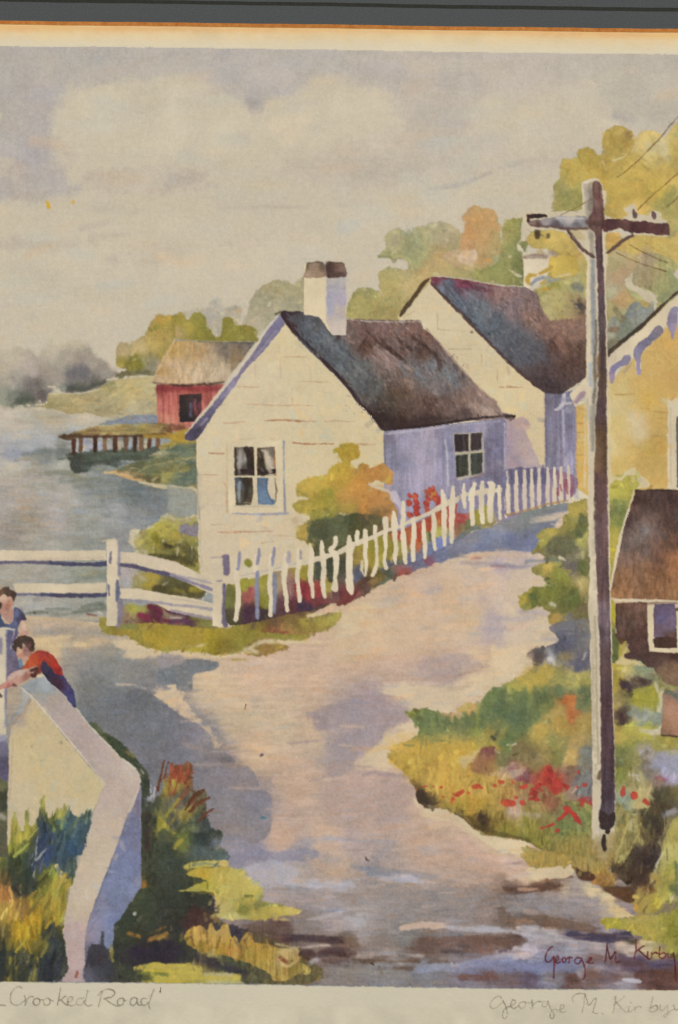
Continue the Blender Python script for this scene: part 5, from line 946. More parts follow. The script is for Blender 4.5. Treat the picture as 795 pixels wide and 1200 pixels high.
P('78,360 90,366 110,386 180,394 240,437 280,461 340,467 388,480 390,510 340,508 290,490 240,458 180,408 120,400 100,388', 'b9ae92', soft=3, wob=1.2, edge=0)
P('385,548 440,544 500,536 512,560 470,578 400,568', 'b7ab90', soft=2, wob=1, edge=0)
go(rb)
P('378,492 440,502 500,512 500,536 440,544 395,540', '98854a', soft=2, wob=1)
go(road)
W('10,600 330,612 420,612 480,600 600,640 610,690 500,680 400,668 330,665 200,690 10,690', '858082', soft=12, wob=4, a=.6, clip=True)
W('0,520 200,560 380,575 330,600 100,590 0,600', 'a0928a', soft=14, wob=4, a=.5, clip=True)
D('330,600,9 365,606,9 420,600,8 470,590,8 / 440,596,10 460,602,6', '5c4840', soft=2, a=.85)
D('318,662,11 322,690,10', '6a5c56', soft=2.5, a=.8); D('350,692,14 400,686,14 450,690,12 520,702,11 580,716,8', '6a5a52', soft=3, a=.8); D('500,726,7 560,735,10 620,738,9 665,726,8', '46425e', soft=2.5, a=.85)
D('50,708,8 100,700,9 160,700,8', 'b0a094', soft=2, a=.85); D('170,706,6 250,712,8 320,716,6 / 350,720,4 440,736,6 520,748,5', '9a9aa4', soft=3, a=.8)
D('100,765,9 160,748,14 240,744,16 330,745,14 380,742,7', '62504c', soft=4, a=.7); D('356,765,8 356,785,8 / 384,758,8 384,780,8 / 410,755,6 410,772,6', 'a5a0ac', soft=2.5, a=.85)
D('200,825,10 260,805,14 330,800,12 420,815,12 520,806,12 600,800,8', '6c78a0', soft=5, a=.7); D('90,820,10 150,812,12 190,820,8', '7a86a0', soft=4, a=.7); D('215,840,12 290,835,12 / 560,790,12 640,800,12 700,808,10', '644c4a', soft=6, a=.6); D('0,798,8 60,795,6 / 120,800,4 170,798,4', '665a54', soft=3, a=.7); D('650,850,5 690,854,5', 'a8a8b4', soft=2, a=.8)
D('0,572,10 60,575,12 100,584,7', '9c9fae', soft=3, a=.8); D('-40,560,7 40,562,8', '6f7888', soft=4, a=.7)
T(595, 750)
fl = part('painted_flower', 'cluster of bright red flowers left of the pole foot')
RE = 'a24038'
B('185,592,8 195,602,11 / 178,622,11 188,632,11 / 205,612,8 206,628,9 / 190,650,11 202,662,12 / 225,662,12 240,676,13 / 262,672,9 282,684,11 / 150,672,9 140,686,11 / 120,700,12 108,716,11 / 132,712,10 126,728,9 / 215,690,10 222,706,9 / 246,694,9 / 168,668,8 / 105,738,7 145,742,6 / 160,700,7 / 276,700,5', RE, soft=1.8, wob=1.3, gran=.12)
B('60,685,9 85,682,12 / 20,762,16 / 70,757,12 / 40,735,10 / 0,750,9 10,755,10 / 285,785,12 / 325,685,8 / 360,675,9 / 345,745,14 350,765,12 / 370,735,8 / 330,612,6 330,618,8 / 25,662,7', 'ab4a3c', soft=2, wob=.8)
B('-400,683,4 -375,680,5 / -345,683,7 / -310,685,9 / -250,715,6 / -255,740,9 -262,755,5 / -240,722,10 -210,705,8 / -230,720,9 / -160,685,10 -130,682,9 -115,690,6 / -60,680,11 / -35,662,8 -20,660,5 / -180,712,5 / -20,755,12 -5,765,12 / -300,730,5', 'b05238', soft=2, wob=.8)
T(595, 950)
B('155,85,4 190,72,6 215,62,5 / 235,40,7 260,25,8 280,0,9 / 300,10,9 325,40,12 340,60,8 / 232,95,8 238,88,6 / 270,-10,12 290,5,10', 'ab3e36', soft=2, wob=.8)
T(595, 750)
fl2 = part('painted_flower', 'three red flower dots right of the pole')
B('540,690,10 538,718,14 / 590,725,17 / 640,750,10 655,762,8', 'aa4a3a', soft=2, wob=.8)
T(595, 750)
stone = part('painted_foundation', 'brown round post under the shed')
P('725,245 760,235 860,250 860,460 790,450 718,440 716,400 722,320', '760,300,9a7660 780,400,a07a60 740,420,8c6c54 795,260,7b7068', soft=1.4, wob=.5, gran=.08)
D('718,442,4 795,450,5', '43392f', soft=2, a=.9); D('740,235,8 780,258,9 800,270,8', '5b6a5c', soft=4, a=.8)
shd = part('painted_shed', 'brown shed with white framed window at the right edge')
L('550,30 560,0 520,-20 500,-140 505,-150 900,-150 900,220 795,215 740,200 700,160 680,130 640,118 622,95 580,92 548,88 545,70 575,55', '560,60,4e3a38 640,80,523e3a 700,100,5a4640 760,150,7c6450 720,140,77604c 790,190,766050 600,-60,5c443c 560,-100,644a40 760,60,4c3834', soft=1.3, wob=1.2, gran=.1)
D('680,150,4 720,200,5 790,240,5', '90876c', soft=3, a=.7)
T(595, 550)
L('500,622 650,618 650,800 500,800', '560,700,5e4a42 600,660,664e44 620,760,553f3a', soft=1, own=False, gran=.12, tex='d'); D('515,790,10 530,800,14', '553c2c', soft=3, a=.9); D('510,630,4 505,790,4', '3f2e2a', soft=3, a=.5)
D('500,625,4 500,700,3 505,760,4', 'aca284', soft=2, a=.8, own=False)
part('window_frame', None, shd)
L('650,612 682,612 680,700 684,795 684,830 900,835 900,860 660,850 655,790', 'bfb292', soft=1, wob=.3, edge=0); L('785,660 900,655 900,835 790,835', 'bfb292', soft=1, edge=0)
go(shd)
L('682,628 780,625 786,700 783,795 684,798', '720,680,5e5674 750,700,6e6078 700,640,574c62 700,750,675a6c 730,790,584846 770,780,6a5048', soft=1, gran=.12)
T(595, 750); P('684,-10 780,-12 782,25 760,38 720,36 690,28', '4a3832', soft=1.5)
srf = part('roof', None, shd)
T(595, 550)
P('598,94 640,98 700,92 795,97 900,95 900,612 795,610 700,606 560,604 482,600 482,560 500,480 520,400 540,270 570,180', '620,120,4a3834 700,130,503e3a 780,130,4a3a36 600,200,5e4c48 640,280,7a706c 600,320,6f6560 680,300,6c5a54 760,250,56443e 640,380,6f5c54 560,340,6a5c56 560,420,7c6456 700,420,654c42 780,340,60483c 640,480,84644c 720,500,77563e 540,500,8c684a 600,560,886448 700,570,806046 500,580,8e6a48 780,480,966c4c 790,420,966a4a 780,580,8e6a48 550,230,503e3c', soft=1, wob=.4, gran=.1, tex='d', sm=False, pw=1.3)
D('598,97,3 700,95,3 800,99,3', '2f2524', soft=2, a=.7); go(shd)
B('590,100,3 555,210,4 530,300,6 508,400,6 492,480,5 480,560,4', 'bfb294', soft=1.3, edge=0, own=True); B('482,612,5 560,608,5 640,612,6 700,616,5 900,618,5', 'c0b396', soft=1.2, edge=0)
D('640,625,5 700,622,4 790,622,4', '5a4238', soft=2, a=.6)
go(back); T(595, 550)
P('478,620 498,620 502,700 500,780 515,800 478,810', '485,700,a39838 490,780,4f6038', soft=1.5, gran=.08)
go(rb); T(595, 750)
P('480,-20 510,-10 520,40 510,100 485,95', '505c3c', soft=2.5, gran=.08); P('500,105 530,75 560,20 545,80 600,95 640,120 620,118 540,120', 'b8a878', soft=2.5, own=True)

# ---------------------------------------------------------------- utility pole
pole = part('painted_utility_pole', 'tall wooden utility pole standing in front of the houses')
T(595, 200)
P('352,60 372,44 410,38 432,52 444,80 448,160 452,240 448,300 452,420 458,560 462,700 466,900 468,1200 472,1400 474,1600 484,2100 494,2500 500,2700 500,3100 480,3180 440,3200 420,3170 400,3170 392,3120 395,2900 392,2500 384,2250 386,2150 376,2020 384,1850 378,1760 378,1640 374,1400 372,1200 366,900 366,700 366,560 372,420 375,300 372,240 360,200 348,120', 'bdb196', soft=1, wob=.3, edge=0)
D('400,60,7 392,120,9 388,200,10', '7a6c60', soft=5, a=.85)
B('375,70,10 378,200,14 385,300,10', '938b7e', soft=5, wob=.5, own=False, a=.8)
B('392,300,11 398,560,12 404,800,12 408,950,12 400,1150,10 398,1300,7', '868478', soft=5, wob=.6, own=False, a=.75, gran=.15)
P('398,58 418,48 436,66 444,120 449,200 452,250 440,290 446,420 452,560 457,700 460,900 463,1250 465,1500 471,1800 476,2000 484,2300 492,2550 498,2720 499,2980 480,3010 434,2985 437,2900 435,2700 433,2450 430,2200 421,2100 424,2050 416,1950 412,1800 405,1700 402,1500 408,1300 410,1150 418,1060 424,950 424,800 424,700 420,560 414,420 408,330 402,290 375,265 372,225 394,190 392,130', '420,70,6e5650 430,120,6c4c48 410,130,71625a 430,200,5c4442 410,240,5a4842 430,350,57444a 430,500,594648 445,650,4e4248 430,700,5a4e4e 440,850,574846 425,1000,5e4c44 450,1100,5a4848 430,1300,64503e 450,1500,614b4a 440,1700,624e4e 440,1900,5c4848 440,2100,746468 430,2180,5c4e52 450,2300,554444 450,2500,524046 460,2700,4e3e44 470,2900,4e4048 460,2980,564c54', soft=1.8, own=False, gran=.13, tex='v', wob=.45)
D('360,70,8 370,130,10 375,190,8', '9a9080', soft=4, a=.8); D('385,60,5 382,180,7', '6f665c', soft=4, a=.6); D('400,420,5 398,560,6 400,700,7 395,850,6', '7e848c', soft=4, a=.75); D('385,900,6 388,1000,6', '8c9cac', soft=3, a=.7); D('412,700,5 412,800,6 405,900,7 408,1000,5 400,1080,5', '5c544c', soft=3.5, a=.75); D('425,860,4 420,960,4', '6f4c2c', soft=2.5, a=.8)
D('390,1100,9 392,1200,10 395,1300,7', '8a8678', soft=4, a=.6); D('372,1060,3 378,1160,3', '8c9098', soft=3, a=.5); D('385,1500,4 383,1650,4', 'c0b398', soft=2, a=.7)
D('405,2080,4 412,2200,4 415,2400,4 418,2600,4 424,2760,6 / 395,2260,2 400,2700,2', '8c8468', soft=2.5, a=.6); D('430,2800,6 425,2830,9', '5c4c38', soft=3, a=.8)
P('428,2980 470,3000 500,2990 498,3050 470,3070 455,3070 430,3060', '3c3234', own=False, soft=1.3); D('466,3078,12 / 450,3100,9 448,3130,13 452,3165,11', '3a302f', soft=2, own=False)
D('432,3060,3 425,3140,4 400,3180,4', '9098a0', soft=3, a=.6)
D('404,1550,7 402,1750,8 408,1950,6 / 396,2150,5 404,2300,6 408,2500,6 410,2700,6 412,2850,5', 'a09880', soft=5, a=.6, tex='dry')
W('380,3080 420,3110 500,3080 510,3180 470,3230 380,3240', '8f8052', soft=14, wob=4, a=.75)
D('385,3200,5 395,3120,3 / 405,3210,6 412,3150,3 / 490,3200,6 498,3110,3 / 470,3210,6 480,3160,3', '857440', soft=4, a=.8)
D('466,3078,11 / 450,3100,8 448,3130,12 452,3160,9', '3a302f', soft=2)
go(rb); D('395,3180,5 420,3220,8 440,3260,8 / 480,3180,5 470,3240,6', '94804a', soft=4, own=True, a=.8)
arm = part('crossarm', None, pole)
P('92,236 120,232 200,218 260,212 300,212 370,218 375,262 320,270 270,268 180,258 110,256', '120,245,7c6a62 180,238,8c8684 250,232,908c8a 300,228,a39d92 340,240,8a888a 320,255,6c686c 240,255,5c5458 140,254,54423c', soft=1.1, gran=.08)
D('110,256,4 200,262,5 290,272,5 370,268,5', '55403e', soft=2, a=.8, own=True); D('230,222,4 350,222,5', 'b5afa4', soft=2.5, a=.8)
P('440,232 500,224 560,230 640,236 700,245 748,248 755,270 752,300 700,300 660,292 600,290 560,285 530,270 500,275 450,285', '480,250,4a3234 540,250,5a403c 600,255,4c3233 700,270,4f3636 740,280,5a4440', soft=1.1, gran=.15)
D('470,287,4 530,282,4 580,296,3', 'aeb0b4', soft=2, a=.6, own=False); D('375,240,12 440,250,14', '533f3e', soft=4, a=.8)
part('insulator', None, pole); B('95,210,7 97,232,6', '46342e', soft=1.3); B('110,212,9 145,211,10 178,212,8', '35292a', soft=1.2)
for s, c in [('588,182,6 592,200,11 596,215,9', '5f4e4c'), ('678,195,7 682,210,11 684,220,7', '6a5654')]:
    part('insulator', None, pole); B(s, c, soft=1.3)
for s in ['280,278,5 315,325,9 350,365,8 400,400,8', '466,382,6 500,355,8 545,320,9 582,302,7']:
    part('brace', None, pole); B(s, '5c4a44', soft=1.3, gran=.1)
D('300,300,3 350,355,3', '8c7c74', soft=2, a=.5)
for s in ['250,206,2 330,168,2.4 392,132,2', '606,182,2 680,110,2.2 740,60,2.4 850,-40,2.4', '738,172,1.8 795,122,2 860,60,2', '380,130,1.5 520,28,1.8 570,-10,2 690,-130,2 800,-260,2.2 900,-380,2', '570,345,2 640,385,2 745,430,2', '505,380,1.4 600,425,1.6 740,470,1.6']:
    part('wire', None, pole)
    if s.startswith('380'): s = '512,30,2 570,-12,2.4 690,-130,2.4 795,-255,2.4 860,-330,2.4'
    B(s, '6c5436', soft=1.5, wob=.3, a=.85)
go(pole); D('640,332,1.2 700,370,1.4 800,420,1.4', '8a7244', soft=1.2, a=.5, own=True)

# ---------------------------------------------------------------- lower left: wall, people, grasses
grs = part('painted_grass', 'dark green bank with rust stalks right of the white wall')
T(0, 740)
P('412,422 440,425 500,480 560,510 600,555 640,600 650,620 690,660 700,740 720,780 760,740 780,680 800,640 830,620 850,640 870,600 900,640 900,740 960,740 960,860 1000,920 1040,940 1030,1000 1060,1030 1020,1060 1010,1150 1010,1330 1200,1400 1290,1440 1420,1500 1440,1640 500,1640 560,1500 600,1420 650,1400 655,800 648,650 600,625 540,580 480,500 420,450',
  '460,450,4a5844 560,540,3c4c3a 620,610,3b4438 670,720,3a443a 690,800,3c4640 700,900,3c4238 700,1000,40483a 720,1100,3c443a 760,900,94893c 780,700,938a40 820,650,8c4a38 860,650,78543c 850,800,5c5a50 800,880,4a5048 870,860,8a7c40 900,900,54624e 830,980,4c583f 950,900,3c4848 860,1000,414c3c 780,1060,454a38 850,1100,40463a 600,1120,3a4438 560,1220,38402f 700,1160,3c4034 720,1230,7c6438 640,1200,8a6a38 800,1200,4f3c38 760,1270,352c3c 850,1260,36303c 650,1330,383434 900,1160,444c38 860,1300,8c7c40 950,1270,9c7c44 1000,1280,a08444 1100,1280,a08440 1180,1300,98803c 950,1180,5c5c38 1040,1240,5c5434 1050,1150,5c6038 830,1350,484840 900,1380,3e3c48 1000,1390,3c3840 1100,1420,3e3a44 800,1440,b09c48 700,1480,3c4034 600,1500,34383a 1000,1450,a89c5c 1200,1400,5c5038 1100,1500,4a5240', soft=2, wob=1.2, gran=.12, tex='d', pw=2)
D('430,435,10 470,462,9', '55624c', soft=3, a=.8); D('505,490,10 560,545,20 620,605,20', '39483a', soft=4, a=.8); D('590,560,7 625,585,7', '7c7648', soft=4, a=.7); D('655,640,3 668,660,3', 'b0a490', soft=2, a=.7)
for q in ['700,700,3 705,770,6', '722,725,3 716,770,6']: D(q, 'a4a8b0', soft=2, a=.8)
D('695,780,12 716,785,7', '98a0ac', soft=3, a=.7)
D('750,910,5 755,960,10 750,1000,7', '9a9038', soft=3, a=.85); D('765,690,6 770,740,9', '94883c', soft=4, a=.7)
go(road); T(0, 740)
P('700,620 740,640 760,720 730,800 712,795 690,700 680,660', '707680', soft=4, own=False, a=.0)
stk = part('painted_grass', 'rust brown reed stalks standing up against the road')
T(200, 750)
for q in ['-30,560,4 -60,700,8', '10,600,7 0,650,9 -10,720,7', '50,580,4 35,650,7 15,720,6', '100,585,4 85,620,8 65,670,5', '90,610,5 70,670,6', '-10,570,4 -30,640,7', '85,680,5 60,720,9 20,780,9', '150,700,8 110,730,14 70,790,8', '180,735,9 130,760,14 90,800,8', '200,785,6 160,810,9 130,850,5']:
    q = ' '.join('%s,%s,%.1f' % (t.split(',')[0], t.split(',')[1], float(t.split(',')[2])*.75) for t in q.split())
    B(q, ['7c4c36', '6c4432', '855540', '623e2c'][len(q) % 4], soft=1.6, wob=.6, gran=.15)
D('85,600,5 75,640,5 / 130,720,9 100,760,9 / 175,740,5 120,770,7', '7c4a38', soft=3, a=.5); D('40,740,6 -20,820,9', '88803c', soft=3, own=True)
T(0, 740); B('800,620,8 810,680,8 / 850,625,5 836,700,7 / 880,640,5 860,690,6', '8a4c36', soft=1.6)
go(grs)
T(200, 950)
D('20,110,12 40,150,12 / 60,130,9', '95893a', soft=4, a=.8); D('110,120,16 150,150,28 180,140,18 160,175,18', '36423c', soft=4, a=.9, own=True); D('150,200,12 250,195,14', '4f6c70', soft=6, a=.7, own=True); D('70,80,14 130,90,14', '68705a', soft=8, a=.7, own=True)
D('20,40,8 60,10,7 / 0,60,8 30,30,7', '8c7a44', soft=4, a=.6)
P('65,255 120,235 200,228 262,228 268,255 200,262 130,268 70,272', '150,245,a99c4c 220,250,b0a260', soft=2, own=False); D('90,262,4 150,245,6 220,255,4', '667a70', soft=3, a=.7)
T(0, 920)
P('572,520 590,508 612,545 640,500 662,482 900,480 900,820 525,820 528,740 532,650 556,625 565,580', '600,620,39453a 640,560,3d493a 620,700,3a4034 700,600,3c473a 560,700,3a4236 640,770,35303c 580,780,3a3c3c 800,600,3e483a 860,700,44483a 760,770,35303c', soft=2.5, wob=1.5, gran=.12)
T(200, 950)
P('20,110 75,60 110,110 150,100 200,135 215,180 180,200 260,200 262,226 120,235 60,255 75,300 100,340 60,376 120,380 190,392 205,420 205,470 190,500 200,540 120,560 60,590 0,620 -60,600 -60,110', '20,250,3b443c 60,140,5f6a3c 150,150,35423f 30,330,3a4238 150,420,39403a 60,450,38423a 130,480,4a3634 100,520,4a3836 150,200,4c5c5c 20,560,3a3d38 0,180,3d463c 230,215,50686c', soft=2.5, wob=1.5, gran=.12)
D('45,140,14 20,175,10', '95893a', soft=4, a=.8); D('60,90,10 110,80,10', '6c7450', soft=6, a=.6)
yel = part('painted_grass', 'bright yellow patch of sunlit grass beside the road')
P('75,295 110,272 200,265 300,270 350,285 380,320 425,335 430,370 425,410 440,425 520,440 600,458 606,475 560,490 520,492 480,500 420,510 340,505 280,512 230,495 195,488 215,470 210,400 190,380 150,372 60,378 20,376 70,365 120,340 165,325 110,310', '150,290,a8903c 220,300,a99a50 300,300,aca058 350,340,ada058 250,360,aea258 200,350,a69c48 280,420,ab9e58 380,400,aa9c50 330,460,7c7a3c 400,450,78784a 240,450,ada062 440,470,a6984c 520,470,ac9c50 580,470,b0a05c 300,495,aea468 110,360,96904a 60,374,a0984c 380,480,a89850 150,330,98903c', soft=2, wob=1.1, gran=.07)
D('345,398,5 385,398,5', '5a6a3a', soft=2.5, a=.85); D('325,445,9 350,460,10 / 395,455,8 430,440,8 / 440,435,6 520,440,5', '6f7440', soft=3.5, a=.8); D('480,505,4 550,508,4', 'b0a468', soft=3, a=.7)
D('210,330,3 215,460,3 / 240,300,3 245,360,3 / 300,350,3 305,420,3 / 270,400,3 268,460,3', 'b3a76c', soft=3, a=.5)
P('-100,710 0,715 90,710 100,725 140,740 100,765 130,775 250,760 310,765 322,785 320,820 -100,820', '0,740,ac9e48 80,750,a99a4c 200,770,a8a070 280,775,a09c6c 40,790,a89838 -60,740,a8983c 140,790,98944c', soft=2, gran=.07)
D('0,760,5 120,765,4', '8c8844', soft=3, a=.7)
ree = part('painted_grass', 'row of ochre reeds at the lower edge of the road')
P('60,590 100,545 140,535 170,560 190,525 215,560 240,535 265,530 285,590 300,585 320,620 350,570 380,570 390,610 450,620 520,640 590,640 600,700 560,700 640,720 650,760 590,765 540,790 480,790 460,760 380,720 330,700 300,705 280,680 215,670 205,640 170,660 100,640', '100,590,a08440 150,570,aa8c50 200,590,a88c48 250,570,ac9058 260,610,a88c44 300,650,a88040 370,600,a4803c 350,660,98803c 430,660,a08440 480,700,948040 540,660,aa9460 520,710,b09c68 560,740,88743c 430,730,948040 620,740,98884c 120,630,907838 230,650,9c8038', soft=1.8, wob=.9, gran=.14, tex='v')
for q in ['150,550,9 155,600,10', '185,535,6 190,580,6', '250,545,12 248,600,15', '208,570,9 200,620,8', '305,600,9 300,680,11', '368,575,9 365,620,6', '120,570,6 125,620,8']:
    D(q, 'af9150', soft=2.5, a=.85)
D('95,570,5 110,630,4 / 170,560,3 172,620,4 / 230,590,4 215,640,4 / 282,600,4 275,640,4 / 330,620,3 330,690,4 / 350,610,3 355,640,4', '6c5430', soft=2.5, a=.75)
D('510,690,12 540,705,10', '70442f', soft=4, a=.85); D('500,660,6 560,650,9 / 500,690,5 540,725,6 590,700,6', 'b09c6c', soft=3, a=.8); D('490,620,5 580,640,7', 'b0a080', soft=3, a=.7)
go(road)
P('600,650 640,640 690,650 680,670 740,640 795,640 850,660 850,740 760,730 690,700 640,700 590,680', '44343a', own=True, soft=4, a=.0)
T(200, 950)
D('530,600,12 600,590,16 700,600,16 800,605,14 / 590,665,9 630,660,18 670,670,12 / 700,665,14 760,655,20 850,670,18 / 640,690,9 620,680,8', '44353a', soft=5, a=.85, own=False); D('720,700,14 820,710,14', '5a4a4c', soft=6, a=.7); D('610,640,5 700,630,8 740,628,5', 'b0a6a0', soft=3, a=.75); D('650,710,9 680,695,12', '9c9ca4', soft=4, a=.8)
D('350,530,14 420,540,20 560,560,16 / 380,560,18 480,590,16', '5e514a', soft=9, a=.7); D('640,510,6 720,495,9 800,470,12', 'a6a4a8', soft=6, a=.75); D('620,450,14 700,455,18', '808088', soft=8, a=.7)
W('270,215 340,190 500,190 660,180 685,200 640,235 500,240 400,230 280,250', '7d7f94', soft=5, wob=2, a=.85); W('350,260 440,240 560,245 600,300 500,370 440,360 370,310', '9c9ca6', soft=9, wob=3, a=.8); D('510,270,5 520,300,8 515,330,5', '8a93a4', soft=6, a=.7); W('640,330 800,320 860,350 800,370 660,370', '9c9fac', soft=6, a=.75); D('210,150,20 350,150,16', '82869a', soft=12, a=.6); D('690,130,8 800,138,9', '9b9ca8', soft=6, a=.6)
W('430,390 560,370 800,390 700,440 560,440 440,420', '8f898c', soft=9, a=.6); D('470,480,4 560,510,5', 'a79c78', soft=3, a=.5)
D('425,33,7 440,34,7', '2f7390', soft=2.5, a=.9); D('640,220,16 700,260,20 800,290,20', 'a8947f', soft=12, a=.5)
T(0, 920)
go(grs)
D('600,690,8 650,705,8 / 700,720,10 780,690,7 / 700,690,6 770,660,6', '98703a', soft=3, a=.8); D('740,715,9 770,705,7', 'a88c40', soft=3, a=.8); D('575,540,14 600,550,14 / 570,590,12', '35402f', soft=3, own=True); D('628,600,8', 'a4a49c', soft=2, a=.9); D('620,520,4 640,500,3', 'a9a49c', soft=2, a=.7); D('690,120,5 688,260,8 690,310,7', '462f34', soft=4, a=.7)
D('780,760,20 700,780,20 640,780,16', '332c40', soft=8, a=.7)
T(0, 1100, 2.65)
D('520,20,20 560,40,16 470,40,12 / 620,60,16 760,110,12 / 260,30,8 300,50,14 280,100,14', '34303c', soft=7, a=.8); D('330,60,12 400,110,14 460,120,12', '3c4436', soft=6, a=.8)
D('420,92,6 470,86,10 560,88,9 620,96,10 / 500,120,10 560,118,12 740,120,10 / 560,100,9 620,108,9', 'aa9c4c', soft=3, a=.9); D('640,108,6 720,112,7', 'a89f74', soft=3, a=.8); D('430,105,5 520,112,5', '66703c', soft=3, a=.8)

wall = part('painted_wall', 'cream white bridge wall bending down to the foreground')
T(0, 740)
L('95,262 150,310 220,390 300,490 400,610 490,710 470,760 435,835 425,900 350,1200 20,1200 38,795 44,500 60,400 110,380 150,320', '100,300,b3a88c 150,400,b5a47c 100,500,b5a57e 250,500,b4a580 150,600,b3a57e 300,600,b5a682 200,700,b5a680 400,720,b3a680 100,760,b4a686 300,850,b5a888 130,340,ac9f84 70,400,9c8f80', soft=1, wob=.3, edge=0, gran=.02)
D('60,500,3 52,700,3 42,790,3', 'a08c80', soft=3, a=.5); D('150,535,5 / 285,518,7 / 195,600,4 / 195,785,7', '857c62', soft=3, a=.6)
P('100,262 150,300 130,330 125,370 90,400 60,440 48,420 70,380 100,330', '120,310,8f9494 80,390,808688 110,350,8b9294', own=False, soft=1.6); D('128,340,3 115,385,5 70,410,4 55,450,4', 'a58468', soft=2, a=.7)
cop = part('coping', None, wall)
L('100,260 205,203 235,230 290,285 350,350 415,435 490,510 560,585 610,622 645,655 655,700 652,760 600,880 560,980 520,1060 490,1140 450,1240 420,1320 398,1400 396,1640 290,1640 300,1480 302,1340 330,1180 380,1020 410,920 440,830 490,712 400,600 300,480 220,385 150,305', '150,280,8e928c 220,240,8f9290 200,280,8c8d84 240,320,9f9286 300,370,a0938a 350,450,a2948c 420,520,a3958c 450,600,a4968c 520,650,aa9b8e 580,700,ad9e90 600,660,b0a394 530,760,ad9d90 500,900,ae9f8c 450,1000,b0a28c 420,1100,b3a58e 370,1200,b3a690 350,1300,b2a58e 350,1390,a89890 340,1500,a6948e 340,1600,a38f8a', soft=1, wob=.3, edge=0, gran=.03)
P('100,260 205,203 250,262 240,275 160,290 130,282', '170,250,838e92 220,250,8c9698', own=False, soft=2)
D('205,205,4 290,285,4 350,350,4 415,435,4 490,512,4 560,585,4 610,622,5 645,655,6 655,700,5', 'bdb5a2', soft=1.6, a=.9); D('100,262,4 150,305,5 220,385,4 300,480,4 400,600,4 490,710,4', 'bfb59e', soft=1.6, a=.85); D('180,210,6 205,203,5', 'c0b69c', soft=2)
T(0, 920); D('655,10,5 610,100,4 585,170,4', 'c2b7a2', soft=2, a=.8); D('300,600,3 296,700,4 292,790,4', 'c0b49c', soft=2, a=.8); D('305,655,3 400,660,3', '94848a', soft=4, a=.5); W('300,660 400,660 395,850 290,850', 'a8968f', soft=6, a=.7); D('500,385,6 505,390,4', '77746a', soft=2, a=.7); D('440,110,3 385,320,3 320,490,3', '9a8e80', soft=2, a=.5)
bl = part('side_face', 'blue shaded side face of the wall', wall)
L('657,0 660,100 658,300 660,480 640,500 610,545 575,600 560,625 530,650 530,720 520,795 520,880 396,880 398,700 410,640 440,560 470,480 510,380 560,250 590,160 625,90', '640,100,76748c 600,200,6c7494 640,250,747894 580,300,66749a 630,350,68769c 600,400,66789c 550,400,64769a 520,450,6c7898 480,550,7c8098 560,520,66789a 500,600,7480a0 450,620,787890 430,700,7a7688 500,720,687694 430,780,6f6c80 520,650,64759a 640,460,7c86a0', soft=1, wob=.4, gran=.08)
D('600,130,3 530,330,3 450,540,3', '5e5c74', soft=2, a=.5); D('655,20,3 655,200,3', '8c8894', soft=2, a=.5)
go(grs); D('478,685,5 478,740,8 470,780,12 440,780,10', '44403c', soft=3, own=True, a=.85); D('520,750,7 520,790,9', '8a8040', soft=3, own=True, a=.8); D('500,770,10 480,800,20', '3c3a3c', soft=4, own=True, a=.8)
T(0, 1100, 2.65); P('265,135 270,60 285,20 320,20 345,60 350,140', '290,80,3c3840 330,100,3c4048 275,120,5a5a68', soft=3, own=True, wob=1); D('345,40,4 350,70,4', '8a8448', soft=3, own=True); D('240,105,4 236,118,6', '8c4a38', soft=2, a=.8)
gl = part('painted_grass', 'green, blue and ochre grass tuft in front of the cream wall')
T(0, 920)
P('-120,310 0,310 40,290 50,200 60,140 75,130 90,190 110,210 118,130 130,130 140,190 160,185 185,130 192,68 205,66 212,100 220,150 240,150 290,110 300,85 310,110 340,130 370,150 400,130 420,115 430,140 425,180 405,250 385,320 360,335 358,380 340,450 320,480 310,560 300,620 295,700 290,900 -120,900',
  '10,290,948c44 70,200,98904a 100,240,a09544 50,280,80843c 130,200,8c8840 120,260,5c6438 200,90,747844 180,200,2f4450 210,260,2f4868 200,330,2c4470 260,150,8c8840 260,200,405c48 300,200,3c6870 290,140,98904a 330,180,345c70 350,250,2c5878 320,320,284c70 380,180,406070 400,150,405c58 380,240,345868 280,350,2c4868 350,370,40564c 60,350,3f4c38 120,350,2f4438 60,420,343e34 120,420,34443c 200,420,4c5438 150,470,3c4440 240,400,748034 80,480,3c3c38 30,450,6c5438 10,520,9c7040 0,580,988440 40,600,a08440 100,580,8a6c3c 200,500,6c6c34 260,480,84803c 290,450,98883c 180,560,947c30 250,560,8c7c38 100,640,a88c2c 180,640,a0842c 70,700,a48830 250,650,4a4c38 240,700,3c4440 150,700,98802c 100,760,a0883c 280,620,9c8c38 20,700,5c5434 20,760,303c38 60,770,34403c 150,770,34403c 200,780,38404c 120,820,a08c48 180,850,2c3438 40,850,2c3430 240,800,3c4044', soft=1.6, wob=1.2, gran=.12, tex='v', pw=2)
for i, q in enumerate(['180,400,14 200,200,14 210,150,6', '220,380,14 250,230,13 270,160,5', '260,400,14 310,200,13 330,140,5', '300,390,13 350,220,13 380,140,5', '340,400,10 385,240,10 420,130,6', '150,420,12 165,260,12 180,190,5', '60,470,14 50,340,12', '110,480,14 120,330,12', '20,450,9 10,340,9']):
    D(q, ['30466a', '2e4e70', '3c6468', '345a74', '36586c', '2f4450', '38463a', '324238', '5c6034'][i], soft=6, a=.5)
D('258,180,5 250,215,6 / 300,130,5 285,200,7 / 365,150,4 345,200,5 / 240,240,4 244,270,4', '8a9048', soft=4, a=.7)
D('176,240,2 165,340,4 158,430,5', 'a8a488', soft=2, a=.8); P('258,372 272,368 280,395 298,410 290,440 280,430 275,405 260,395', 'b0a070', own=False, soft=1.6)
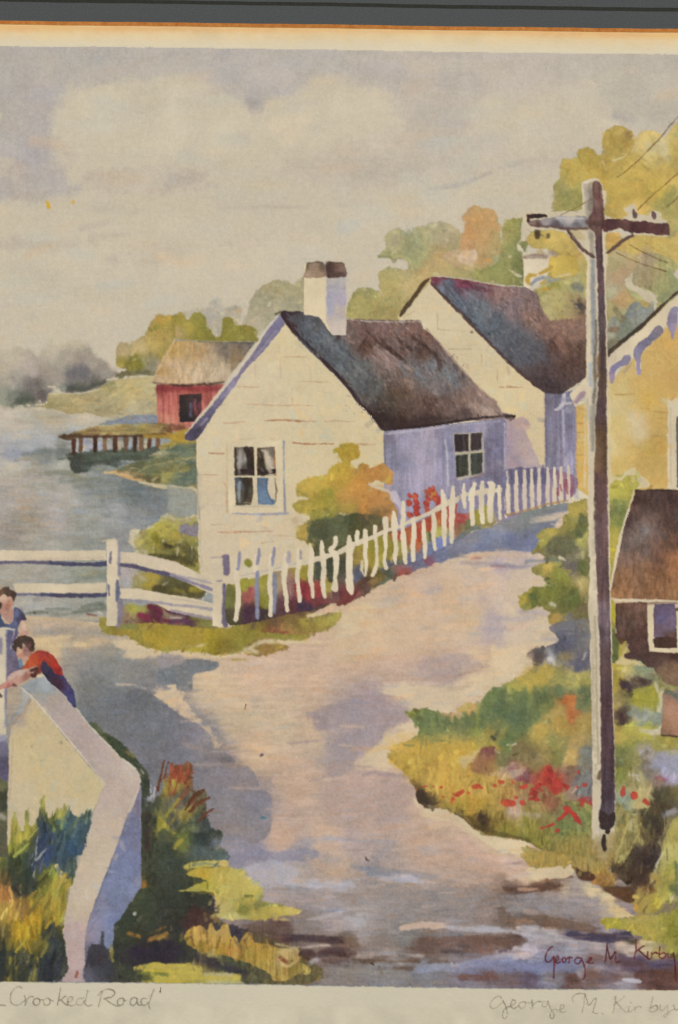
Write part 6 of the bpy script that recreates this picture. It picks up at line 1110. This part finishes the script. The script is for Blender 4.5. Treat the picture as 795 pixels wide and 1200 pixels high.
D('240,660,10 245,690,18 232,740,16', '36404c', soft=3, a=.9); D('60,510,3 62,560,4 / 215,510,3 200,580,5 / 175,510,3 172,540,3 / 95,490,3 98,530,3', 'a49458', soft=2.5, a=.7)
for x in range(-60, 290, 34): D('%d,%d,4 %d,%d,9 %d,%d,12' % (x+10, 715+(x*7) % 40, x+14, 770, x, 830), '2f3a38', soft=3, a=.85)
D('20,650,3 15,700,5 / 300,600,3 294,640,4', 'a89c70', soft=3, a=.6); D('0,600,20 20,560,14', '9c8444', soft=9, a=.6)
T(0, 1100, 2.65)
for q, c in [('30,60,6 30,130,8', '8e8240'), ('115,60,6 105,125,6', '8c8244'), ('150,60,12 150,130,16', '2c3440'), ('70,70,12 70,130,14', '2e3838'), ('10,50,9 5,130,12', '2e3838'), ('185,80,8 180,130,9', '30384a')]: D(q, c, soft=4, a=.85)
D('40,20,20 130,20,20', '94802f', soft=9, a=.6); D('140,10,9 140,40,12', '5c5c38', soft=5, a=.6)
vs = part('painted_post', 'white painted gate post at the left edge with a violet shaded side')
T(0, 740)
L('-120,-40 20,-40 34,-10 36,100 34,250 30,400 28,500 36,520 42,540 42,620 40,680 34,780 36,1050 -120,1050', '5,100,b5ab94 5,300,b8ad92 10,450,b8ad90 30,300,7c7c90 32,100,8a8890 15,530,6c6a80 10,600,54526c 15,660,585470 10,700,5f6148 15,760,3f4234 5,500,8c8894 15,800,40443a 10,860,5c5c48', soft=1, wob=.4, own=True, gran=.06, pw=2.2)
L('-120,60 24,40 24,480 -120,485', 'b9ae93', own=False, soft=2); D('28,260,5 28,440,6', '74788c', soft=3, a=.8); D('0,492,5 35,492,4', '8f9098', soft=2, a=.8); D('5,860,12 20,870,10', '9c9888', soft=5, a=.7); D('0,290,5 5,300,7', '3a3436', soft=2, a=.9)
T(0, 670, 6.664)
wom = part('painted_woman', 'woman in a blue dress looking over the white railing')
P('-40,160 10,130 60,122 110,150 130,190 110,230 100,260 90,300 60,330 20,330 -40,320', '50,220,a88470 30,190,b59c84 60,260,9c6c5c 40,290,94706c 10,280,98786a', soft=1.2)
P('0,300 30,290 90,290 110,300 100,360 85,400 60,390 20,350', '60,330,a37c6c 80,370,a08078', soft=1.6); D('-5,320,14 10,340,9', 'a88470', soft=3)
D('70,230,9 60,260,9', '96604f', soft=4, a=.6); D('45,290,8 80,295,8', '8e625a', soft=5, a=.6); D('95,270,5 85,300,4', 'b8a48c', soft=3, a=.7)
part('hair', 'short brown hair', wom); P('-60,180 -30,140 10,140 30,125 65,122 80,140 110,150 132,180 125,205 110,232 95,205 80,190 60,190 40,175 15,185 0,200 -5,235 15,250 5,290 -20,290 -60,280', '60,150,53443a 100,190,4a3d36 10,160,6a5440 0,260,4c3a34', soft=1.6, gran=.12); 
part('dress', 'blue dress with a v neck', wom)
P('110,280 150,290 190,330 208,370 195,390 165,395 140,440 150,480 130,520 150,560 140,620 150,700 190,740 160,770 60,830 30,820 30,470 -80,470 -80,330 0,330 20,370 60,410 90,400 110,360', '20,400,475c84 60,430,4a6288 100,400,54648a 140,360,4c4c70 170,350,44425c 150,400,5a4458 130,330,5a6a94 80,480,5c5878 100,560,6c6480 110,650,6f6880 90,720,716980 50,600,6a6680 140,720,5c5870 0,380,3f547c', soft=1.2, gran=.09)
D('165,300,12 180,350,12 150,370,12', '453f58', soft=5, a=.6); D('130,320,5 120,400,5', '5c6a92', soft=3, a=.6)
part('arm', None, wom); P('165,392 195,385 208,430 220,490 190,495 150,490 160,450', '180,430,b59c86 200,470,a8806c 170,480,a88472', soft=1.4)
go(vs); B('-40,447,8 50,445,9 118,452,6', 'bdb39c', soft=1.6, own=True); B('115,455,4 108,490,4 95,520,4', '9a9498', soft=1.6); L('-80,450 48,450 50,700 46,860 -80,880', 'bab096', soft=1.4, own=True); D('8,520,10 8,630,12', '737088', soft=4, a=.9); D('50,460,4 50,820,5', '9b979c', soft=3, a=.7)
boy = part('painted_boy', 'boy in a red shirt leaning over the bridge wall')
P('125,600 150,585 240,590 250,630 235,660 200,700 170,690 145,670 128,640', '150,620,b59678 170,650,a87c68 200,640,8c6c60 220,620,8a645a 190,680,b08c78', soft=1.3)
D('200,570,7 205,610,8 195,640,6', '80606c', soft=4, a=.5)
part('shirt', 'red shirt', boy); P('165,765 190,730 215,690 240,655 300,615 370,625 420,655 455,710 480,750 498,810 470,812 420,800 400,760 350,715 330,740 320,790 300,800 250,760 200,760', '220,710,ab5234 260,680,a84c30 230,740,ac5438 320,660,943a30 380,660,983c30 430,720,a0382c 460,780,903030 300,720,8c3c34 310,760,7c3c34 480,800,a03c30', soft=1.1, gran=.08)
D('300,620,9 370,640,14', '6c3438', soft=6, a=.5); D('345,690,6 330,740,9', '7c3038', soft=4, a=.6)
go(boy); D('160,690,12 165,730,14', '54789a', soft=2.5, own=True); D('180,700,5 190,720,6', '84643c', soft=3, a=.0)
part('trousers', 'navy blue trousers', boy); P('328,720 350,708 400,750 430,800 490,815 530,860 570,920 590,1000 596,1065 560,1040 520,980 460,920 400,870 350,820 322,770', '350,750,3c3850 400,790,33304a 440,850,482f40 480,840,44406a 520,900,4a4674 550,960,403f70 580,1020,36406c 420,870,3c2c3c', soft=1.1, gran=.1)
part('arm', None, boy); P('-60,890 0,885 50,850 60,820 90,790 150,770 230,755 290,740 295,765 250,785 255,810 200,850 150,870 130,895 80,900 30,915 -60,925', '100,820,b0988c 180,790,b5a090 60,870,aa7c6c 150,840,ab8878 220,820,94685c 100,880,94605a 250,760,b8a694 -20,905,a87c70', soft=1.2)
D('245,770,14 290,760,16 270,810,20 250,805,12', '55332f', soft=2.5, own=True); D('110,885,9 130,890,6', '5c3a38', soft=3, a=.8)
part('hair', 'dark brown hair', boy); P('92,585 110,565 100,550 130,520 150,505 200,500 240,510 268,545 272,590 265,625 235,625 225,600 210,590 190,560 175,570 185,600 160,600 140,590 125,620 108,610', '200,530,443832 250,560,43342f 130,560,4a3c34 240,610,554038 210,590,6a4c48', soft=1.3, gran=.15)
D('120,500,5 150,495,4', '', a=0) if 0 else None
go(road); D('560,860,4 590,920,5 605,1010,5', '9a9694', soft=3, a=.6, own=False)
D('90,570,3 85,600,4', 'a9a0a0', soft=2, a=.7)

# ---------------------------------------------------------------- loose brushwork over everything
autodetail(['painted_garden', 'painted_shrub', 'painted_bush'], 1700, 1.0, 3.0, 6, 60, 60, .11, 5, a=.45)
autodetail(['painted_tree'], 1500, .8, 2.6, 5, 30, 80, .07, 6, a=.4)
autodetail(['painted_grass', 'painted_flower_bed'], 800, .8, 2.0, 9, 80, 24, .1, 7, a=.45, curve=1.2)
autodetail(['painted_garden'], 500, .5, 1.5, 12, 80, 25, .16, 8, region=(500, 900, 800, 1120), a=.5, curve=1.2)
autodetail(['painted_grass'], 260, 1.0, 2.4, 18, 74, 18, .17, 9, region=(0, 920, 110, 1150), a=.75, curve=2)
autodetail(['painted_grass'], 260, .9, 2.2, 9, 55, 60, .12, 10, region=(110, 880, 330, 1150), a=.45, curve=2)
autodetail(['painted_garden', 'painted_shrub'], 420, .8, 2.6, 5, 10, 70, .08, 31, a=.8, shift=2, spill=['painted_road'], soft=1.3)
autodetail(['painted_bush'], 150, .9, 2.6, 4, 10, 90, .07, 32, a=.7, shift=2, spill=['painted_cottage', 'painted_river'], soft=1.4)
autodetail(['painted_tree'], 330, .9, 2.6, 3, 10, 90, .05, 33, a=.65, shift=2, spill=['painted_sky'], soft=1.8)
autodetail(['painted_grass'], 380, .6, 1.8, 7, 30, 50, .1, 34, a=.8, shift=2, spill=['painted_road'], soft=1.2)
autodetail(['painted_grass'], 90, .7, 1.5, 12, 80, 14, .12, 35, region=(0, 930, 112, 960), a=.85, shift=2, spill=['painted_wall'], soft=1.1)
autodetail(['painted_river'], 500, .8, 2.6, 18, 0, 7, .04, 12, a=.4, curve=.6, soft=1.8)
autodetail(['painted_road'], 900, .8, 3.2, 22, 3, 12, .035, 13, a=.4, curve=1, soft=2, region=(0, 600, 800, 1040))
autodetail(['painted_road'], 700, .7, 2.6, 20, 0, 8, .09, 14, a=.45, curve=1, soft=1.6, region=(250, 1030, 840, 1162))
autodetail(['roof'], 2200, .4, 1.3, 5, -52, 22, .15, 15, a=.5, region=(320, 320, 700, 510))
autodetail(['roof'], 300, .5, 1.4, 5, 70, 40, .06, 16, a=.4, region=(170, 390, 310, 460))
autodetail(['roof'], 250, .8, 2, 7, 85, 20, .06, 17, a=.35, region=(700, 560, 840, 710))
autodetail(['painted_sky'], 260, 3, 9, 40, 5, 20, .012, 18, a=.4, soft=9)
autodetail(['painted_cottage', 'painted_wall', 'painted_house', 'coping', 'side_wall', 'side_face'], 900, 1, 3, 12, 5, 90, .03, 19, a=.4, soft=3)
autodetail(['painted_hillside', 'painted_riverbank', 'deck'], 500, .7, 2, 8, 10, 30, .08, 20, a=.45)
# ---------------------------------------------------------------- lettering and bottom margin
go(paper)
T(0, 0, 1)
L('-60,1150.5 0,1150.6 150,1151.5 280,1153.2 450,1156 580,1158.2 795,1160.5 860,1161 860,1300 -60,1300', 'b8ac8f', soft=.8, wob=.15, edge=0, gran=.012, tex='b')
part('printed_border', 'thin blue grey line along the bottom edge of the picture')
B('60,1151,.5 140,1151.3,.5 320,1153.7,.5 500,1157,.5 700,1159.5,.6', '6b7680', soft=.8, a=.6)
W('-60,1185 400,1180 860,1190 860,1300 -60,1300', 'b5a98c', soft=10, a=.8)
part('pencil_tick', 'short dark tick mark after the title')
B('188,1157,.8 187.5,1164,.4', '3f3530', soft=.8, a=.95)
THR[0] = .1
T(0, 1100, 2.65)
def pencil(s, c='77756a', r=1.95, a=.72):
    for q in s.split('/'):
        B(' '.join('%s,%.2f' % (t, r) for t in q.split()), c, soft=1, wob=.25, a=a, gran=.25, edge=0)
def letters(name, lab, strokes, **k):
    part(name, lab); pencil(strokes, **k)
letters('handwritten_title', 'pencil handwriting below the picture reading Crooked Road',
  '-20,206 4,206 18,207/68,152 58,148 44,155 34,170 32,190 40,204 54,206 68,198 78,190/76,176 80,190 78,206 84,188 96,178 104,180/114,184 104,190 104,202 112,207 122,202 124,190 116,183/122,188 134,190/146,184 136,190 136,202 144,207 154,202 156,190 148,183/154,190 166,194/188,152 184,176 178,206/182,194 200,180 206,178/190,190 204,204 210,206/210,196 224,192 226,182 218,180 210,190 212,204 224,208 236,202/258,184 246,184 238,194 242,205 254,204 262,192/272,160 268,182 264,200 272,208 284,206/318,164 312,186 306,210/304,176 316,162 336,156 352,160 356,170 346,180 322,186/326,186 344,200 362,208/362,208 374,207 384,198 384,186 374,184 366,192 366,202 374,207/384,190 392,192/408,186 404,198 410,207 420,204 426,190 426,186 416,182 408,187/426,186 427,198 430,205 438,206/456,186 446,184 438,192 440,204 450,206 460,196/478,156 470,180 462,204 466,216', a=.75)
T(560, 1080, 3.383)
letters('handwritten_signature', 'pencil signature below the picture at the right',
  '92,302 84,294 66,302 50,322 50,338 62,344 80,336 96,318/98,312 112,340 116,366 108,384 98,376 102,350 124,336/124,338 144,326 150,314 140,310 130,326 134,340 148,342 164,330/176,318 164,324 164,338 176,342 188,332 190,320 180,316/186,322 204,322 218,318/214,310 216,330 212,344 222,326 240,316 250,316/268,314 258,318 254,332 266,338 276,326 278,312 286,340 302,366 296,384 286,374 292,352 312,344/312,350 334,344 342,332 332,328 324,344 330,358 350,354/378,320 372,304 384,290 404,284 424,286/424,290 420,330 412,362/426,290 434,316 440,332 456,312 470,300/470,302 464,332 456,358 474,364/492,362 496,366/548,292 544,320 536,360/536,330 556,318 580,296/550,320 570,342 584,356 600,356/602,334 596,350 602,356 612,350/606,320 608,322/618,334 622,354/621,348 628,338 640,335 646,340/694,296 688,320 680,352 696,356 712,346 708,332 694,334 686,344/724,330 722,348 734,350 750,334/752,330 752,352 756,362 744,378 738,372 756,356 780,346/776,330 784,350 796,344', a=.72)
part('painted_speck', 'yellow paint speck in the sky'); T(0, 200, 3.975); B('222,150,8 226,168,9', 'c09a2c', soft=2, a=.9)
part('painted_speck', 'smaller yellow paint speck in the sky'); B('340,145,9', 'b99a48', soft=3, a=.85); T(560, 1080, 3.383)
letters('painted_signature', 'dark red painted signature in the lower right corner',
  '296,100 284,108 270,130 268,150 278,162 292,154 300,138/302,138 303,180 302,224/304,162 316,154 322,140 314,138 308,152 316,164 328,160/334,150 344,142 350,150 346,162 336,160 336,150/350,152 362,142 374,144/364,146 362,164/412,146 398,143 386,152 387,164 400,166 412,154/414,145 420,170 426,200 424,222 416,229/432,162 446,154 452,146 444,144 438,156 444,166 458,164/512,90 510,130 504,160/514,100 520,130 526,150 540,130 544,120/546,120 548,150 552,164 562,160/628,70 628,100 620,150/628,120 646,104 662,96/640,116 660,134 676,144/676,118 672,144 684,148/690,124 690,146/692,130 704,122 712,126/722,100 720,140 736,146 746,132 738,124 724,130/754,126 756,142 770,140 776,124/778,124 780,150 784,200 786,232', c='5c2424', r=2.6, a=.9)
# ---------------------------------------------------------------- print finish: soft screen, grain, ink balance
yy, xx = np.mgrid[0:Hd, 0:Wd].astype(float)
wy = np.clip(yy+fbm(5, 5, 301, 3)*.5, 0, Hd-1.001); wx = np.clip(xx+fbm(5, 5, 331, 3)*.5, 0, Wd-1.001)
iy = wy.astype(int); ix = wx.astype(int); fy = (wy-iy)[..., None]; fx = (wx-ix)[..., None]
CAN = (CAN[iy, ix]*(1-fx)+CAN[iy, ix+1]*fx)*(1-fy)+(CAN[iy+1, ix]*(1-fx)+CAN[iy+1, ix+1]*fx)*fy
IDS = IDS[np.round(wy).astype(int), np.round(wx).astype(int)]
def names_mask(*n): return np.isin(IDS, [i for i, q in enumerate(PARTS) if q[0] in n])[..., None]
pic = (IDS != paper)[..., None]
lum = (CAN @ np.array([.3, .59, .11]))[..., None]
cool = np.clip((CAN[..., 2]-CAN[..., :2].mean(2))/14+.5, 0, 1)[..., None]
CAN = lum+(CAN-lum)*np.where(pic, 1.0*(1-cool)+.93*cool, .92)
gx = np.clip(CAN[..., 1]-CAN[..., 0], 0, 99)*.35; CAN[..., 0] += gx; CAN[..., 2] -= gx*.3
fm = names_mask('painted_garden', 'painted_shrub', 'painted_bush', 'painted_tree') & (CAN[..., 1:2] > CAN[..., 0:1]*.97); CAN = np.where(fm, CAN*np.array([1.09, 1.06, 1.0]), CAN)
tm = names_mask('painted_tree'); CAN = np.where(tm, lum+(CAN-lum)*.9+2, CAN)
wm = names_mask('side_wall'); CAN = np.where(wm, CAN*.55+CAN.mean(2, keepdims=True)*np.array([1.03, 1.0, 1.07])*.45*1.04, CAN)
CAN = np.where(names_mask('painted_road'), CAN*np.array([1.045, 1.02, .98]), CAN)
sk = names_mask('painted_sky'); ms = CAN.mean(2, keepdims=True)*np.array([1.065, 1.025, .915]); CAN = np.where(sk, CAN*.6+ms*.4, CAN)
dark = np.clip((185-lum)/120, 0, 1)
gr = (fbm(4, 4, 401, 3)*.6+fbm(2, 2, 441, 1)*.4)[..., None]; weave = (fbm(26, 2, 461, 2)+fbm(2, 26, 481, 2))[..., None]
CAN = CAN*(1+pic*(gr*(.010+.085*dark)+weave*(.003+.012*dark))+NG[..., None]*(.006+.02*dark*pic))
hue = fbm(16, 16, 501, 3)[..., None]*pic*dark
CAN = CAN*(1+hue*np.array([.03, 0, -.03]))
ex = np.clip(CAN[..., 2]-CAN[..., :2].mean(2), 0, 99)*.12     # the blue ink is a dull one
CAN[..., 2] -= ex; CAN[..., 0] += ex*.3
CAN = CAN*(1-.07*np.clip((120-lum)/80, 0, 1)*pic)
t = np.clip((lum-60)/110, 0, 1); t = t*t*(3-2*t)
CAN = CAN*np.array([1.03, 1.01, .99])*(1+t*np.array([.037, .054, .10]))*np.where(pic, 1, np.array([1.03, 1.055, 1.085]))
CAN = np.clip(CAN, 3, 235)
WORLD = .18
LPOW = 34.6
# ---------------------------------------------------------------- scene
U = .0005                                  # metres per print unit
def wx_(px): return (px-397.5)*U
def wz_(py): return (1290-py)*U+.03
C = bpy.data.collections.new('scene'); bpy.context.scene.collection.children.link(C)
sc = bpy.context.scene
LIGHT = .72
def lin(c):
    c = np.clip(np.asarray(c, float)/255., 0, 1)
    return np.where(c <= .04045, c/12.92, ((c+.055)/1.055)**2.4)

def mat_print():
    m = bpy.data.materials.new('printed_paper'); m.use_nodes = True; nt = m.node_tree; N = nt.nodes; b = N['Principled BSDF']
    a = N.new('ShaderNodeAttribute'); a.attribute_name = 'ink'
    tc = N.new('ShaderNodeNewGeometry')
    n = N.new('ShaderNodeTexNoise'); n.inputs['Scale'].default_value = 1100; n.inputs['Detail'].default_value = 2
    n2 = N.new('ShaderNodeTexNoise'); n2.inputs['Scale'].default_value = 420; n2.inputs['Detail'].default_value = 3
    nt.links.new(tc.outputs['Position'], n.inputs['Vector']); nt.links.new(tc.outputs['Position'], n2.inputs['Vector'])
    mr = N.new('ShaderNodeMapRange'); mr.inputs[1].default_value = .25; mr.inputs[2].default_value = .75; mr.inputs[3].default_value = .965; mr.inputs[4].default_value = 1.035
    nt.links.new(n.outputs['Fac'], mr.inputs[0])
    mx = N.new('ShaderNodeMix'); mx.data_type = 'RGBA'; mx.blend_type = 'MULTIPLY'; mx.inputs[0].default_value = 1
    nt.links.new(a.outputs['Color'], mx.inputs[6]); nt.links.new(mr.outputs[0], mx.inputs[7]); nt.links.new(mx.outputs[2], b.inputs['Base Color'])
    bp = N.new('ShaderNodeBump'); bp.inputs['Strength'].default_value = .12; bp.inputs['Distance'].default_value = .0002
    nt.links.new(n2.outputs['Fac'], bp.inputs['Height']); nt.links.new(bp.outputs[0], b.inputs['Normal'])
    b.inputs['Roughness'].default_value = .8; b.inputs['Specular IOR Level'].default_value = .12
    return m
def mat_board(name, c0, c1, rough=.85, scale=900, speck=0., bump=.25):
    m = bpy.data.materials.new(name); m.use_nodes = True; nt = m.node_tree; N = nt.nodes; b = N['Principled BSDF']
    g = N.new('ShaderNodeNewGeometry'); n = N.new('ShaderNodeTexNoise'); n.inputs['Scale'].default_value = scale; n.inputs['Detail'].default_value = 4; n.inputs['Roughness'].default_value = .7
    nt.links.new(g.outputs['Position'], n.inputs['Vector'])
    cr = N.new('ShaderNodeValToRGB'); e = cr.color_ramp.elements
    e[0].position = .3; e[1].position = .7
    e[0].color = (*(lin(c0)/LIGHT), 1); e[1].color = (*(lin(c1)/LIGHT), 1)
    nt.links.new(n.outputs['Fac'], cr.inputs[0]); out = cr.outputs[0]
    if speck:
        s = N.new('ShaderNodeTexNoise'); s.inputs['Scale'].default_value = 1500; nt.links.new(g.outputs['Position'], s.inputs['Vector'])
        r = N.new('ShaderNodeMapRange'); r.inputs[1].default_value = .74; r.inputs[2].default_value = .8; r.inputs[4].default_value = speck
        nt.links.new(s.outputs['Fac'], r.inputs[0])
        mx = N.new('ShaderNodeMix'); mx.data_type = 'RGBA'; nt.links.new(r.outputs[0], mx.inputs[0]); nt.links.new(out, mx.inputs[6]); mx.inputs[7].default_value = (.35, .35, .34, 1); out = mx.outputs[2]
    nt.links.new(out, b.inputs['Base Color'])
    bp = N.new('ShaderNodeBump'); bp.inputs['Strength'].default_value = bump; bp.inputs['Distance'].default_value = .0003
    nt.links.new(n.outputs['Fac'], bp.inputs['Height']); nt.links.new(bp.outputs[0], b.inputs['Normal'])
    b.inputs['Roughness'].default_value = rough; b.inputs['Specular IOR Level'].default_value = .2
    return m
PM = mat_print()
ink = lin(CAN)/LIGHT
ink = np.clip(ink, 0, .95)

root = bpy.data.objects.new('art_print', None); C.objects.link(root); root.empty_display_size = .05
root.location = (0, 0, wz_(PY1))
root['label'] = 'framed watercolour print of a village road with cottages, picket fence and utility pole'
root['category'] = 'art print'

cell = IDS[:-1, :-1]
jj, ii = np.mgrid[0:Hd-1, 0:Wd-1]
objs = {}
flat = cell.ravel(); order = np.argsort(flat, kind='stable'); sf = flat[order]
for pid, (name, label, par) in enumerate(PARTS):
    a, b_ = np.searchsorted(sf, pid), np.searchsorted(sf, pid, 'right')
    idx = order[a:b_]
    if len(idx) < 3:
        continue
    j = idx//(Wd-1); i = idx % (Wd-1)
    q = np.stack([j*Wd+i, (j+1)*Wd+i, (j+1)*Wd+i+1, j*Wd+i+1], 1)
    back = 0.
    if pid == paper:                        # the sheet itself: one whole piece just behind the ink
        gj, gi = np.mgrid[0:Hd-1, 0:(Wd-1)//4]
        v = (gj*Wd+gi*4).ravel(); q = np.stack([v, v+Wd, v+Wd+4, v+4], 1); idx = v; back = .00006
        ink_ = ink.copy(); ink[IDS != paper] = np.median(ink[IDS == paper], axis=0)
    u, inv = np.unique(q.ravel(), return_inverse=True)
    uj = u//Wd; ui = u % Wd
    co = np.zeros((len(u), 3), np.float32); co[:, 0] = (ui+PX0-397.5)*U; co[:, 2] = (PY1-(uj+PY0))*U; co[:, 1] = back
    me = bpy.data.meshes.new(name); nf = len(idx)
    me.vertices.add(len(u)); me.vertices.foreach_set('co', co.ravel())
    me.loops.add(nf*4); me.loops.foreach_set('vertex_index', inv.astype(np.int32).ravel())
    me.polygons.add(nf); me.polygons.foreach_set('loop_start', np.arange(0, nf*4, 4, dtype=np.int32))
    me.update(calc_edges=True)
    at = me.color_attributes.new('ink', 'FLOAT_COLOR', 'POINT')
    cc = np.ones((len(u), 4), np.float32); cc[:, :3] = ink[uj, ui]; at.data.foreach_set('color', cc.ravel())
    if pid == paper: ink = ink_
    me.materials.append(PM)
    o = bpy.data.objects.new(name, me); C.objects.link(o); objs[pid] = o
    if label: o['label'] = label
    o.parent = objs[par] if par in objs else root

def boxmesh(name, x0, y0, z0, x1, y1, z1, mat, parent=None):
    v = [(x, y, z) for x in (x0, x1) for y in (y0, y1) for z in (z0, z1)]
    f = [(0, 1, 3, 2), (4, 6, 7, 5), (0, 4, 5, 1), (2, 3, 7, 6), (0, 2, 6, 4), (1, 5, 7, 3)]
    me = bpy.data.meshes.new(name); me.from_pydata(v, [], f); me.materials.append(mat); me.update()
    o = bpy.data.objects.new(name, me); C.objects.link(o)
    if parent: o.parent = parent
    return o
BK = mat_board('kraft_backing', (120, 96, 66), (140, 112, 78))
bk = boxmesh('backing_board', wx_(PX0+1), .0006, .0005, wx_(PX1-1), .003, (PY1-PY0-2)*U, BK, root)
bk['label'] = 'brown backing board behind the paper'

# mat board: a dark board with an opening, a cut line round it and a bare bevelled edge
MB_ = mat_board('dark_grey_mat', (64, 67, 66), (82, 86, 87), .9, 1300, .5, .3)
GM = mat_board('mat_cut_line', (40, 40, 36), (52, 52, 47), .9, 900)
BV = mat_board('bare_bevel_core', (172, 104, 44), (206, 138, 72), .8, 300)
Tm = .0016                                  # board thickness
def ring(d, k=0):
    """corner points of a rectangle round the opening, d units outside it, as it hangs in the picture"""
    return [(-30-d, 24.3-d+k*-.4), (826+d, 35.2-d+k*.35), (826+d, 1247+d), (-30-d, 1243+d)]
def band(name, r0, y0, r1, y1, mat, parent, n=60):
    """a closed band from outline r0 to outline r1, finely divided so that its edge can wander a little"""
    v = []; f = []
    for s in range(4):
        for t in range(n):
            w = t/n
            for r, y in ((r0, y0), (r1, y1)):
                ax, az = r[s]; bx_, bz = r[(s+1) % 4]
                px = ax+(bx_-ax)*w; pz = az+(bz-az)*w
                if s == 0 and w > 0: pz += .35*math.sin(px*.021)*math.sin(px*.008+1)+.12*math.sin(px*.11)
                v.append((wx_(px), y, wz_(pz)))
    m = len(v)//2
    for i in range(m):
        a, b = 2*i, 2*i+1; c, d = 2*((i+1) % m), 2*((i+1) % m)+1
        f.append((a, b, d, c))
    me = bpy.data.meshes.new(name); me.from_pydata(v, [], f); me.materials.append(mat); me.update()
    o = bpy.data.objects.new(name, me); C.objects.link(o)
    if parent: o.parent = parent
    return o
mroot = bpy.data.objects.new('mat_board', None); C.objects.link(mroot); mroot.empty_display_size = .05
mroot['label'] = 'dark grey picture mat with a thin black line and orange inner edge'
mroot['category'] = 'picture mat'
band('bevel', ring(-3.6), -.0002, ring(0), -Tm, BV, mroot)
g0r = [(-52, 1.6), (848, 15.6), (848, 1270), (-52, 1266)]; g1r = [(-57, -2.8), (853, 11.0), (853, 1275), (-57, 1271)]
band('face', ring(0), -Tm, g0r, -Tm, MB_, mroot)
band('cut_line', g0r, -Tm+.0001, g1r, -Tm+.0001, GM, mroot)
band('outer_face', g1r, -Tm, [(-190, -150), (985, -150), (985, 1345), (-190, 1345)], -Tm, MB_, mroot)
band('board_edge', [(-190, -150), (985, -150), (985, 1345), (-190, 1345)], -Tm, [(-190, -150), (985, -150), (985, 1345), (-190, 1345)], .0004, MB_, mroot)
for o in mroot.children:
    if o.name.startswith('bevel'): o['label'] = 'orange tan slanted inner edge'
    if o.name.startswith('cut_line'): o['label'] = 'thin black line along the mat'

# ---------------------------------------------------------------- light, camera
w = bpy.data.worlds.new('World'); sc.world = w; w.use_nodes = True
bg = w.node_tree.nodes['Background']; bg.inputs[0].default_value = (1, .98, .95, 1); bg.inputs[1].default_value = WORLD
def lamp(name, loc, size, power, col):
    l = bpy.data.lights.new(name, 'AREA'); l.shape = 'RECTANGLE'; l.size = size; l.size_y = size*1.4; l.energy = power; l.color = col
    o = bpy.data.objects.new(name, l); C.objects.link(o); o.location = loc
    from mathutils import Vector
    d = Vector((0, 0, .37))-Vector(loc); o.rotation_euler = d.to_track_quat('-Z', 'Y').to_euler()
CZ = wz_(600)
lamp('studio_lamp', (-1.7, -2.3, .95), 1.2, LPOW, (1, .985, .96))
lamp('studio_lamp', (1.75, -2.3, 1.0), 1.2, LPOW*1.0, (1, .985, .96))
cam = bpy.data.cameras.new('camera'); co_ = bpy.data.objects.new('camera', cam); C.objects.link(co_)
co_.location = (0, -1.2, CZ); co_.rotation_euler = (math.pi/2, 0, 0)
cam.sensor_fit = 'VERTICAL'; cam.sensor_height = 36; cam.lens = 72.0; cam.clip_end = 50; cam.clip_start = .05
sc.camera = co_
sc.view_settings.view_transform = 'Standard'; sc.view_settings.look = 'None'; sc.view_settings.exposure = 0; sc.view_settings.gamma = 1
sc.render.engine = 'CYCLES'; sc.cycles.max_bounces = 4; sc.cycles.use_denoising = False
